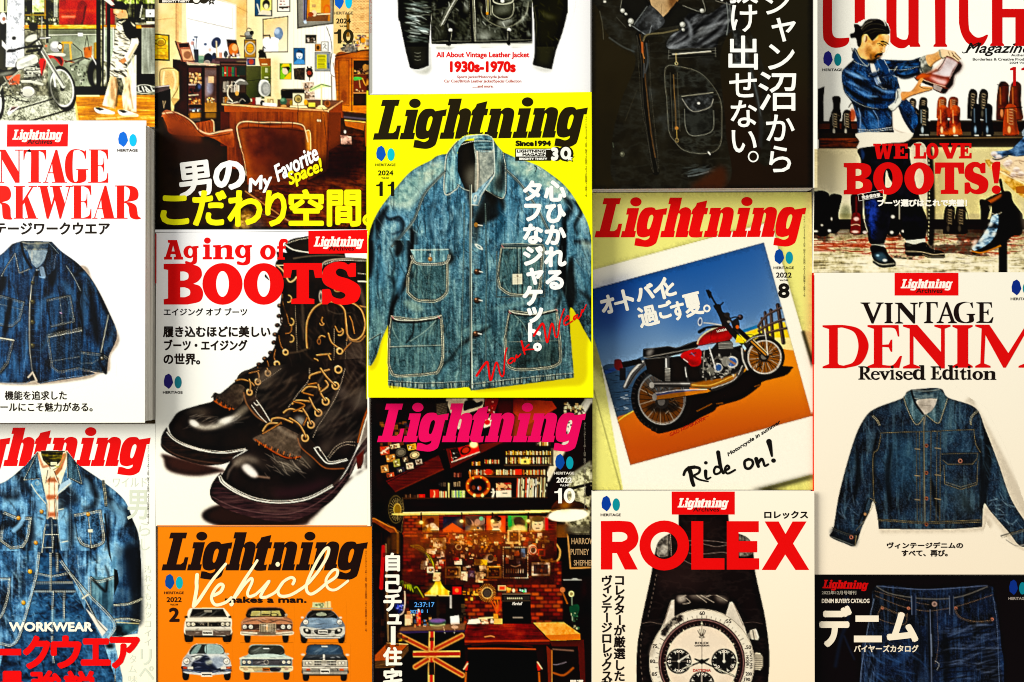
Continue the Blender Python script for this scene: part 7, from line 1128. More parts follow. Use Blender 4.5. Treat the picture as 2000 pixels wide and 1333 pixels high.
# ---- vintage denim cover (fifth column, middle) ----
clip(1588,529,2032,1124);Z(1580,530,4.443)
rect(40,8,2100,2700,grad(0,44,0,2621,'fbf6e6','faecd4'))  # paper ramp carries the light falloff in its colour
rect(22,20,44,812,'d8503c',.9);
DJ=['06090f','101b2a','1b3046','345162','5c7478']
Z(1580,820,2.598)
OUT='150,1050 60,1050'
Z(0,0,1)
JK='1777,763~ 1835,759~ 1852,777~ 1905,797~ 1925,840~ 1950,905~ 1975,975~ 2010,1030~ 2032,1062~ 1995,1068~ 1970,1040~ 1935,1000~ 1922,985~ 1918,1030 1850,1034~ 1716,1034 1714,1012~ 1706,980~ 1698,1000~ 1684,1030~ 1670,1066~ 1650,1062~ 1621,1048~ 1628,1030~ 1640,960~ 1668,860~ 1690,815~ 1712,797~ 1762,778~'
fill('1880,790~ 1910,800~ 1965,900~ 2034,1040 2034,1075 1990,1072~ 1926,1000 1922,1036~ 1720,1042 1716,1030','b0a088',.45,2)
denim(JK,DJ,1.2,-.1,dict(v=.1,mid=.4,big=.3,fine=.2),.08)
folds(40,1640,780,2000,1030,85,30,50,4,'04060a',.5,1.6,241);folds(36,1640,780,2000,1030,85,30,36,3,'7c9ca4',.28,1.2,242)
Z(1580,820,2.598)
for s,w in (('~890,20 910,160 895,300 885,480',34),('~870,100 875,300 870,480',16),('~350,60 330,170 325,400',14),('~240,130 250,300 220,420',20),('~420,120 400,300 420,460',24),('~620,300 640,400 660,480',20),('~780,380 800,440 840,480',20)): line(s,w/2,'030508',.8,4,-1)
folds(26,920,380,1080,560,10,60,70,5,'9cb0b0',.55,.8,243);folds(26,900,120,1020,400,60,20,90,6,'4c6c7c',.4,1.4,244);folds(16,160,400,300,560,70,30,70,5,'8c9ca0',.4,1,245);fill('~420,60 520,80 560,200 520,420 420,300','2c5068',.4,12);fill('~720,300 840,360 840,470 740,470','6c8c90',.3,10)
mask(None)
TN='86744e'
for s in ('~362,68 600,60 838,50','~365,78 350,150 325,190 330,400 340,420','~838,50 845,120 870,165','350,505 580,520 870,510','355,512 585,528 872,520'): line(s,2.4,'05080c',.6,1.2);stitch(s,TN,1)
for x in (545,560,583,620,650,668): line('%d,60 %d,515' % (x,x+(4 if x < 583 else -4)),2,'05080c',.6,1);stitch('%d,62 %d,512' % (x,x+(4 if x < 583 else -4)),TN,.9)
line('~583,-10 585,200 588,520',1.6,TN,.8)
for y in (132,270,400,532): ell(596,y,9,9,'1c0e08',.8,1);ell(596,y,7,7,'a85c3c',1,.5,0,3)
for y in (148,284,405): line('%d,%d %d,%d' % (538,y,562,y+2),1.6,'8c7858');line('%d,%d %d,%d' % (640,y - 4,668,y),1.6,'8c7858')
seam('675,172 858,168 855,200 830,228 705,230 678,208','030508',TN,0,1.1,True);seam('688,232 690,325 770,352 850,328 855,210','030508',TN,0,1);stitch('695,318 770,342 848,320',TN,.9);fill('678,175 856,170 852,198 828,222 708,224 682,206','04070c',.5,1);ell(768,210,9,9,'c8785c',1,.5,0,3);ell(768,210,4,4,'3c1c10')
line('~300,400 270,480 250,530',3,'05080c',.8,1);stitch('~310,400 330,420 290,500 240,560',TN,1);ell(285,480,7,7,'a87c54');seam('120,548 180,572 245,590','05080c',TN,3,1);fill('~110,590 125,548 240,580 240,640 180,625','0c141c',.5,2);ell(215,597,8,8,'c86c54',1,.5,0,3);line('108,592 230,640',2,'6c6c60',.8);line('240,590 235,640',1.6,TN);
seam('975,590 1040,570 1091,555','05080c',TN,3,1);line('~1000,610 1050,640 1091,635',2,'a8a090',.8)

Z(1580,530,4.443)
fill('~880,1030 1000,1040 1130,1025 1140,1110 1000,1115 910,1100',tex(['1c2c34','3c5460','6c7c7c'],dict(h=.6,fine=.4),1.5));fill('~940,1120 1110,1112 1080,1190 1020,1245 980,1225 950,1180',tex(['a89c8c','c8bcac','d4c8b8'],dict(mid=1),1.3));line('980,1165 1060,1168',1.2,'8c8070',.7);stitch('~900,1100 1000,1118 1140,1105','c8bca0',.9);line('~885,1032 1000,1042 1130,1028',1.6,'9c9c8c',.7)
denim('880,1032~ 830,1080 820,1110 930,1330 990,1270 1000,1245~ 930,1160~ 895,1090',['0c1820','2c4650','4c6c74','7c9090'],1.5);mask(None);seam('~825,1090 860,1200 932,1328 995,1262','05080c','b8a880',0,1.1);line('~890,1040 920,1140 990,1240',4,'06080c',.9,1.2)
denim('1135,1028 1200,1090 1210,1130 1120,1325 1060,1280 1010,1245 1075,1200~ 1110,1120~',['0c1820','2c4650','4c6c74','7c9090'],1.5);mask(None);seam('~1205,1110 1170,1220 1122,1325 1015,1250','05080c','b8a880',0,1.1);line('1010,1240 1000,1333',2,'8c8068',.8)
for x in (600,1430): pass
seam('~560,1250 600,1290 620,1333','05080c','b8a880',2.4,1);seam('~1470,1220 1420,1270 1410,1333','05080c','b8a880',2.4,1);

# ---- jeans on black (fifth column, bottom) ----
clip(1590,1120,2034,1725);Z(1580,820,2.598)
rect(20,782,1300,2400,'0a0204')
JN=['03060e','0a1632','102248','223e6c','4a6a92']
JE='~345,845 600,860 905,842 940,900 960,1000 975,1150 990,1333 990,2300 260,2300 265,1250 290,1100 320,950'
denim(JE,JN,1.5,-.3,dict(v=.15,mid=.3,big=.35,fine=.2),.08)
fill('~350,855 600,905 900,850 880,880 610,908 380,880','040610',.8,3)
for s,w,c,a in (('~620,920 615,1100 620,1333',26,'02040a',.8),('~520,1000 560,1150 540,1333',40,'02040a',.6),('~350,1000 340,1150 300,1333',20,'02040a',.6),('~900,1150 930,1250 960,1333',50,'04060e',.6),('~680,1080 700,1200 690,1333',30,'02040a',.8),('~800,1020 850,1060 830,1120',20,'02040a',.8),('~420,1250 480,1200 520,1150',24,'2c5088',.6)): line(s,w*1.4/2.6,c,a,5,-1)
folds(44,720,1040,960,1330,-12,14,150,9,'8c9cb8',.4,2,251);folds(30,700,1040,960,1330,-10,14,150,8,'02040c',.7,1.6,252);folds(24,290,1130,560,1330,25,20,110,8,'4c78b4',.45,2,253);folds(30,620,1180,720,1330,-5,16,70,6,'02040c',.8,1.2,254);folds(30,265,1000,330,1330,80,12,60,4,'8ca4c4',.5,.8,255);mask(None)
TJ='8c6c4c'
line('~345,845 600,862 905,842',1.4,'6c7894',.8);line('~345,848 420,885 600,910 760,900 905,848',2,'7c7464',.8);stitch('~340,895 480,950 610,970 760,945 930,890',TJ,1);stitch('~335,870 500,918 610,940',TJ,.9)
for x in (520,712): fill('%d,895 %d,895 %d,990 %d,990' % (x,x+22,x+22,x+2),'0a1838');line('%d,895 %d,990' % (x,x+2),1.4,'8c98ac',.8);line('%d,895 %d,990' % (x+22,x+22),1.2,'5c6880',.8)
ell(637,936,16,16,'3c2c24');ell(637,936,13,13,'b89484');ell(637,936,7,7,'7c5c50')
for x,y in ((505,957),(373,955),(472,985),(745,957),(930,1013)): ell(x,y,8,8,'c8785c');ell(x,y,3,3,'5c2c1c')
seam('~370,945 440,975 500,990','02040a',TJ,2,1);stitch('~370,945 355,1010 480,1040 500,985',TJ,1);seam('~745,960 770,1000 840,1020 930,1015','02040a',TJ,2,1);line('~615,965 618,1100 622,1333',1.6,'8c98b4',.7);stitch('~650,960 655,1150 640,1240',TJ,.9);line('620,1090 624,1200',2.4,'a8b4c8',.6,1);stitch('~935,900 955,1050 965,1333','6c7c98',1);line('~330,910 300,1050 268,1250 262,1333',1.4,'8ca0bc',.7);stitch('~640,1225 660,1240 650,1270','c8c4b8',1)
line('~190,900 200,1000 160,1120 135,1250',7,'0e1830',.8,3);line('~180,1100 200,1150 230,1215',4,'14203c',.7,2)
grade(1590,1124,2034,1470,.8,.95,0)
# the remaining part of every sheet past the picture edge stays plain
mask(None);clip(PX0,PY0,PX1,PY1);Z(0,0,1)

# ------------------------------------------------------------------
# building the magazines
# ------------------------------------------------------------------
COL = sc.collection
def tone(v):
    """darker, more saturated colours, put in to offset the bright lighting"""
    L = np.clip((np.asarray(v) * [.25, .6, .15]).sum(-1, keepdims=True), 0, 1); return np.clip(L + (v - L) * 1.16, 0, 1) * (.66 + .34 * L ** .6)
def srgb(c): c = np.asarray(c, np.float64); return np.where(c <= .04045, c / 12.92, ((c + .055) / 1.055) ** 2.4)
INK = .82                                   # reflectance of unprinted paper
def wx(px, py, z):
    px = np.asarray(px, np.float64); py = np.asarray(py, np.float64)
    return (px - 1000) * K * (CAM_Z - z), (666.5 - py) * K * (CAM_Z - z)

_m = {}
def ink(c, rough=.42, name='ink'):
    key = (c, rough, name)
    if key in _m: return _m[key]
    m = bpy.data.materials.new(name + '_' + c); m.use_nodes = True; nt = m.node_tree; b = nt.nodes['Principled BSDF']
    v = tone(srgb(hx(c))) * INK
    tc = nt.nodes.new('ShaderNodeTexCoord'); n = nt.nodes.new('ShaderNodeTexNoise'); n.inputs['Scale'].default_value = 900; n.inputs['Detail'].default_value = 3
    mx = nt.nodes.new('ShaderNodeMix'); mx.data_type = 'RGBA'
    mx.inputs['A'].default_value = (*(v * .93), 1); mx.inputs['B'].default_value = (*np.minimum(v * 1.07 + .002, 1), 1)
    nt.links.new(tc.outputs['Object'], n.inputs['Vector']); nt.links.new(n.outputs['Fac'], mx.inputs['Factor']); nt.links.new(mx.outputs['Result'], b.inputs['Base Color'])
    b.inputs['Roughness'].default_value = rough; b.inputs['Specular IOR Level'].default_value = .05
    _m[key] = m; return m

def print_mat():
    m = bpy.data.materials.new('printed_paper'); m.use_nodes = True; nt = m.node_tree; b = nt.nodes['Principled BSDF']
    a = nt.nodes.new('ShaderNodeAttribute'); a.attribute_name = 'print'
    tc = nt.nodes.new('ShaderNodeTexCoord'); n = nt.nodes.new('ShaderNodeTexNoise'); n.inputs['Scale'].default_value = 1500; n.inputs['Detail'].default_value = 2
    mr = nt.nodes.new('ShaderNodeMapRange'); mr.inputs['To Min'].default_value = .93; mr.inputs['To Max'].default_value = 1.07
    hs = nt.nodes.new('ShaderNodeHueSaturation'); hs.inputs['Saturation'].default_value = 1.0
    nt.links.new(tc.outputs['Object'], n.inputs['Vector']); nt.links.new(n.outputs['Fac'], mr.inputs['Value']); nt.links.new(mr.outputs['Result'], hs.inputs['Value'])
    nt.links.new(a.outputs['Color'], hs.inputs['Color']); nt.links.new(hs.outputs['Color'], b.inputs['Base Color'])
    b.inputs['Roughness'].default_value = .38; b.inputs['Specular IOR Level'].default_value = .05
    # very faint waviness of the sheet
    n2 = nt.nodes.new('ShaderNodeTexNoise'); n2.inputs['Scale'].default_value = 9; n2.inputs['Detail'].default_value = 1
    bp = nt.nodes.new('ShaderNodeBump'); bp.inputs['Strength'].default_value = .12; bp.inputs['Distance'].default_value = .004
    nt.links.new(tc.outputs['Object'], n2.inputs['Vector']); nt.links.new(n2.outputs['Fac'], bp.inputs['Height']); nt.links.new(bp.outputs['Normal'], b.inputs['Normal'])
    return m
PRINT = print_mat()

def page_mat():
    m = bpy.data.materials.new('page_edges'); m.use_nodes = True; nt = m.node_tree; b = nt.nodes['Principled BSDF']
    tc = nt.nodes.new('ShaderNodeTexCoord'); mp = nt.nodes.new('ShaderNodeMapping'); mp.inputs['Scale'].default_value = (3, 3, 2600)
    n = nt.nodes.new('ShaderNodeTexNoise'); n.inputs['Scale'].default_value = 1; n.inputs['Detail'].default_value = 4
    r = nt.nodes.new('ShaderNodeValToRGB'); r.color_ramp.elements[0].position = .3; r.color_ramp.elements[0].color = (.46, .42, .34, 1); r.color_ramp.elements[1].position = .62; r.color_ramp.elements[1].color = (.82, .79, .70, 1)
    nt.links.new(tc.outputs['Object'], mp.inputs['Vector']); nt.links.new(mp.outputs['Vector'], n.inputs['Vector']); nt.links.new(n.outputs['Fac'], r.inputs['Fac']); nt.links.new(r.outputs['Color'], b.inputs['Base Color'])
    b.inputs['Roughness'].default_value = .9; return m
PAGES = page_mat()

# press sharpening of the pictures and a little film grain
_L = CV.mean(-1); _tex = (N_PX - .5) * .10 + (N_FINE - .5) * .08
_sat = CV.max(-1) - CV.min(-1); _w = np.clip((.93 - _L) * 5, 0, 1) * np.clip((.80 - _sat) * 8, 0, 1) * np.clip(blur(np.abs(_L - blur(_L, 2)), 4) * 70, 0, 1)
_L2 = np.clip(_L + (_L - blur(_L, 1)) * .72 * _w + (_L - blur(_L, 7)) * .24 * _w + _tex * _w * (.10 + _L), 0, 1)
_d = np.clip(CV * np.clip((_L2 + .01) / (_L + .01), .2, 3)[..., None], 0, 1)
CVL = (tone(srgb(np.clip(_d, 0, 1))) * INK).astype(np.float32)
CVL = np.clip(CVL * (1 + (rng.rand(PH, PW, 1) - .5) * .06) , 0, .95).astype(np.float32)

def sample(px, py):
    x = np.clip(px - .5 - PX0, 0, PW - 1.01); y = np.clip(py - .5 - PY0, 0, PH - 1.01)
    xi = x.astype(int); yi = y.astype(int); fx = (x - xi)[..., None]; fy = (y - yi)[..., None]
    return (CVL[yi, xi] * (1 - fx) + CVL[yi, xi + 1] * fx) * (1 - fy) + (CVL[yi + 1, xi] * (1 - fx) + CVL[yi + 1, xi + 1] * fx) * fy

def raw_mesh(name, V, Q, mat, cols=None, parent=None, nper=4):
    me = bpy.data.meshes.new(name); V = np.ascontiguousarray(V, np.float32); Q = np.ascontiguousarray(Q, np.int32)
    me.vertices.add(len(V)); me.vertices.foreach_set('co', V.ravel())
    me.loops.add(Q.size); me.loops.foreach_set('vertex_index', Q.ravel())
    me.polygons.add(len(Q)); me.polygons.foreach_set('loop_start', np.arange(0, Q.size, nper, dtype=np.int32)); me.polygons.foreach_set('loop_total', np.full(len(Q), nper, np.int32))
    me.update(calc_edges=True); me.shade_flat()
    if cols is not None:
        at = me.color_attributes.new('print', 'FLOAT_COLOR', 'POINT'); c = np.ones((len(V), 4), np.float32); c[:, :3] = cols; at.data.foreach_set('color', c.ravel())
    me.materials.append(mat); o = bpy.data.objects.new(name, me); COL.objects.link(o)
    if parent: o.parent = parent; o.matrix_parent_inverse = Matrix.Translation(-parent.location)
    return o

def axis(a, b, lo, hi, fine, coarse):
    """coordinates from a to b, fine inside [lo,hi]"""
    out = [a]; x = a
    while x < b:
        st = fine if lo - 2 <= x < hi + 2 else coarse
        if x < lo - 2: st = min(st, max(lo - 2 - x, fine))
        x += st; out.append(min(x, b))
    if len(out) > 2 and out[-1] - out[-2] < .3: out.pop(-2)
    return np.array(out)

GRP = 'magazines laid edge to edge on the table'
class Mag: pass
def magazine(name, label, quad, top, dense=None, spine='f0ece0', cat='magazine', pages=True, bg=None):
    """quad: TL TR BR BL of the cover as seen, top: height of the cover above the table (m)"""
    g = Mag(); g.z = top; g.q = np.array(quad, np.float64); g.lay = 0
    cx, cy = wx(g.q[:, 0].mean(), g.q[:, 1].mean(), top)
    e = bpy.data.objects.new(name, None); COL.objects.link(e); e.location = (float(cx), float(cy), 0); e.empty_display_size = .05
    e['label'] = label; e['category'] = cat; e['group'] = GRP; g.e = e
    q = g.q; x0, x1 = q[[0, 3], 0].mean(), q[[1, 2], 0].mean(); y0, y1 = q[[0, 1], 1].mean(), q[[2, 3], 1].mean()
    f = dense or 26
    U = (axis(x0, x1, 0, 2000, f, 40) - x0) / (x1 - x0); Vv = (axis(y0, y1, 0, 1333, f, 40) - y0) / (y1 - y0)
    u, v = np.meshgrid(U, Vv)
    P = ((q[0] * (1 - u[..., None]) + q[1] * u[..., None]) * (1 - v[..., None]) + (q[3] * (1 - u[..., None]) + q[2] * u[..., None]) * v[..., None])
    ny, nx = u.shape
    X, Y = wx(P[..., 0], P[..., 1], top)
    verts = np.stack([X, Y, np.full_like(X, top)], -1).reshape(-1, 3)
    cols = sample(np.clip(P[..., 0], x0 + 3, x1 - 3), np.clip(P[..., 1], y0 + 3, y1 - 3)).reshape(-1, 3)
    if bg:  # downward ramp: warm falloff of the light put into the cover colour
        t = P[..., 1].reshape(-1, 1); ya, yb = bg[2:] if len(bg) > 2 else (y0, y1); t = np.clip((t - ya) / (yb - ya), 0, 1)
        cols = tone(srgb(hx(bg[0]) * (1 - t) + hx(bg[1]) * t)) * INK
    i = np.arange(ny * nx).reshape(ny, nx)
    Q = np.stack([i[:-1, :-1], i[1:, :-1], i[1:, 1:], i[:-1, 1:]], -1).reshape(-1, 4)
    ring = np.concatenate([i[0, :], i[1:, -1], i[-1, -2::-1], i[-2:0:-1, 0]])
    low = verts[ring].copy(); low[:, 2] -= .0004; n0 = len(verts)
    verts = np.vstack([verts, low]); cols = np.vstack([cols, cols[ring] * .9 + .06])
    k = np.arange(len(ring)); k2 = (k + 1) % len(ring)
    Q = np.vstack([Q, np.stack([ring[k], ring[k2], n0 + k2, n0 + k], -1)])
    g.cover = raw_mesh('front_cover', verts, Q, PRINT, cols, e)
    # page block: a pile of slightly uneven leaves, back cover and spine
    c = np.stack(wx(q[:, 0], q[:, 1], top), -1); mid = c.mean(0); r = random.Random(len(label))
    n = max(5, int(top / .0011)); zs = np.linspace(.0006, top - .0004, n + 1); VV = []; QQ = []
    for j in range(n):
        ins = .0009 + r.uniform(0, .0005); sx = r.uniform(-.0003, .0003); cc = mid + (c - mid) * (1 - ins / np.abs(c - mid)) + [sx, r.uniform(-.0003, .0003)]
        b = len(VV); VV += [(*p, zs[j] + .00002) for p in cc] + [(*p, zs[j + 1] - .00002) for p in cc]
        QQ += [(b + 3, b + 2, b + 1, b)[::-1], (b + 4, b + 5, b + 6, b + 7)[::-1]] + [(b + t, b + (t + 1) % 4, b + 4 + (t + 1) % 4, b + 4 + t)[::-1] for t in range(4)]
    raw_mesh('page_block', VV, QQ, PAGES, None, e)
    VV = [(*p, .0001) for p in c] + [(*p, .0005) for p in c]; QQ = [(3, 2, 1, 0)[::-1], (4, 5, 6, 7)[::-1]] + [(t, (t + 1) % 4, 4 + (t + 1) % 4, 4 + t)[::-1] for t in range(4)]
    raw_mesh('back_cover', VV, QQ, ink(spine), None, e)
    L0, L1 = c[0], c[3]; d = np.array([.0007, 0]); s0 = [L0, L0 + d, L1 + d, L1]
    VV = [(*p, .0006) for p in s0] + [(*p, top - .00045) for p in s0]
    raw_mesh('spine', VV, QQ, ink(spine), None, e)
    g.spine_x = float(c[[0, 3], 0].mean()); g.c = c
    return g

def picture(g, name, path, step=1.4, z=.00003, label=None, holes=()):
    """a cut-out print: fine sheet in the outline of what it shows"""
    L = [pts(path)] + [pts(h) for h in holes]; p = L[0]
    mx0, mx1 = g.q[[0, 3], 0].max() + .5, g.q[[1, 2], 0].min() - .5; my0, my1 = g.q[[0, 1], 1].max() + .5, g.q[[2, 3], 1].min() - .5
    x0, x1 = max(p[:, 0].min() - 1, mx0), min(p[:, 0].max() + 1, mx1); y0, y1 = max(p[:, 1].min() - 1, my0), min(p[:, 1].max() + 1, my1)
    xs = axis(x0, x1, 0, 2000, step, 12); ys = axis(y0, y1, 0, 1333, step, 12)
    sv = CLIP[:]; CLIP[:] = [-9999, -9999, 9999, 9999]; b = (int(x0) - 2, int(y0) - 2, int(x1) + 4, int(y1) + 4)
    M = poly_mask(L, b); CLIP[:] = sv
    cx = (xs[:-1] + xs[1:]) / 2; cy = (ys[:-1] + ys[1:]) / 2
    keep = M[np.clip((cy - b[1]).astype(int), 0, M.shape[0] - 1)][:, np.clip((cx - b[0]).astype(int), 0, M.shape[1] - 1)] > .3
    u, v = np.meshgrid(xs, ys); zz = g.z + z; X, Y = wx(u, v, zz)
    i = np.arange(u.size).reshape(u.shape); Q = np.stack([i[:-1, :-1], i[1:, :-1], i[1:, 1:], i[:-1, 1:]], -1)[keep]
    use = np.zeros(u.size, bool); use[Q.ravel()] = True; new = np.cumsum(use) - 1
    V = np.stack([X, Y, np.full_like(X, zz)], -1).reshape(-1, 3)[use]; C = sample(u, v).reshape(-1, 3)[use]
    o = raw_mesh(name, V, new[Q], PRINT, C, g.e)
    if label: o['label'] = label
    return o

# ---------------- lettering ----------------
_cache = {}
def flat(kind, key, build):
    if key in _cache: return _cache[key]
    cu = bpy.data.curves.new('lettering_tmp', kind); build(cu)
    ob = bpy.data.objects.new('lettering_tmp', cu); COL.objects.link(ob)
    me = ob.to_mesh(); me.calc_loop_triangles()
    V = np.zeros(len(me.vertices) * 3, np.float32); me.vertices.foreach_get('co', V); V = V.reshape(-1, 3)[:, :2].astype(np.float64)
    T = np.zeros(len(me.loop_triangles) * 3, np.int32); me.loop_triangles.foreach_get('vertices', T); T = T.reshape(-1, 3)
    ob.to_mesh_clear(); bpy.data.objects.remove(ob); bpy.data.curves.remove(cu)
    V = V * [1, -1]                        # y down like the picture
    _cache[key] = (V, T); return V, T
def font(s):
    def b(cu): cu.body = s; cu.size = 1; cu.resolution_u = 3
    return flat('FONT', 't' + s, b)
def shape(loops):
    """even-odd filled outline, loops are point arrays"""
    key = 's' + repr([l.round(2).tolist() for l in loops])
    def b(cu):
        cu.dimensions = '2D'; cu.fill_mode = 'BOTH'
        for l in loops:
            s = cu.splines.new('POLY'); s.points.add(len(l) - 1); s.use_cyclic_u = True
            for k, p in enumerate(l): s.points[k].co = (p[0], -p[1], 0, 1)
    return flat('CURVE', key, b)
def oval(cx, cy, rx, ry, n=36): return ' '.join('%f,%f' % (cx + rx * math.cos(t * 6.28319 / n), cy + ry * math.sin(t * 6.28319 / n)) for t in range(n))

class Pile:
    """collects flat pieces of one colour into one printed part"""
    def __init__(s, g, name, col, label=None, z=None):
        s.g = g; s.name = name; s.col = col; s.label = label; s.V = []; s.T = []; s.n = 0; s.k = 0; g.lay += 1; s.z = z if z else .00004 + g.lay * .000015
    def add(s, V, T, bold=0.0, up=0.0):
        offs = [(0, 0)]
        if bold: offs += [(bold * math.cos(a), bold * math.sin(a)) for a in (0, .785, 1.571, 2.356, 3.1416, 3.927, 4.712, 5.498)]
        for dx, dy in offs:
            s.k = (s.k + 1) % 60
            zz = s.g.z + s.z + s.k * .000001 + up
            x, y = wx(V[:, 0] + dx, V[:, 1] + dy, zz)
            s.V.append(np.stack([x, y, zz + np.zeros(len(V))], -1)); s.T.append(np.asarray(T)[:, ::-1] + s.n); s.n += len(V)
        return s
    def text(s, t, x0, y0, x1, y1, bold=0, shear=0, rot=0):
        """fit text to a box given in zoom units; rot turns it about the box centre (degrees, clockwise)"""
        if t in ('11', '10'):
            m = (x0 + x1) / 2; w_ = (x1 - x0) * .36
            for a in ((x0, x0 + w_),) + (((x1 - w_, x1),) if t == '11' else ()): s.glyph(ROM['1'], a[0], y0, a[1], y1)
            if t == '10': s.path(oval((x0 + w_ * 1.25 + x1) / 2, (y0 + y1) / 2, (x1 - x0 - w_ * 1.25) / 2, (y1 - y0) / 2), [oval((x0 + w_ * 1.25 + x1) / 2, (y0 + y1) / 2, (x1 - x0) * .11, (y1 - y0) * .32)])
            return s
        V, T = font(t)
        if len(T) == 0: return s
        a = V.min(0); b = V.max(0); x0, y0, x1, y1 = _T[0] + x0 / _T[2], _T[1] + y0 / _T[2], _T[0] + x1 / _T[2], _T[1] + y1 / _T[2]
        W_ = x1 - x0 - 2 * bold; H_ = y1 - y0 - 2 * bold; V = (V - a) / (b - a)
        sh = shear * (y1 - y0)
        V = np.stack([V[:, 0] * (W_ - abs(sh)) + (1 - V[:, 1]) * sh, V[:, 1] * H_], -1) + [x0 + bold, y0 + bold]
        if rot:
            c = np.array([(x0 + x1) / 2, (y0 + y1) / 2]); r = math.radians(rot); V = (V - c) @ np.array([[math.cos(r), math.sin(r)], [-math.sin(r), math.cos(r)]]) + c
        return s.add(V, T, bold)
    def col_text(s, t, x, y, size, pitch=None, bold=0):
        """vertical writing; y may be a list of centres"""
        ref, _ = font('国'); a = ref.min(0); b = ref.max(0); em = (b - a).max() / .92; c = (a + b) / 2
        x = _T[0] + x / _T[2]; ys = y if isinstance(y, (list, tuple)) else [y + k * pitch for k in range(len(t))]; sz = size / _T[2]
        for ch, yy in zip(t, ys):
            V, T = font(ch)
            if len(T) == 0: continue
            V = (V - c) / em * sz
            if ch in 'ー（）()': V = np.stack([-V[:, 1], V[:, 0]], -1)
            if ch in '。、': V = V + [sz * .55, -sz * .55]
            if ch in 'ャュョッィ': V = V + [sz * .1, -sz * .1]
            if ch.isascii(): V = V - (V.min(0) + V.max(0)) / 2
            s.add(V + [x, _T[1] + yy / _T[2]], T, bold)
        return s
    def path(s, p, holes=()):
        V, T = shape([pts(p)] + [pts(h) for h in holes]); return s.add(V, T)
    def glyph(s, G, x0, y0, x1, y1, bold=0):
        o = _T[:]; fx = (x1 - x0) / 100 / o[2]; fy = (y1 - y0) / 100 / o[2]; ox = o[0] + x0 / o[2]; oy = o[1] + y0 / o[2]
        Z(0, 0, 1); loops = [pts(l) * [1, 1] for l in G]; _T[:] = o
        # separate solids (such as the dot of an i) are marked by a leading '+' group split
        V, T = shape(loops); return s.add(V * [fx, fy] + [ox, oy], T, bold)
    def ribbon(s, p, w, w2=None, n=1):
        P = pts(p, False).astype(np.float64); seg = np.hypot(*(P[1:] - P[:-1]).T); keep = np.concatenate([[True], seg > .05]); P = P[keep]
        t = np.gradient(P, axis=0); nn = np.stack([-t[:, 1], t[:, 0]], 1); nn /= np.maximum(np.hypot(*nn.T), 1e-6)[:, None]
        ww = np.linspace(w, w2 if w2 is not None else w, len(P))[:, None] / 2
        A = P + nn * ww; B = P - nn * ww; m = len(P)
        T = []
        for k in range(m - 1): T += [(k, k + 1, m + k + 1), (k, m + k + 1, m + k)]
        ramp = np.linspace(.000004, .00004, m); s.add(np.vstack([A, B]), T, 0, np.concatenate([ramp, ramp]))
        for c, r_ in ((P[0], ww[0, 0]), (P[-1], ww[-1, 0])): s.disc(c[0], c[1], r_, r_, True)
        return s
    def disc(s, x, y, rx, ry, raw=False, n=16):
        if not raw: x, y, rx, ry = _T[0] + x / _T[2], _T[1] + y / _T[2], rx / _T[2], ry / _T[2]
        a = np.arange(n) * 6.28319 / n; V = np.vstack([[x, y], np.stack([x + rx * np.cos(a), y + ry * np.sin(a)], -1)])
        return s.add(V, [(0, k + 1, (k + 1) % n + 1) for k in range(n)])
    def box(s, x0, y0, x1, y1): return s.path('%f,%f %f,%f %f,%f %f,%f' % (x0, y0, x1, y0, x1, y1, x0, y1))
    def done(s):
        V = np.vstack(s.V); T = np.vstack(s.T)
        # keep every face turned to the reader
        a, b, c = V[T[:, 0]], V[T[:, 1]], V[T[:, 2]]; cr = (b[:, 0] - a[:, 0]) * (c[:, 1] - a[:, 1]) - (b[:, 1] - a[:, 1]) * (c[:, 0] - a[:, 0])
        T = np.where((cr < 0)[:, None], T[:, ::-1], T)
        o = raw_mesh(s.name, V, T, ink(s.col), None, s.g.e, 3)
        if s.label: o['label'] = s.label
        return o

# masthead of the monthly: heavy slanted slab letters, drawn in one box 108..1825 x 82..480
GM = {
 'L': ['185,88 322,88 310,137 284,137 232,352 268,352 290,335 302,293 332,293 308,403 108,403 120,352 150,352 205,137 172,137'],
 'i': ['375,168 470,168 428,352 444,352 433,403 320,403 332,352 352,352 383,220 364,220'],
 'g': ['605,183 698,168 688,222 666,222 618,420~ 590,462~ 540,480~ 480,476~ 430,468 440,410 470,412~ 515,426~ 548,412~ 556,390 535,398~ 500,404~ 460,390~ 448,345~ 455,280~ 475,215~ 512,172~ 555,162~ 590,166~',
       '572,222~ 584,236~ 578,270~ 560,322~ 546,338~ 534,328~ 538,285~ 552,238~'],
 'h': ['718,85 818,85 795,190 812,172~ 850,162~ 882,178~ 890,215~ 862,352 872,352 860,403 762,403 772,352 800,240~ 798,215~ 783,222~ 752,352 760,352 750,403 640,403 650,352 672,352 724,137 706,137'],
 't': ['938,128 1022,108 1008,168 1030,168 1018,220 995,220 964,342~ 970,356~ 986,352 976,403 930,406~ 890,402~ 872,380~ 876,345~ 906,220 890,220 903,180 918,166 930,150'],
 'n': ['1048,168 1135,168 1130,188~ 1162,165~ 1200,163~ 1230,180~ 1235,222~ 1208,352 1220,352 1208,403 1108,403 1120,352 1147,235~ 1143,212~ 1128,222~ 1098,352 1108,352 1096,403 992,403 1003,352 1020,352 1052,220 1036,220']}
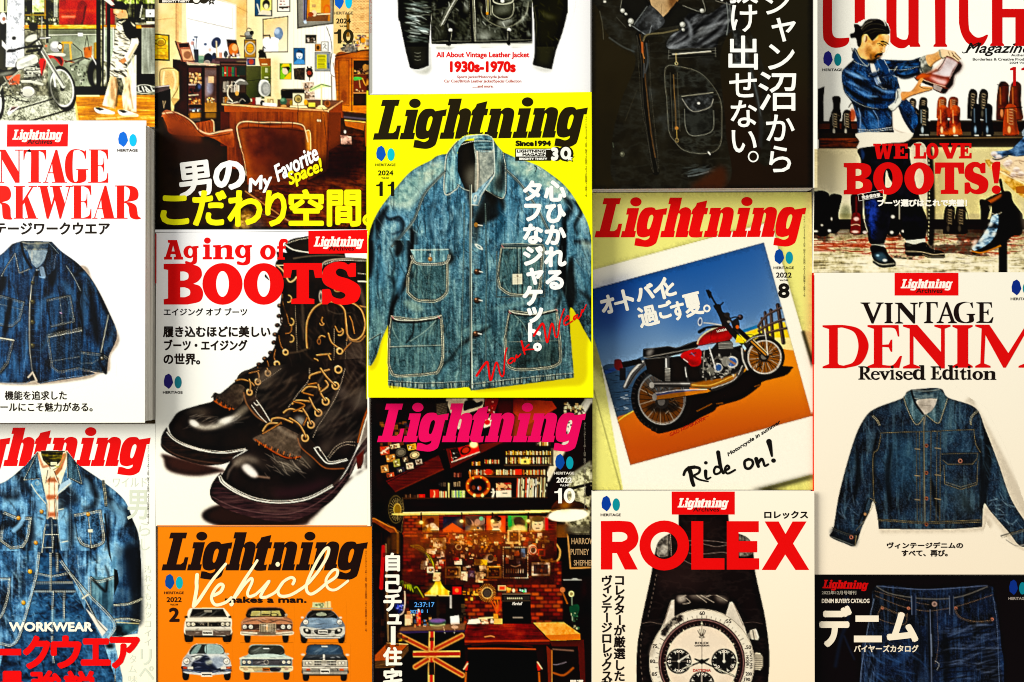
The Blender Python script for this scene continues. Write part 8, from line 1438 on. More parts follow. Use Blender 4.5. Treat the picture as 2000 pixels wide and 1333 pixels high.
def masthead(P, x0, y0, x1, y1, tilt=0):
    o = _T[:]; sx = (x1 - x0) / 1717; sy = (y1 - y0) / 398
    for ch, d in (('L', 0), ('i', 0), ('g', 0), ('h', 0), ('t', 0), ('n', 0), ('i', 901), ('n', 350), ('g', 1127)):
        Z(0, 0, 1); V, T = shape([pts(l) for l in GM[ch]]); Z(*o)
        V = (V + [d - 108, -82]) * [sx, sy] + [x0, y0 + 0]
        V[:, 1] += (V[:, 0] - x0) * tilt
        P.add(V / o[2] + [o[0], o[1]], T)
    for cx in (443, 1343):
        x = x0 + (cx - 108) * sx; P.disc(x, y0 + 36 * sy + (x - x0) * tilt, 46 * sx, 37 * sy, n=24)
    return P

SLAB = {
 'B': ['0,0 60,0~ 90,8~ 97,27~ 88,42~ 75,49 92,55~ 100,72~ 92,92~ 60,100 0,100 0,87 11,85 11,15 0,13', '42,19 52,19~ 62,24~ 62,36~ 52,41 42,41', '42,58 54,58~ 66,64~ 66,76~ 54,82 42,82'],
 'O': [oval(50, 50, 50, 50), oval(50, 50, 16, 31)], 'o': [oval(50, 50, 50, 50), oval(50, 50, 17, 31)],
 'T': ['0,0 100,0 100,36 82,36 78,17 66,16 66,86 80,88 80,100 20,100 20,88 34,86 34,16 22,17 18,36 0,36'],
 'S': ['88,2 88,34 70,34~ 62,20~ 45,15~ 36,22~ 42,32~ 70,40~ 95,54~ 100,72~ 90,92~ 62,100~ 36,98~ 24,92 14,99 0,99 0,64 20,64~ 28,80~ 48,86~ 60,80~ 56,72~ 28,63~ 5,50~ 0,32~ 8,12~ 32,0~ 56,0~ 68,6 75,2'],
 'W': ['0,0 40,0 40,13 32,14 37,62 47,20 44,0 72,0 72,13 64,14 70,62 78,14 74,13 74,0 100,0 100,13 94,14 80,100 60,100 51,50 40,100 20,100 7,14 0,13'],
 'E': ['0,0 98,0 98,34 82,34 78,17 46,17 46,40 58,40 60,30 72,30 72,68 60,68 58,57 46,57 46,83 80,83 84,64 100,64 100,100 0,100 0,87 12,85 12,15 0,13'],
 'L': ['0,0 62,0 62,13 50,15 50,83 78,83 82,58 100,58 100,100 0,100 0,87 13,85 13,15 0,13'],
 'V': ['0,0 48,0 48,13 39,15 54,66 66,15 58,13 58,0 100,0 100,13 90,15 64,100 38,100 10,15 0,13'],
 'A': ['26,0 68,0 92,85 100,87 100,100 52,100 52,87 62,85 59,72 36,72 33,85 42,87 42,100 0,100 0,87 8,85 30,15 20,13 20,0', '40,58 56,58 48,28'],
 'g': ['60,4 100,1 100,12 90,14 90,78~ 78,95~ 48,100~ 14,96 10,84 20,80~ 46,86~ 60,78~ 62,60~ 45,66~ 14,58~ 0,32~ 14,8~ 42,0~ 58,6', oval(46, 33, 15, 21)],
 'i': ['5,32 72,32 72,88 95,90 95,100 0,100 0,90 24,88 24,44 5,42', oval(48, 14, 34, 14)],
 'n': ['0,3 38,0 38,14~ 55,2~ 78,2~ 90,16~ 90,84 100,86 100,100 56,100 56,86 64,84 64,30~ 56,20~ 42,24~ 38,34 38,84 46,86 46,100 0,100 0,86 10,84 10,18 0,16'],
 'f': ['8,36 22,34 22,20~ 40,2~ 80,0~ 98,8~ 92,24~ 80,17~ 62,20~ 58,34 82,36 82,48 58,48 58,88 74,90 74,100 8,100 8,90 22,88 22,48 8,48']}
ROM = {
 'V': ['0,0 42,0 42,4 32,7 56,70 78,8 66,4 66,0 100,0 100,4 90,8 56,100 48,100 12,8 0,4'],
 'I': ['0,0 100,0 100,4 78,9 78,90 100,96 100,100 0,100 0,96 24,90 24,9 0,4'],
 'N': ['0,0 30,0 80,62 80,9 66,4 66,0 100,0 100,4 88,9 88,100 80,100 22,26 22,90 36,96 36,100 0,100 0,96 14,90 14,9 0,4'],
 'T': ['0,0 100,0 100,26 96,26~ 88,8~ 62,6 62,90 76,96 76,100 26,100 26,96 40,90 40,6~ 12,8~ 4,26 0,26'],
 'A': ['46,0 54,0 88,90 100,96 100,100 56,100 56,96 70,90 62,66 30,66 22,90 36,96 36,100 0,100 0,96 12,90', '33,59 59,59 46,22'],
 'G': ['88,2 90,28 86,28~ 74,6~ 52,5~ 28,20~ 24,52~ 34,84~ 56,95~ 72,90 72,64 60,60 60,56 100,56 100,60 92,64 92,92~ 56,100~ 16,90~ 0,52~ 14,12~ 52,0~ 78,5'],
 'E': ['0,0 88,0 90,26 86,26~ 76,8~ 42,6 42,46 60,45 66,34 70,34 70,62 66,62~ 60,52 42,51 42,93 72,93~ 92,72 98,72 90,100 0,100 0,96 18,90 18,9 0,4'],
 'D': ['0,0 50,0~ 84,12~ 100,48~ 84,88~ 50,100 0,100 0,96 14,90 14,9 0,4', '33,6 46,6~ 70,18~ 78,50~ 68,84~ 46,94 36,92 33,88'],
 'M': ['0,0 22,0 52,66 80,0 100,0 100,4 92,9 92,90 100,96 100,100 68,100 68,96 78,90 78,22 48,100 44,100 16,24 14,90 24,96 24,100 0,100 0,96 8,90 10,9 0,4'],
 '1': ['60,0 100,0 100,100 50,100 50,32 0,32 0,22~ 40,18~'],
 'R': ['0,0 48,0~ 80,10~ 84,28~ 74,44~ 56,52 90,94~ 100,96 100,100 74,100 40,54 34,54 34,92 50,96 50,100 0,100 0,96 14,92 14,8 0,4', '34,6 44,6~ 60,14~ 60,38~ 46,48 34,48'],
 'e': ['100,42 24,42~ 30,76~ 56,88~ 96,74 100,80~ 80,96~ 50,100~ 12,84~ 0,50~ 12,14~ 52,0~ 92,16~', '26,34 74,34~ 66,12~ 50,7~ 32,14~'],
 'v': ['0,0 46,0 46,6 36,10 56,66 74,12 62,6 62,0 100,0 100,6 90,12 56,100 46,100 12,10 0,6'],
 'i': ['0,34 62,30 62,92 90,97 90,100 0,100 0,97 24,92 24,42 0,38', oval(42, 10, 26, 9)],
 's': ['84,4 86,32 80,32~ 66,10~ 44,7~ 28,18~ 44,36~ 90,60~ 92,84~ 60,100~ 20,98~ 6,92 4,66 10,66~ 26,88~ 50,93~ 66,82~ 50,66~ 8,44~ 6,16~ 40,0~ 66,1~'],
 'd': ['50,0 88,0 88,92 100,95 100,100 66,100 64,92~ 44,100~ 12,92~ 0,64~ 10,38~ 40,28~ 62,34 62,8 50,4', '62,44~ 46,36~ 30,44~ 26,66~ 34,86~ 50,90~ 62,82'],
 't': ['30,20 58,0 58,28 92,28 92,36 58,36 58,78~ 66,90~ 94,86 96,92~ 70,100~ 40,98~ 28,80 28,36 4,36 4,30'],
 'o': [oval(50, 50, 50, 50), oval(50, 50, 22, 40)],
 'n': ['0,4 36,0 36,14~ 56,1~ 80,4~ 90,20~ 90,92 100,96 100,100 56,100 56,96 66,92 66,26~ 58,14~ 44,16~ 36,26 36,92 46,96 46,100 0,100 0,96 12,92 12,12 0,8'] }

def logo(g, x0, y0, x1, y1, blue, teal, dark):
    """the two-stone mark with the word under it"""
    fx = (x1 - x0) / 172; fy = (y1 - y0) / 170; f = lambda s: ' '.join('%f,%f' % (x0 + (float(t.split(',')[0]) - 100) * fx, y0 + (float(t.split(',')[1]) - 478) * fy) for t in s.split())
    Pile(g, 'logo_mark', blue, 'blue stone shape of the mark').path(f('152,478 175,498 190,555 172,590 152,610 112,580 108,540 120,495')).done()
    Pile(g, 'logo_mark', teal, 'pale oval of the mark').path(f(oval(233, 553, 31, 53, 24))).done()
    Pile(g, 'logo_word', dark).text('HERITAGE', x0, y0 + 150 * fy, x1, y1 + 3, .22).done()

def tag(g, quad, l, a, white='fbf6ec', red='f8200c', dark='3a0a04'):
    Pile(g, 'archive_label', red).path(quad).done()
    masthead(Pile(g, 'label_title', white), *l).done()
    Pile(g, 'label_subtitle', dark).text('Archives', *a, .25, .12).done()
def issue(g, year, ybox, vol, vbox, num, nbox, c):
    p = Pile(g, 'issue_number', c); p.text(year, *ybox, .35); p.text(vol, *vbox, .1); p.text(num, *nbox, 1.5); p.done()
TINY = 'ライトニング2024年11月号（毎月30日発売）9月30日発売第31巻第11号'
def side_line(g, x, y0, y1, c, t=TINY):
    p = Pile(g, 'side_print', c); n = len(t); Z(0, 0, 1); p.col_text(t, x, y0, (y1 - y0) / n * 1.05, (y1 - y0) / n, .05); p.done()

BK0='1c1004'
# ---- table under everything ----
me=bpy.data.meshes.new('table_top');me.from_pydata([(-.9,-.7,0),(.9,-.7,0),(.9,.7,0),(-.9,.7,0),(-.9,-.7,-.03),(.9,-.7,-.03),(.9,.7,-.03),(-.9,.7,-.03)],[],[(0,1,2,3),(7,6,5,4),(0,4,5,1),(1,5,6,2),(2,6,7,3),(3,7,4,0)])
tb=bpy.data.objects.new('table_top',me);COL.objects.link(tb);tb['kind']='structure';me.materials.append(ink('6a5a40',.6,'table'))

# ================= first column =================
g=magazine('magazine','magazine cover photo of a man in striped apron beside a motorcycle and white pillar',[(-138,-346),(301,-346),(302,248),(-138,248)],.012,1.4)
g=magazine('magazine','thick white magazine with big red serif title above a dark denim chore coat',[(-150,243),(284.5,241),(283,826),(-150,827)],.029,None,bg=('ffffff','fdfdf0',540,800))
Z(0,520,4.165);picture(g,'jacket_picture','-640,660 -560,500 -400,60 -280,-60 -100,-190 160,-240 180,-250 440,-250 600,-150 720,-50 830,100 940,330 1010,540 1000,670 950,780 945,890 800,930 560,1010 -200,1010 -640,900')
Z(0,230,4.3);tag(g,'60,58 573,56 568,243 57,245',(103,100,527,207),(228,180,442,222))
p=Pile(g,'title_lettering','fa3a14')
for s in ('0,270 45,270 155,455 155,278 125,278 125,270 192,270 192,278 163,278 163,548 128,548 15,350 15,540 35,540 35,548 -10,548 -10,540 8,540 8,290 -10,275',
          '197,272 387,272 387,352 382,352~ 365,300~ 325,280 325,540 345,540 345,548 237,548 237,540 258,540 258,280~ 215,300~ 202,355 197,355',
          '722,268 722,345 716,345~ 700,300~ 660,272~ 635,275~ 615,290~ 608,410~ 615,520~ 635,542~ 652,530 655,440 640,440 640,433 740,433 740,440 722,440 722,520~ 690,545~ 640,552~ 590,540~ 555,490~ 545,410~ 555,330~ 590,278~ 640,265~ 690,275~ 712,285',
          '-60,573 20,573~ 70,585~ 92,640~ 75,690~ 15,712 60,725~ 85,760~ 90,830~ 102,848 100,856~ 60,856~ 25,840~ 15,740~ -5,716 -60,716',
          '115,575 208,575 208,583 190,583 190,700 265,583 240,583 240,575 310,575 310,583 278,583 232,660 305,842 320,842 320,850 200,850 200,842 235,842 205,715 190,735 190,842 210,842 210,850 115,850 115,842 132,842 132,583 115,583',
          '318,573 405,573 405,583 395,583 432,735 452,660 440,583 420,583 420,573 520,573 520,583 500,583 545,725 578,583 550,583 550,573 610,573 610,583 588,583 512,850 500,850 460,690 408,850 392,850 335,583 318,583'): p.path(s)
A_='466,270 480,270 545,540 560,540 560,548 435,548 435,540 462,540 447,468 405,468 386,540 405,540 405,548 362,548 362,540 378,540';Ah='413,460 443,460 437,385'
E_='748,268 905,268 908,350 902,350~ 885,300~ 845,276 822,276 822,400 850,400~ 866,385~ 870,340 874,340 874,460 870,460~ 860,420~ 845,408 822,408 822,540 845,540~ 890,520~ 902,465 908,465 908,548 740,548 740,540 762,540 762,276 748,276'
p.path(A_,[Ah]);p.path(E_);Z(412/4.3,230+302/4.3,4.3);p.path(A_,[Ah]);Z(-142/4.3,230+302/4.3,4.3);p.path(E_);Z(0,230,4.3)
p.path('965,571 1080,571~ 1140,590~ 1162,640~ 1145,690~ 1060,710 1100,715~ 1140,740~ 1152,785~ 1158,825~ 1180,842 1180,850~ 1140,856~ 1098,840~ 1085,800~ 1080,750~ 1062,722 1042,716 1042,842 1070,842 1070,850 965,850 965,842 982,842 982,579 965,579',['1042,579 1055,579~ 1085,600~ 1090,640~ 1075,690~ 1042,706'])
p.done()
Pile(g,'subtitle',BK0).text('テージワークウエア',-45,880,922,985,.8).done()
logo(g,985,117,1155,284,'2478e8','30c8f8','4a3c30')
Z(0,520,4.165);Pile(g,'caption',BK0).text('機能を追求した',38,1015,542,1090,.35).text('テールにこそ魅力がある。',-72,1110,752,1185,.35).done()
g=magazine('magazine','pale magazine with red masthead behind a layered denim jacket and checked shirt',[(-136,829),(303,829),(305,1424),(-136,1424)],.010,None,bg=('fdfdf2','fef8e0',967,1300))
side_line(g,289.5,872,1026,'5a5a48')
Z(0,0,1);masthead(Pile(g,'masthead','f20a0a'),-123,835,294.2,929).done()
p=Pile(g,'ghost_lettering','dee3cf');Z(0,820,4.76);p.text('ワイルド',1050,540,1365,628);p.text('男',1180,655,1372,930,.8);p.text('ら',1290,960,1395,1080);p.text('し',1310,1110,1390,1215)
Z(0,1080,5.268);p.text('リ',1445,990,1560,1160,.5);p.text('ペ',1430,1165,1585,1310,.5);p.text('タ',1330,1050,1400,1140);p.text('ム',1320,1160,1405,1235);p.text('味',1320,1265,1410,1333);p.col_text('汚れてもカッコイイ',1520,170,80,94);p.done()
Z(0,820,4.76);picture(g,'outfit_picture','-640,600 -100,560 180,440 300,320 640,320 760,400 1000,560 1330,800 1400,2900 -640,2900');picture(g,'collar_picture','100,540~ 240,424 346,296 480,286 626,292 722,414~ 830,494 830,560 100,560',.8,.0001)
Z(0,1080,5.268);Pile(g,'caption','fbf6e2',z=.00016).text('WORKWEAR',92,712,955,812,1.2).done()
p=Pile(g,'headline_lettering','fa0606',z=.0002);p.box(-60,988,218,1056);p.text('ク',232,850,520,1200,3.2);p.text('ウ',520,850,840,1195,3.2);p.text('エ',830,878,1140,1165,3.2);p.text('ア',1125,862,1442,1195,3.2)
p.text('最',-5,1215,255,1520,2.6);p.text('強',308,1210,640,1520,2.6);p.text('説',655,1212,990,1520,2.6);p.done()

# ================= second column =================
g=magazine('magazine','magazine cover of a cluttered collector room with red armchair and yellow headline',[(303,-140),(721,-140),(718,452),(303,454)],.010,1.4)
Z(290,0,4.545);p=Pile(g,'badge','2a2414');p.box(90,-60,400,30);p.disc(425,0,40,40);p.disc(490,-10,45,45);p.path('520,0 545,5 560,-20 570,5 600,-5 575,18 585,45 558,30 535,48 540,22');p.done();Pile(g,'badge_lettering','f8f4e8').text('BRIGHTY THIRTY',122,3,365,24,.3).disc(425,-2,30,30).disc(560,15,8,8).done()
logo(g,1645,-75,1815,128,'2468d0','30c4ec','8a7858');issue(g,'2024',(1665,165,1795,211),'Vol.366',(1695,225,1762,243),'10',(1648,262,1820,388),'2a2208')
Z(290,220,4.545)
p=Pile(g,'headline_lettering','fbfaf4');p.text('男',258,432,560,750,2.2,0,-7);p.text('の',572,425,862,690,3,0,-4);p.done()
p=Pile(g,'subtitle_script','fdfcf8');p.text('My',862,560,1125,720,1.4,.3,-16);p.text('Favorite',1085,370,1545,520,1.1,.25,-29);p.done()
Pile(g,'subtitle_script','f8f010').text('Space!',1210,465,1575,620,1.2,.25,-24).done()
p=Pile(g,'headline_lettering','f8f404')
for c_,a in zip('こだわり空間',((105,735,362,1000),(388,690,695,1010),(700,690,1012,1015),(1035,690,1228,1015),(1243,680,1558,1008),(1582,685,1888,1015))): p.text(c_,*a,2.6)
p.path(oval(1948,955,48,52,28),[oval(1948,955,22,26,20)]);p.done()

g=magazine('magazine','white magazine with dark lace-up leather boots and red slab lettering',[(305,455),(718,450),(723.5,1028),(303,1028)],.010,20,bg=('ffffff','fcfae8',470,1000))
Z(290,720,4.166);picture(g,'boots_picture','75,760 90,480 200,330 480,240 520,180 720,60 830,-30 860,-120 990,-200 1000,-300 990,-560 930,-640 960,-840 1000,-860 1040,-960 960,-980 960,-1040 1080,-1100 1240,-1130 1810,-1130 1810,1290 60,1290')
Z(290,440,4.443);p=Pile(g,'title_lettering','f22008')
for c_,a in (('A',(135,130,300,300)),('g',(303,178,434,346)),('i',(470,108,555,298)),('n',(560,172,742,298)),('g',(750,170,897,350)),('o',(968,172,1104,302)),('f',(1108,120,1210,300))): p.glyph(SLAB[c_],*a)
for c_,a in (('B',(132,337,474,690)),('O',(468,330,816,692)),('O',(825,330,1174,692)),('T',(1172,330,1506,685)),('S',(1506,322,1840,692))): p.glyph(SLAB[c_],*a)
p.done()
tag(g,'1387,50 1897,42 1899,245 1390,250',(1433,98,1868,208),(1565,182,1786,222))
Pile(g,'subtitle','140a04').text('エイジング オブ ブーツ',132,720,856,788,.4).done()
Pile(g,'caption','1a0e06').text('履き込むほどに美しい',125,875,1058,975,.8).text('ブーツ・エイジング',135,993,858,1092,.8).text('の世界。',130,1113,448,1213,.8).done()
Z(290,720,4.166);logo(g,117,42,277,203,'30287c','348896','1a1008')  # mark colours darkened: shadow of the thick neighbour put into the ink
Z(0,0,1);Pile(g,'spine_stripe','d0281c').path('303.4,457 305.6,457 305.4,554 303.2,554').done()

g=magazine('magazine','orange magazine with six old cars seen from the front and white script',[(308,1028.5),(726,1028.5),(727,1617),(308,1617)],.009,20,bg=('ff900e','fb8708',1030,1330))
Z(290,1020,4.26)
for nm,b in (('white saloon car',(290,705,700,1000)),('copper fifties car',(762,700,1208,1003)),('blue grey sports car with roof luggage',(1258,655,1642,1003)),('dark blue coupe',(275,1008,697,1318)),('pale blue sixties car',(755,1008,1206,1316)),('dark seventies saloon car',(1262,1008,1676,1326))):
    picture(g,'car_picture','%d,%d %d,%d %d,%d %d,%d' % (b[0],b[1],b[2],b[1],b[2],b[3],b[0],b[3]),label=nm)
masthead(Pile(g,'masthead','1c0602'),108,82,1825,480).done()
logo(g,130,432,294,598,'1c50a0','20b4c0','4a1c04');issue(g,'2022',(150,625,275,667),'Vol.334',(180,680,245,695),'2',(170,712,258,832),'2a0e04')
Z(0,0,1);side_line(g,714.6,1078,1236,'9a4a08');Z(290,1020,4.26)
p=Pile(g,'script_lettering','fdf2cc')
for s,a,b in (('~405,440 400,500 400,560 375,700',7.5,7),('~375,700 420,650 520,500 600,400 642,350',7,5.5),('~545,610 600,580 622,530 592,520 545,575 525,640 560,690 640,670 690,630',6.5,6),('~690,685 720,620 800,480 860,390 905,320',8,5),('~735,610 800,520 855,468 862,500 825,585 840,620 890,605',5,6),('~890,605 940,560 1005,490 950,580 935,625 980,625',5.5,6),('~980,625 1060,580 1120,500 1185,462 1215,480 1202,515',5.5,6),('~1120,500 1078,570 1100,615 1180,608 1280,550 1340,500',6,6),('~1340,500 1420,400 1485,290 1500,222 1468,228 1400,330 1325,490 1315,565 1350,600 1410,570 1480,510',6,6),('~1480,510 1560,455 1572,402 1530,405 1478,480 1495,550 1560,562 1660,490',6,5)): p.ribbon(s,a,b)
p.disc(1075,352,18,20);p.done()
Pile(g,'subtitle','1c0804').text('makes a man.',635,620,1315,674,.9).done()
for b,t in (((452,906,534,940),'Rocky Auto'),((1414,900,1488,928),'Lightning'),((442,1256,528,1284),'Lightning'),((1432,1228,1506,1260),'Lightning')): Pile(g,'number_plate_lettering','1c140c',z=.0001).text(t,b[0]+4,b[1]+9,b[2] - 4,b[3] - 7,.2).done()

# ================= third column =================
g=magazine('magazine','white magazine with the lower half of a black leather jacket and red small print',[(722,-410),(1154.5,-410),(1154.5,181),(722,185)],.014,20,spine='c8c8c0',bg=('ffffff','ffffff'))
Z(710,0,4.348);picture(g,'jacket_picture','270,-900 1800,-900 1800,60 1720,330 1630,640 1400,600 1420,440 620,440 600,640 400,660 280,300')
p=Pile(g,'caption','ee3418');p.text('All About Vintage Leather Jacket',618,443,1408,503,.5);p.text('1930s-1970s',733,520,1293,617,1.5);p.done()
Pile(g,'small_print','c8503c').text('Sports Jacket/Motorcycle Jacket/',795,643,1230,672,.15).text('Car Coat/British Leather Jacket/Special Collection',685,678,1340,710,.15).text('......and more.',925,722,1102,746,.15).done()
Pile(g,'spine_print','b8b8b0').path('50,-900 74,-900 74,790 62,800 50,795').done();Pile(g,'spine_lettering','b05048').text('Lightning Archives',-90,120,215,136,0,0,90).done()

g=magazine('magazine','bright yellow magazine with black masthead and faded blue denim work jacket',[(716.5,186),(1155.5,180),(1159,777),(719,777)],.027,20,spine='f0f0e0',bg=('fdfd0c','fdfd0c'))
side_line(g,1144.8,230,387,'8a8010')
Z(710,175,4.348);masthead(Pile(g,'masthead','241c06'),80,84,1905,510,-.012).done()
logo(g,100,478,272,650,'2060c8','28c8d8','54500c');issue(g,'2024',(122,688,252,731),'Vol.367',(150,743,217,760),'11',(108,783,260,906),'1c1804')
Pile(g,'subtitle','1c1804').text('Since1994',1290,434,1592,483,1.0).done()
p=Pile(g,'badge','1c1808');p.box(1288,502,1592,606);p.disc(1635,548,52,62);p.disc(1715,545,68,66);p.path('1752,545 1765,570 1792,570 1770,590 1780,618 1752,602 1722,618 1732,590 1712,572 1740,568');p.done()
Pile(g,'badge_plate','f8f8ec').box(1296,510,1548,570).box(1552,506,1588,512).done()
Pile(g,'badge_lettering','1c1808').text('LIGHTNING',1302,512,1545,538,.5).text('MAGAZINE',1350,542,1582,568,.5).done()
Pile(g,'badge_lettering','f8f8ec').text('BRIGHTY THIRTY',1322,580,1560,600,.4).text('3',1592,492,1655,606,2.2).path(oval(1718,542,46,54,28),[oval(1718,545,16,26,20)]).path('1752,558 1760,576 1778,576 1764,588 1770,606 1752,596 1734,606 1740,588 1726,576 1745,576').done()
JA='700,545~ 560,605~ 400,695~ 250,865~ 130,1025~ 60,1175~ 30,1310 22,2185 110,2185 150,2100 200,2000 196,2495 850,2520 900,2535 1720,2430 1690,1850~ 1800,2000~ 1948,2290 1948,1330 1905,1130~ 1805,935~ 1705,805~ 1560,690~ 1460,632~ 1290,572~ 1212,540 1140,470~ 1090,395~ 1000,378~ 860,388~ 790,445~ 735,510~'
picture(g,'jacket_picture','25,600 700,500 830,380 1100,370 1220,520 1600,640 1948,1000 1948,2700 25,2700',holes=());picture(g,'collar_picture','702,548 740,508 800,440~ 862,393~ 1000,380~ 1082,399~ 1128,470~ 1190,540 1190,620 700,620',.8,.0001)
Z(0,0,1);p=Pile(g,'headline_lettering','fcfcf6',z=.00016);p.col_text('心ひかれる',1084,[374,417,460,503,547],41,0,2.3);p.col_text('タフなジャケット。',1040.5,[374,415,458,501,540,579,615,650,689],40,0,2.3);p.done()
Z(710,470,4.165);p=Pile(g,'script_lettering','f02c18',z=.00022)
for s,a,b in (('~920,1100 960,1040 1000,990 1012,1010 1028,1125 1042,1125 1075,1000 1092,1010 1115,1095 1140,1090 1150,940 1167,875',4.5,2.5),('~1215,955 1180,975 1178,1000 1205,995 1222,965 1200,955',3,2.5),('~1228,985 1245,930 1250,955 1278,925',3,2.5),('~1285,820 1300,880 1312,925',4,3),('~1345,848 1298,895 1330,888 1385,886',3.5,2.5),('~1385,775 1420,720 1452,678 1468,700 1488,815 1500,815 1528,682 1545,700 1560,780 1580,775 1600,650 1632,558',4.5,2.5),('~1640,655 1670,632 1660,612 1632,655 1640,690 1700,655',3,2.5),('~1740,605 1712,622 1712,648 1738,620 1745,640 1768,610',3,2.5),('~1768,610 1778,560 1782,585 1812,522',3,2)): p.ribbon(s,a,b)
p.done()

g=magazine('magazine','dark magazine cover of a record den with pink masthead and desk lamp',[(725,779),(1157,779),(1156,1375),(731,1375)],.011,1.4,spine='8a1c10')
side_line(g,1142,828,1000,'8a8070')
Z(710,770,4.348);masthead(Pile(g,'masthead','f2086a'),115,76,1890,488).done()
logo(g,1620,508,1790,681,'1450a8','18a4b4','e8e0d0');issue(g,'2022',(1638,708,1770,753),'Vol.347',(1668,766,1748,784),'10',(1622,800,1797,928),'fdf8ec')
Z(710,1050,4.348);p=Pile(g,'headline_lettering','fcf6e6')
for c_,a in zip('自己チュ',((185,130,310,290),(182,315,325,470),(168,478,325,630),(200,650,325,740))): p.text(c_,*a,1.6)
p.box(232,755,272,912);p.text('住',165,930,330,1092,1.5);p.text('宅',165,1110,330,1290,1.5);p.done()
p=Pile(g,'blackboard_lettering','b89870');p.text('HARROW',1765,5,1965,58,.25);p.text('PUTNEY',1758,98,1915,150,.25);p.text('SHEPHERD',1785,192,1985,240,.25);p.done()
p=Pile(g,'clock_digits','6cb0ff');p.text('2:37:17',432,550,602,592,.15);p.text('2022',395,616,465,646,.15);p.text('8  1',488,612,545,642,.15);p.done()
Pile(g,'amplifier_lettering','f0e8d8').text('Marshall',1260,548,1350,576,.2,.3).done()
Pile(g,'caption','f4ecd8').text('開運',1755,1210,1868,1260,.5).done()

# ================= fourth column =================
g=magazine('magazine','thick black book showing a leather rider jacket with white vertical writing',[(1156,-222),(1596.5,-222),(1596.5,367),(1156.5,369.5)],.029,1.4,spine='1a140c')
Z(1150,0,3.509);p=Pile(g,'headline_lettering','fdfdf6')
p.col_text('ジ',1290,20,190,0,.8);p.col_text('ャン',1312,[205,392],215,0,.9);p.col_text('沼',1298,[632],275,0,.8);p.col_text('から',1308,[882,1095],205,0,.8)
p.col_text('抜',1060,[-70],200,0,.8);p.col_text('け',1060,[128],205,0,.8);p.col_text('出',1058,[368],235,0,1.0);p.col_text('せない',1060,[588,785,968],200,0,.8);p.path(oval(1127,1075,37,39,30),[oval(1127,1075,27,29,30)]);p.done()

g=magazine('magazine','pale yellow magazine with a tilted print of a red motorcycle by the sea',[(1158,377),(1585,376),(1588.5,957),(1157,957)],.008,2,spine='f0e8d0')
Z(1150,650,4.167);picture(g,'motorcycle_picture','34,-350 1425,-735 1815,680 338,1082 34,10')
side_line(g,1571,425,582,'6a6440')
Z(1150,370,4.444);masthead(Pile(g,'masthead','fa1408'),50,72,1888,502,-.003).done()
logo(g,1603,518,1780,691,'1c4ca4','189cb0','2c2418');issue(g,'2022',(1625,722,1760,768),'Vol.346',(1655,781,1730,798),'8',(1643,815,1742,946),'14100a')
p=Pile(g,'headline_lettering','f4f0e2');
for c_,x,y,w_,h_ in (('オ',165,1000,130,165),('ー',265,985,95,26),('ト',345,955,95,190),('バ',485,895,170,140),('イ',625,865,140,190),('と',705,865,100,130)): p.text(c_,x - w_/2,y - h_/2,x+w_/2,y+h_/2,1.9,0,-14)
for c_,x,y,w_,h_ in (('過',515,1100,180,185),('ご',665,1045,130,150),('す',775,1055,125,165),('夏',905,1000,165,205)): p.text(c_,x - w_/2,y - h_/2,x+w_/2,y+h_/2,1.5,0,-14)
p.path(oval(1025,1035,32,34,24),[oval(1025,1035,16,18,20)]);p.done()
Pile(g,'tank_lettering','f0e4d0').text('HONDA',1110,1214,1198,1236,.2,0,-12).done()
Z(1150,650,4.167);Pile(g,'signature','c02c08').text('GAO NISHIKAWA',640,752,965,780,.12,.2,-25).ribbon('~880,710 930,695 975,678',1).done()
p=Pile(g,'script_lettering','0e0a06')
for s,a,b in (('~772,1158 785,1125 815,1102 860,1095',5,7),('~815,1105 830,1150 838,1200 852,1242',9,7),('~860,1095 900,1105 895,1140 850,1165',6,4),('~850,1165 895,1195 970,1212',4.5,3),('~950,1128 952,1175 965,1192 992,1178',7,3),('~1052,975 1062,1040 1075,1105 1095,1142',8,6),('~1068,1100 1035,1092 1018,1125 1030,1152 1065,1140 1080,1110',5,4),('~1112,1122 1142,1102 1128,1082 1108,1110 1128,1148 1190,1118',5,4),('~1300,1030 1268,1050 1275,1100 1310,1105 1335,1070 1325,1038 1295,1032',5.5,5),('~1362,1028 1370,1060 1380,1090',8,6),('~1378,1062 1405,1028 1420,1050 1432,1085 1460,1072',6,4),('~1466,888 1478,940 1490,1005',11,4)): p.ribbon(s,a,b)
p.disc(952,1060,15,14);p.disc(1503,1042,19,18);p.done()
Pile(g,'small_print','14100a').text('Motorcycle in summer',1085,842,1605,882,.35,.35,-32.5).done()

g=magazine('magazine','cream magazine with a chronograph watch on black strap under huge red capitals',[(1156.5,960),(1590.5,959.5),(1591.5,1548),(1156.5,1548)],.016,20,bg=('fff6e2','fdecd0',960,1330))
Z(1150,950,3.48);picture(g,'watch_picture','600,185 960,185 965,300 1110,330 1140,600 1205,900 1235,1150 1210,1500 1160,1900 380,1900 315,1300 315,1100 400,640 440,380 540,300 600,300')
p=Pile(g,'title_lettering','fa0a08')
p.path('82,237 235,237~ 300,255~ 337,340~ 322,405~ 272,450 333,567 245,567 190,455 160,455 160,567 82,567',['160,313 225,313~ 258,330~ 258,360~ 225,378 160,378']);p.path(oval(513,403,169,170),[oval(512,403,92,92)])
p.path('697,238 778,238 778,490 922,490 922,567 697,567');p.path('938,238 1155,238 1155,313 1018,313 1018,373 1145,373 1145,450 1018,450 1018,490 1158,490 1158,567 938,567');p.path('1195,240 1290,240 1337,325 1385,240 1480,240 1388,390 1498,570 1405,570 1335,465 1270,570 1175,570 1285,390');p.done()
tag(g,'563,37 992,37 992,193 564,193',(603,80,952,160),(708,143,889,173))
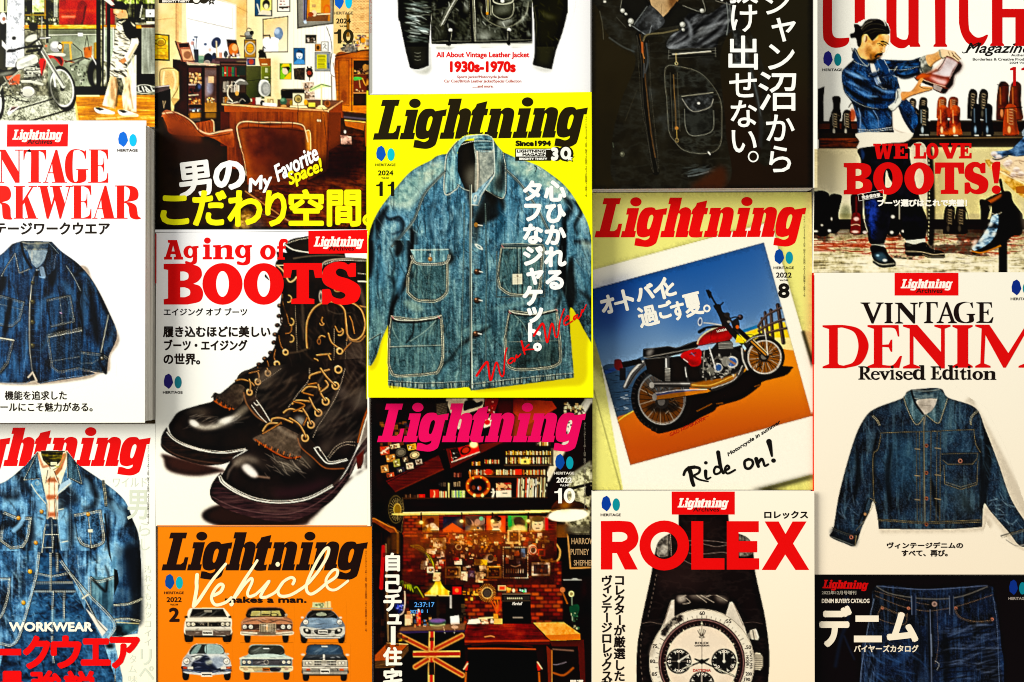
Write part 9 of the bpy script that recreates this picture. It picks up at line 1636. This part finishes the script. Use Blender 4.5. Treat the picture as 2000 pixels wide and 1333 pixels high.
Pile(g,'subtitle','100804').text('ロレックス',1192,168,1490,222,.7).done()
logo(g,80,65,217,202,'1444a8','1898a4','2c2018')
p=Pile(g,'caption','140a06');p.col_text('コレクターが厳選した',208,[640,708,775,840,910,982,1060,1140,1218,1292],76,0,.75);p.col_text('ヴィンテージロレックスが',121,[645,700,762,828,893,962,1035,1103,1160,1222,1290,1345],74,0,.75);p.done()
for t,b in (('60',(752,850,788,877)),('55',(933,905,968,931)),('75.',(433,1075,472,1100)),('80',(415,1178,450,1202)),('85',(428,1265,463,1290)),('.50',(1062,1082,1102,1108)),('200',(1065,1265,1108,1288)),('190',(1055,1302,1096,1326)),('ROLEX',(722,1058,815,1075)),('COSMOGRAPH',(718,1079,818,1090))): Pile(g,'bezel_numeral' if t[-1].isdigit() or t[0].isdigit() else 'dial_lettering','2a1c14').text(t,*b,.15).done()
Pile(g,'bezel_lettering','2a1c14').text('UNITS PER',1040,1172,1164,1190,.1,0,90).text('HOUR',1041,1178,1114,1196,.1,0,90).done();Pile(g,'bezel_numeral','2a1c14').text('65',596,888,632,914,.1,0,-25).done();Pile(g,'bezel_numeral','2a1c14').text('70',492,970,528,996,.1,0,-45).done()
p=Pile(g,'dial_print','f4e8d4')
for t,b in (('60',(595,1113,633,1132)),('30',(595,1245,633,1265)),('45',(532,1182,560,1199)),('15',(667,1182,694,1199)),('30',(902,1115,940,1134)),('10',(960,1218,985,1236)),('20',(860,1218,890,1236)),('12',(750,1268,785,1285))): p.text(t,*b,.25)
p.done();Pile(g,'dial_print','c83420').text('DAYTONA',708,1243,828,1262,.2).done()

# ================= fifth column =================
g=magazine('magazine','magazine cover of a man inspecting a boot in front of boot shelves',[(1595,-62),(2030,-62),(2031,533),(1589,533)],.011,1.4,spine='e8e4d8')
Z(1580,0,4.762);p=Pile(g,'masthead','dc1808')
for s in ('130,-120 130,300~ 150,390~ 210,440~ 280,445~ 350,420~ 388,360 372,352~ 330,355~ 260,355~ 225,330~ 215,280 215,-120','425,-120 520,-120 520,400 535,440 385,440 400,425 425,405',
          '720,-120 815,-120 815,300~ 830,350~ 870,370~ 910,365~ 925,320 925,-120 1020,-120 1020,400 1035,425 1035,438 940,438 930,420~ 890,448~ 830,448~ 770,410~ 735,350~ 720,280','1170,-120 1270,-120 1270,405 1285,425 1285,438 1158,438 1158,425 1175,405',
          '1395,-120 1480,-120 1485,230~ 1510,310~ 1560,350~ 1610,345~ 1650,325 1668,325 1650,370~ 1610,425~ 1540,432~ 1470,400~ 1420,320~ 1395,220','1702,-120 1800,-120 1800,85 2110,85 2110,430 1905,430 1905,418 1920,400 1920,165 1800,165 1800,400 1815,418 1815,430 1685,430 1685,418 1702,400'): p.path(s)
p.done()
Pile(g,'subtitle_script','14100a').text('Magazine',1440,400,2090,525,.5,.45).ribbon('~1425,485 1440,495 1470,480 1520,430 1580,400',1.6,2.4).done()
Pile(g,'small_print','2c281c').text('Authentic',1880,503,2050,526,.15).text('Borderless & Creative Production',1523,540,2108,566,.15).text('2024 Vol.99',1865,576,2062,595,.12).done()
p=Pile(g,'issue_number','d01c10');p.path('1870,640 1900,625 1925,625 1925,800 1898,800 1898,655 1870,655');p.path('1975,640 2005,625 2030,625 2030,800 2003,800 2003,655 1975,655');p.done()
logo(g,125,475,310,661,'2c2a90','309098','141008')
picture(g,'man_picture','440,1400 455,1260 440,1100 400,975 325,870 302,780 300,680 320,630 395,570 400,470 378,390 375,315 412,225 450,215 520,180 600,168 690,178 740,230 758,300 755,350 758,400 742,435 722,470 712,500 690,525 665,535 830,552 950,555 1040,530 1110,505 1220,462 1290,465 1350,490 1420,548 1430,600 1410,650 1370,700 1345,800 1320,840 1262,880 1160,835 1080,865 960,895 880,935 900,960 960,1010 1015,1080 1015,1160 975,1240 970,1400',z=.0001,label='man in denim jacket holding up a brown boot')
Z(1580,260,4.762);p=Pile(g,'headline_lettering','e40808',z=.0001)
for c_,a in (('W',(597,100,782,243)),('E',(788,100,920,240)),('L',(975,97,1090,240)),('O',(1090,93,1206,245)),('V',(1215,95,1400,240)),('E',(1395,95,1513,238)),('B',(323,280,588,572)),('O',(597,273,872,575)),('O',(887,273,1163,575)),('T',(1172,275,1443,568)),('S',(1447,272,1668,570))): p.glyph(SLAB[c_],*a)
p.path('1703,340~ 1705,290~ 1735,268~ 1778,268 1780,300 1762,470 1722,470');p.disc(1742,528,42,40,n=24);p.done()
p=Pile(g,'caption','fcf8ec',z=.0002);p.text('ブーツ選びはこれで完璧！',637,615,1472,686,.8);p.text('完全保存版',490,570,665,606,.3,0,-9)
for s in ('455,572 690,530','690,530 698,588','698,588 465,633','465,633 455,572'): p.ribbon(s,.6)
p.done()

g=magazine('magazine','cream magazine with black and red serif title above a short dark denim jacket',[(1590,533.5),(2028,532),(2029,1122.5),(1590.5,1122.5)],.012,20,spine='d8402c',bg=('fbf6e6','faecd4',540,1120))
Z(1580,820,2.598);picture(g,'jacket_picture','90,620 120,400 200,120 280,-20 340,-90 440,-140 500,-175 740,-175 800,-120 900,-60 1000,150 1092,420 1130,520 1130,680 960,620 900,520 880,580 340,590 320,480 240,660')
Z(1580,530,4.443);tag(g,'743,15 1297,15 1297,212 743,212',(795,68,1248,168),(930,148,1163,190));logo(g,1750,72,1928,250,'18308c','1c98a4','2c2010')
p=Pile(g,'title_lettering','180804')
for c_,a in (('V',(447,272,648,455)),('I',(655,275,728,452)),('N',(745,274,945,455)),('T',(955,268,1117,452)),('A',(1107,268,1284,452)),('G',(1255,266,1442,452)),('E',(1452,270,1604,450))): p.glyph(ROM[c_],*a)
p.done();p=Pile(g,'title_lettering','e80a06')
for c_,a in (('D',(118,470,517,843)),('E',(508,468,814,840)),('N',(816,466,1228,845)),('I',(1245,468,1420,838)),('M',(1443,465,1995,838))): p.glyph(ROM[c_],*a)
p.done()
p=Pile(g,'subtitle','140804')
for c_,a in (('R',(430,828,542,940)),('e',(540,868,612,943)),('v',(610,870,702,942)),('i',(705,820,748,940)),('s',(752,868,814,943)),('e',(820,868,898,943)),('d',(903,818,1010,942)),('E',(1057,828,1152,940)),('d',(1158,818,1257,942)),('i',(1262,820,1306,940)),('t',(1308,842,1368,942)),('i',(1372,820,1416,940)),('o',(1420,868,1508,943)),('n',(1513,868,1624,942))): p.glyph(ROM[c_],*a,.45)
p.done()
Z(1580,820,2.598);Pile(g,'caption','180c06').text('ヴィンテージデニムの',395,622,782,655,.55).text('すべて、再び。',470,661,704,695,.55).done()
Z(0,0,1);Pile(g,'spine_print','e0301c').path('1585.4,538 1590.2,538 1590.2,712 1585.6,712').done()

g=magazine('magazine','black magazine with blue jeans and large white katakana title',[(1592,1123.5),(2030,1124.5),(2031,1718),(1592,1718)],.009,1.4,spine='1a100c')
Z(1580,820,2.598);masthead(Pile(g,'masthead','d80a08'),68,812,302,866,.02).done()
Pile(g,'small_print','b0a898').text('2022年12月号増刊',65,868,240,888,.15).done();Pile(g,'subtitle','f0e4d0').text("DENIM BUYER'S CATALOG",65,908,307,931,.3).done()
p=Pile(g,'title_lettering','fbeed6')
p.text('デ',52,943,218,1155,3.2);p.box(236,994,354,1026);p.box(228,1096,370,1130);p.text('ム',394,976,556,1130,3.6);p.done()
Pile(g,'subtitle','f4e6cc').text('バイヤーズカタログ',228,1143,556,1181,.5).done();logo(g,1012,812,1104,912,'14348c','188898','a89c90')
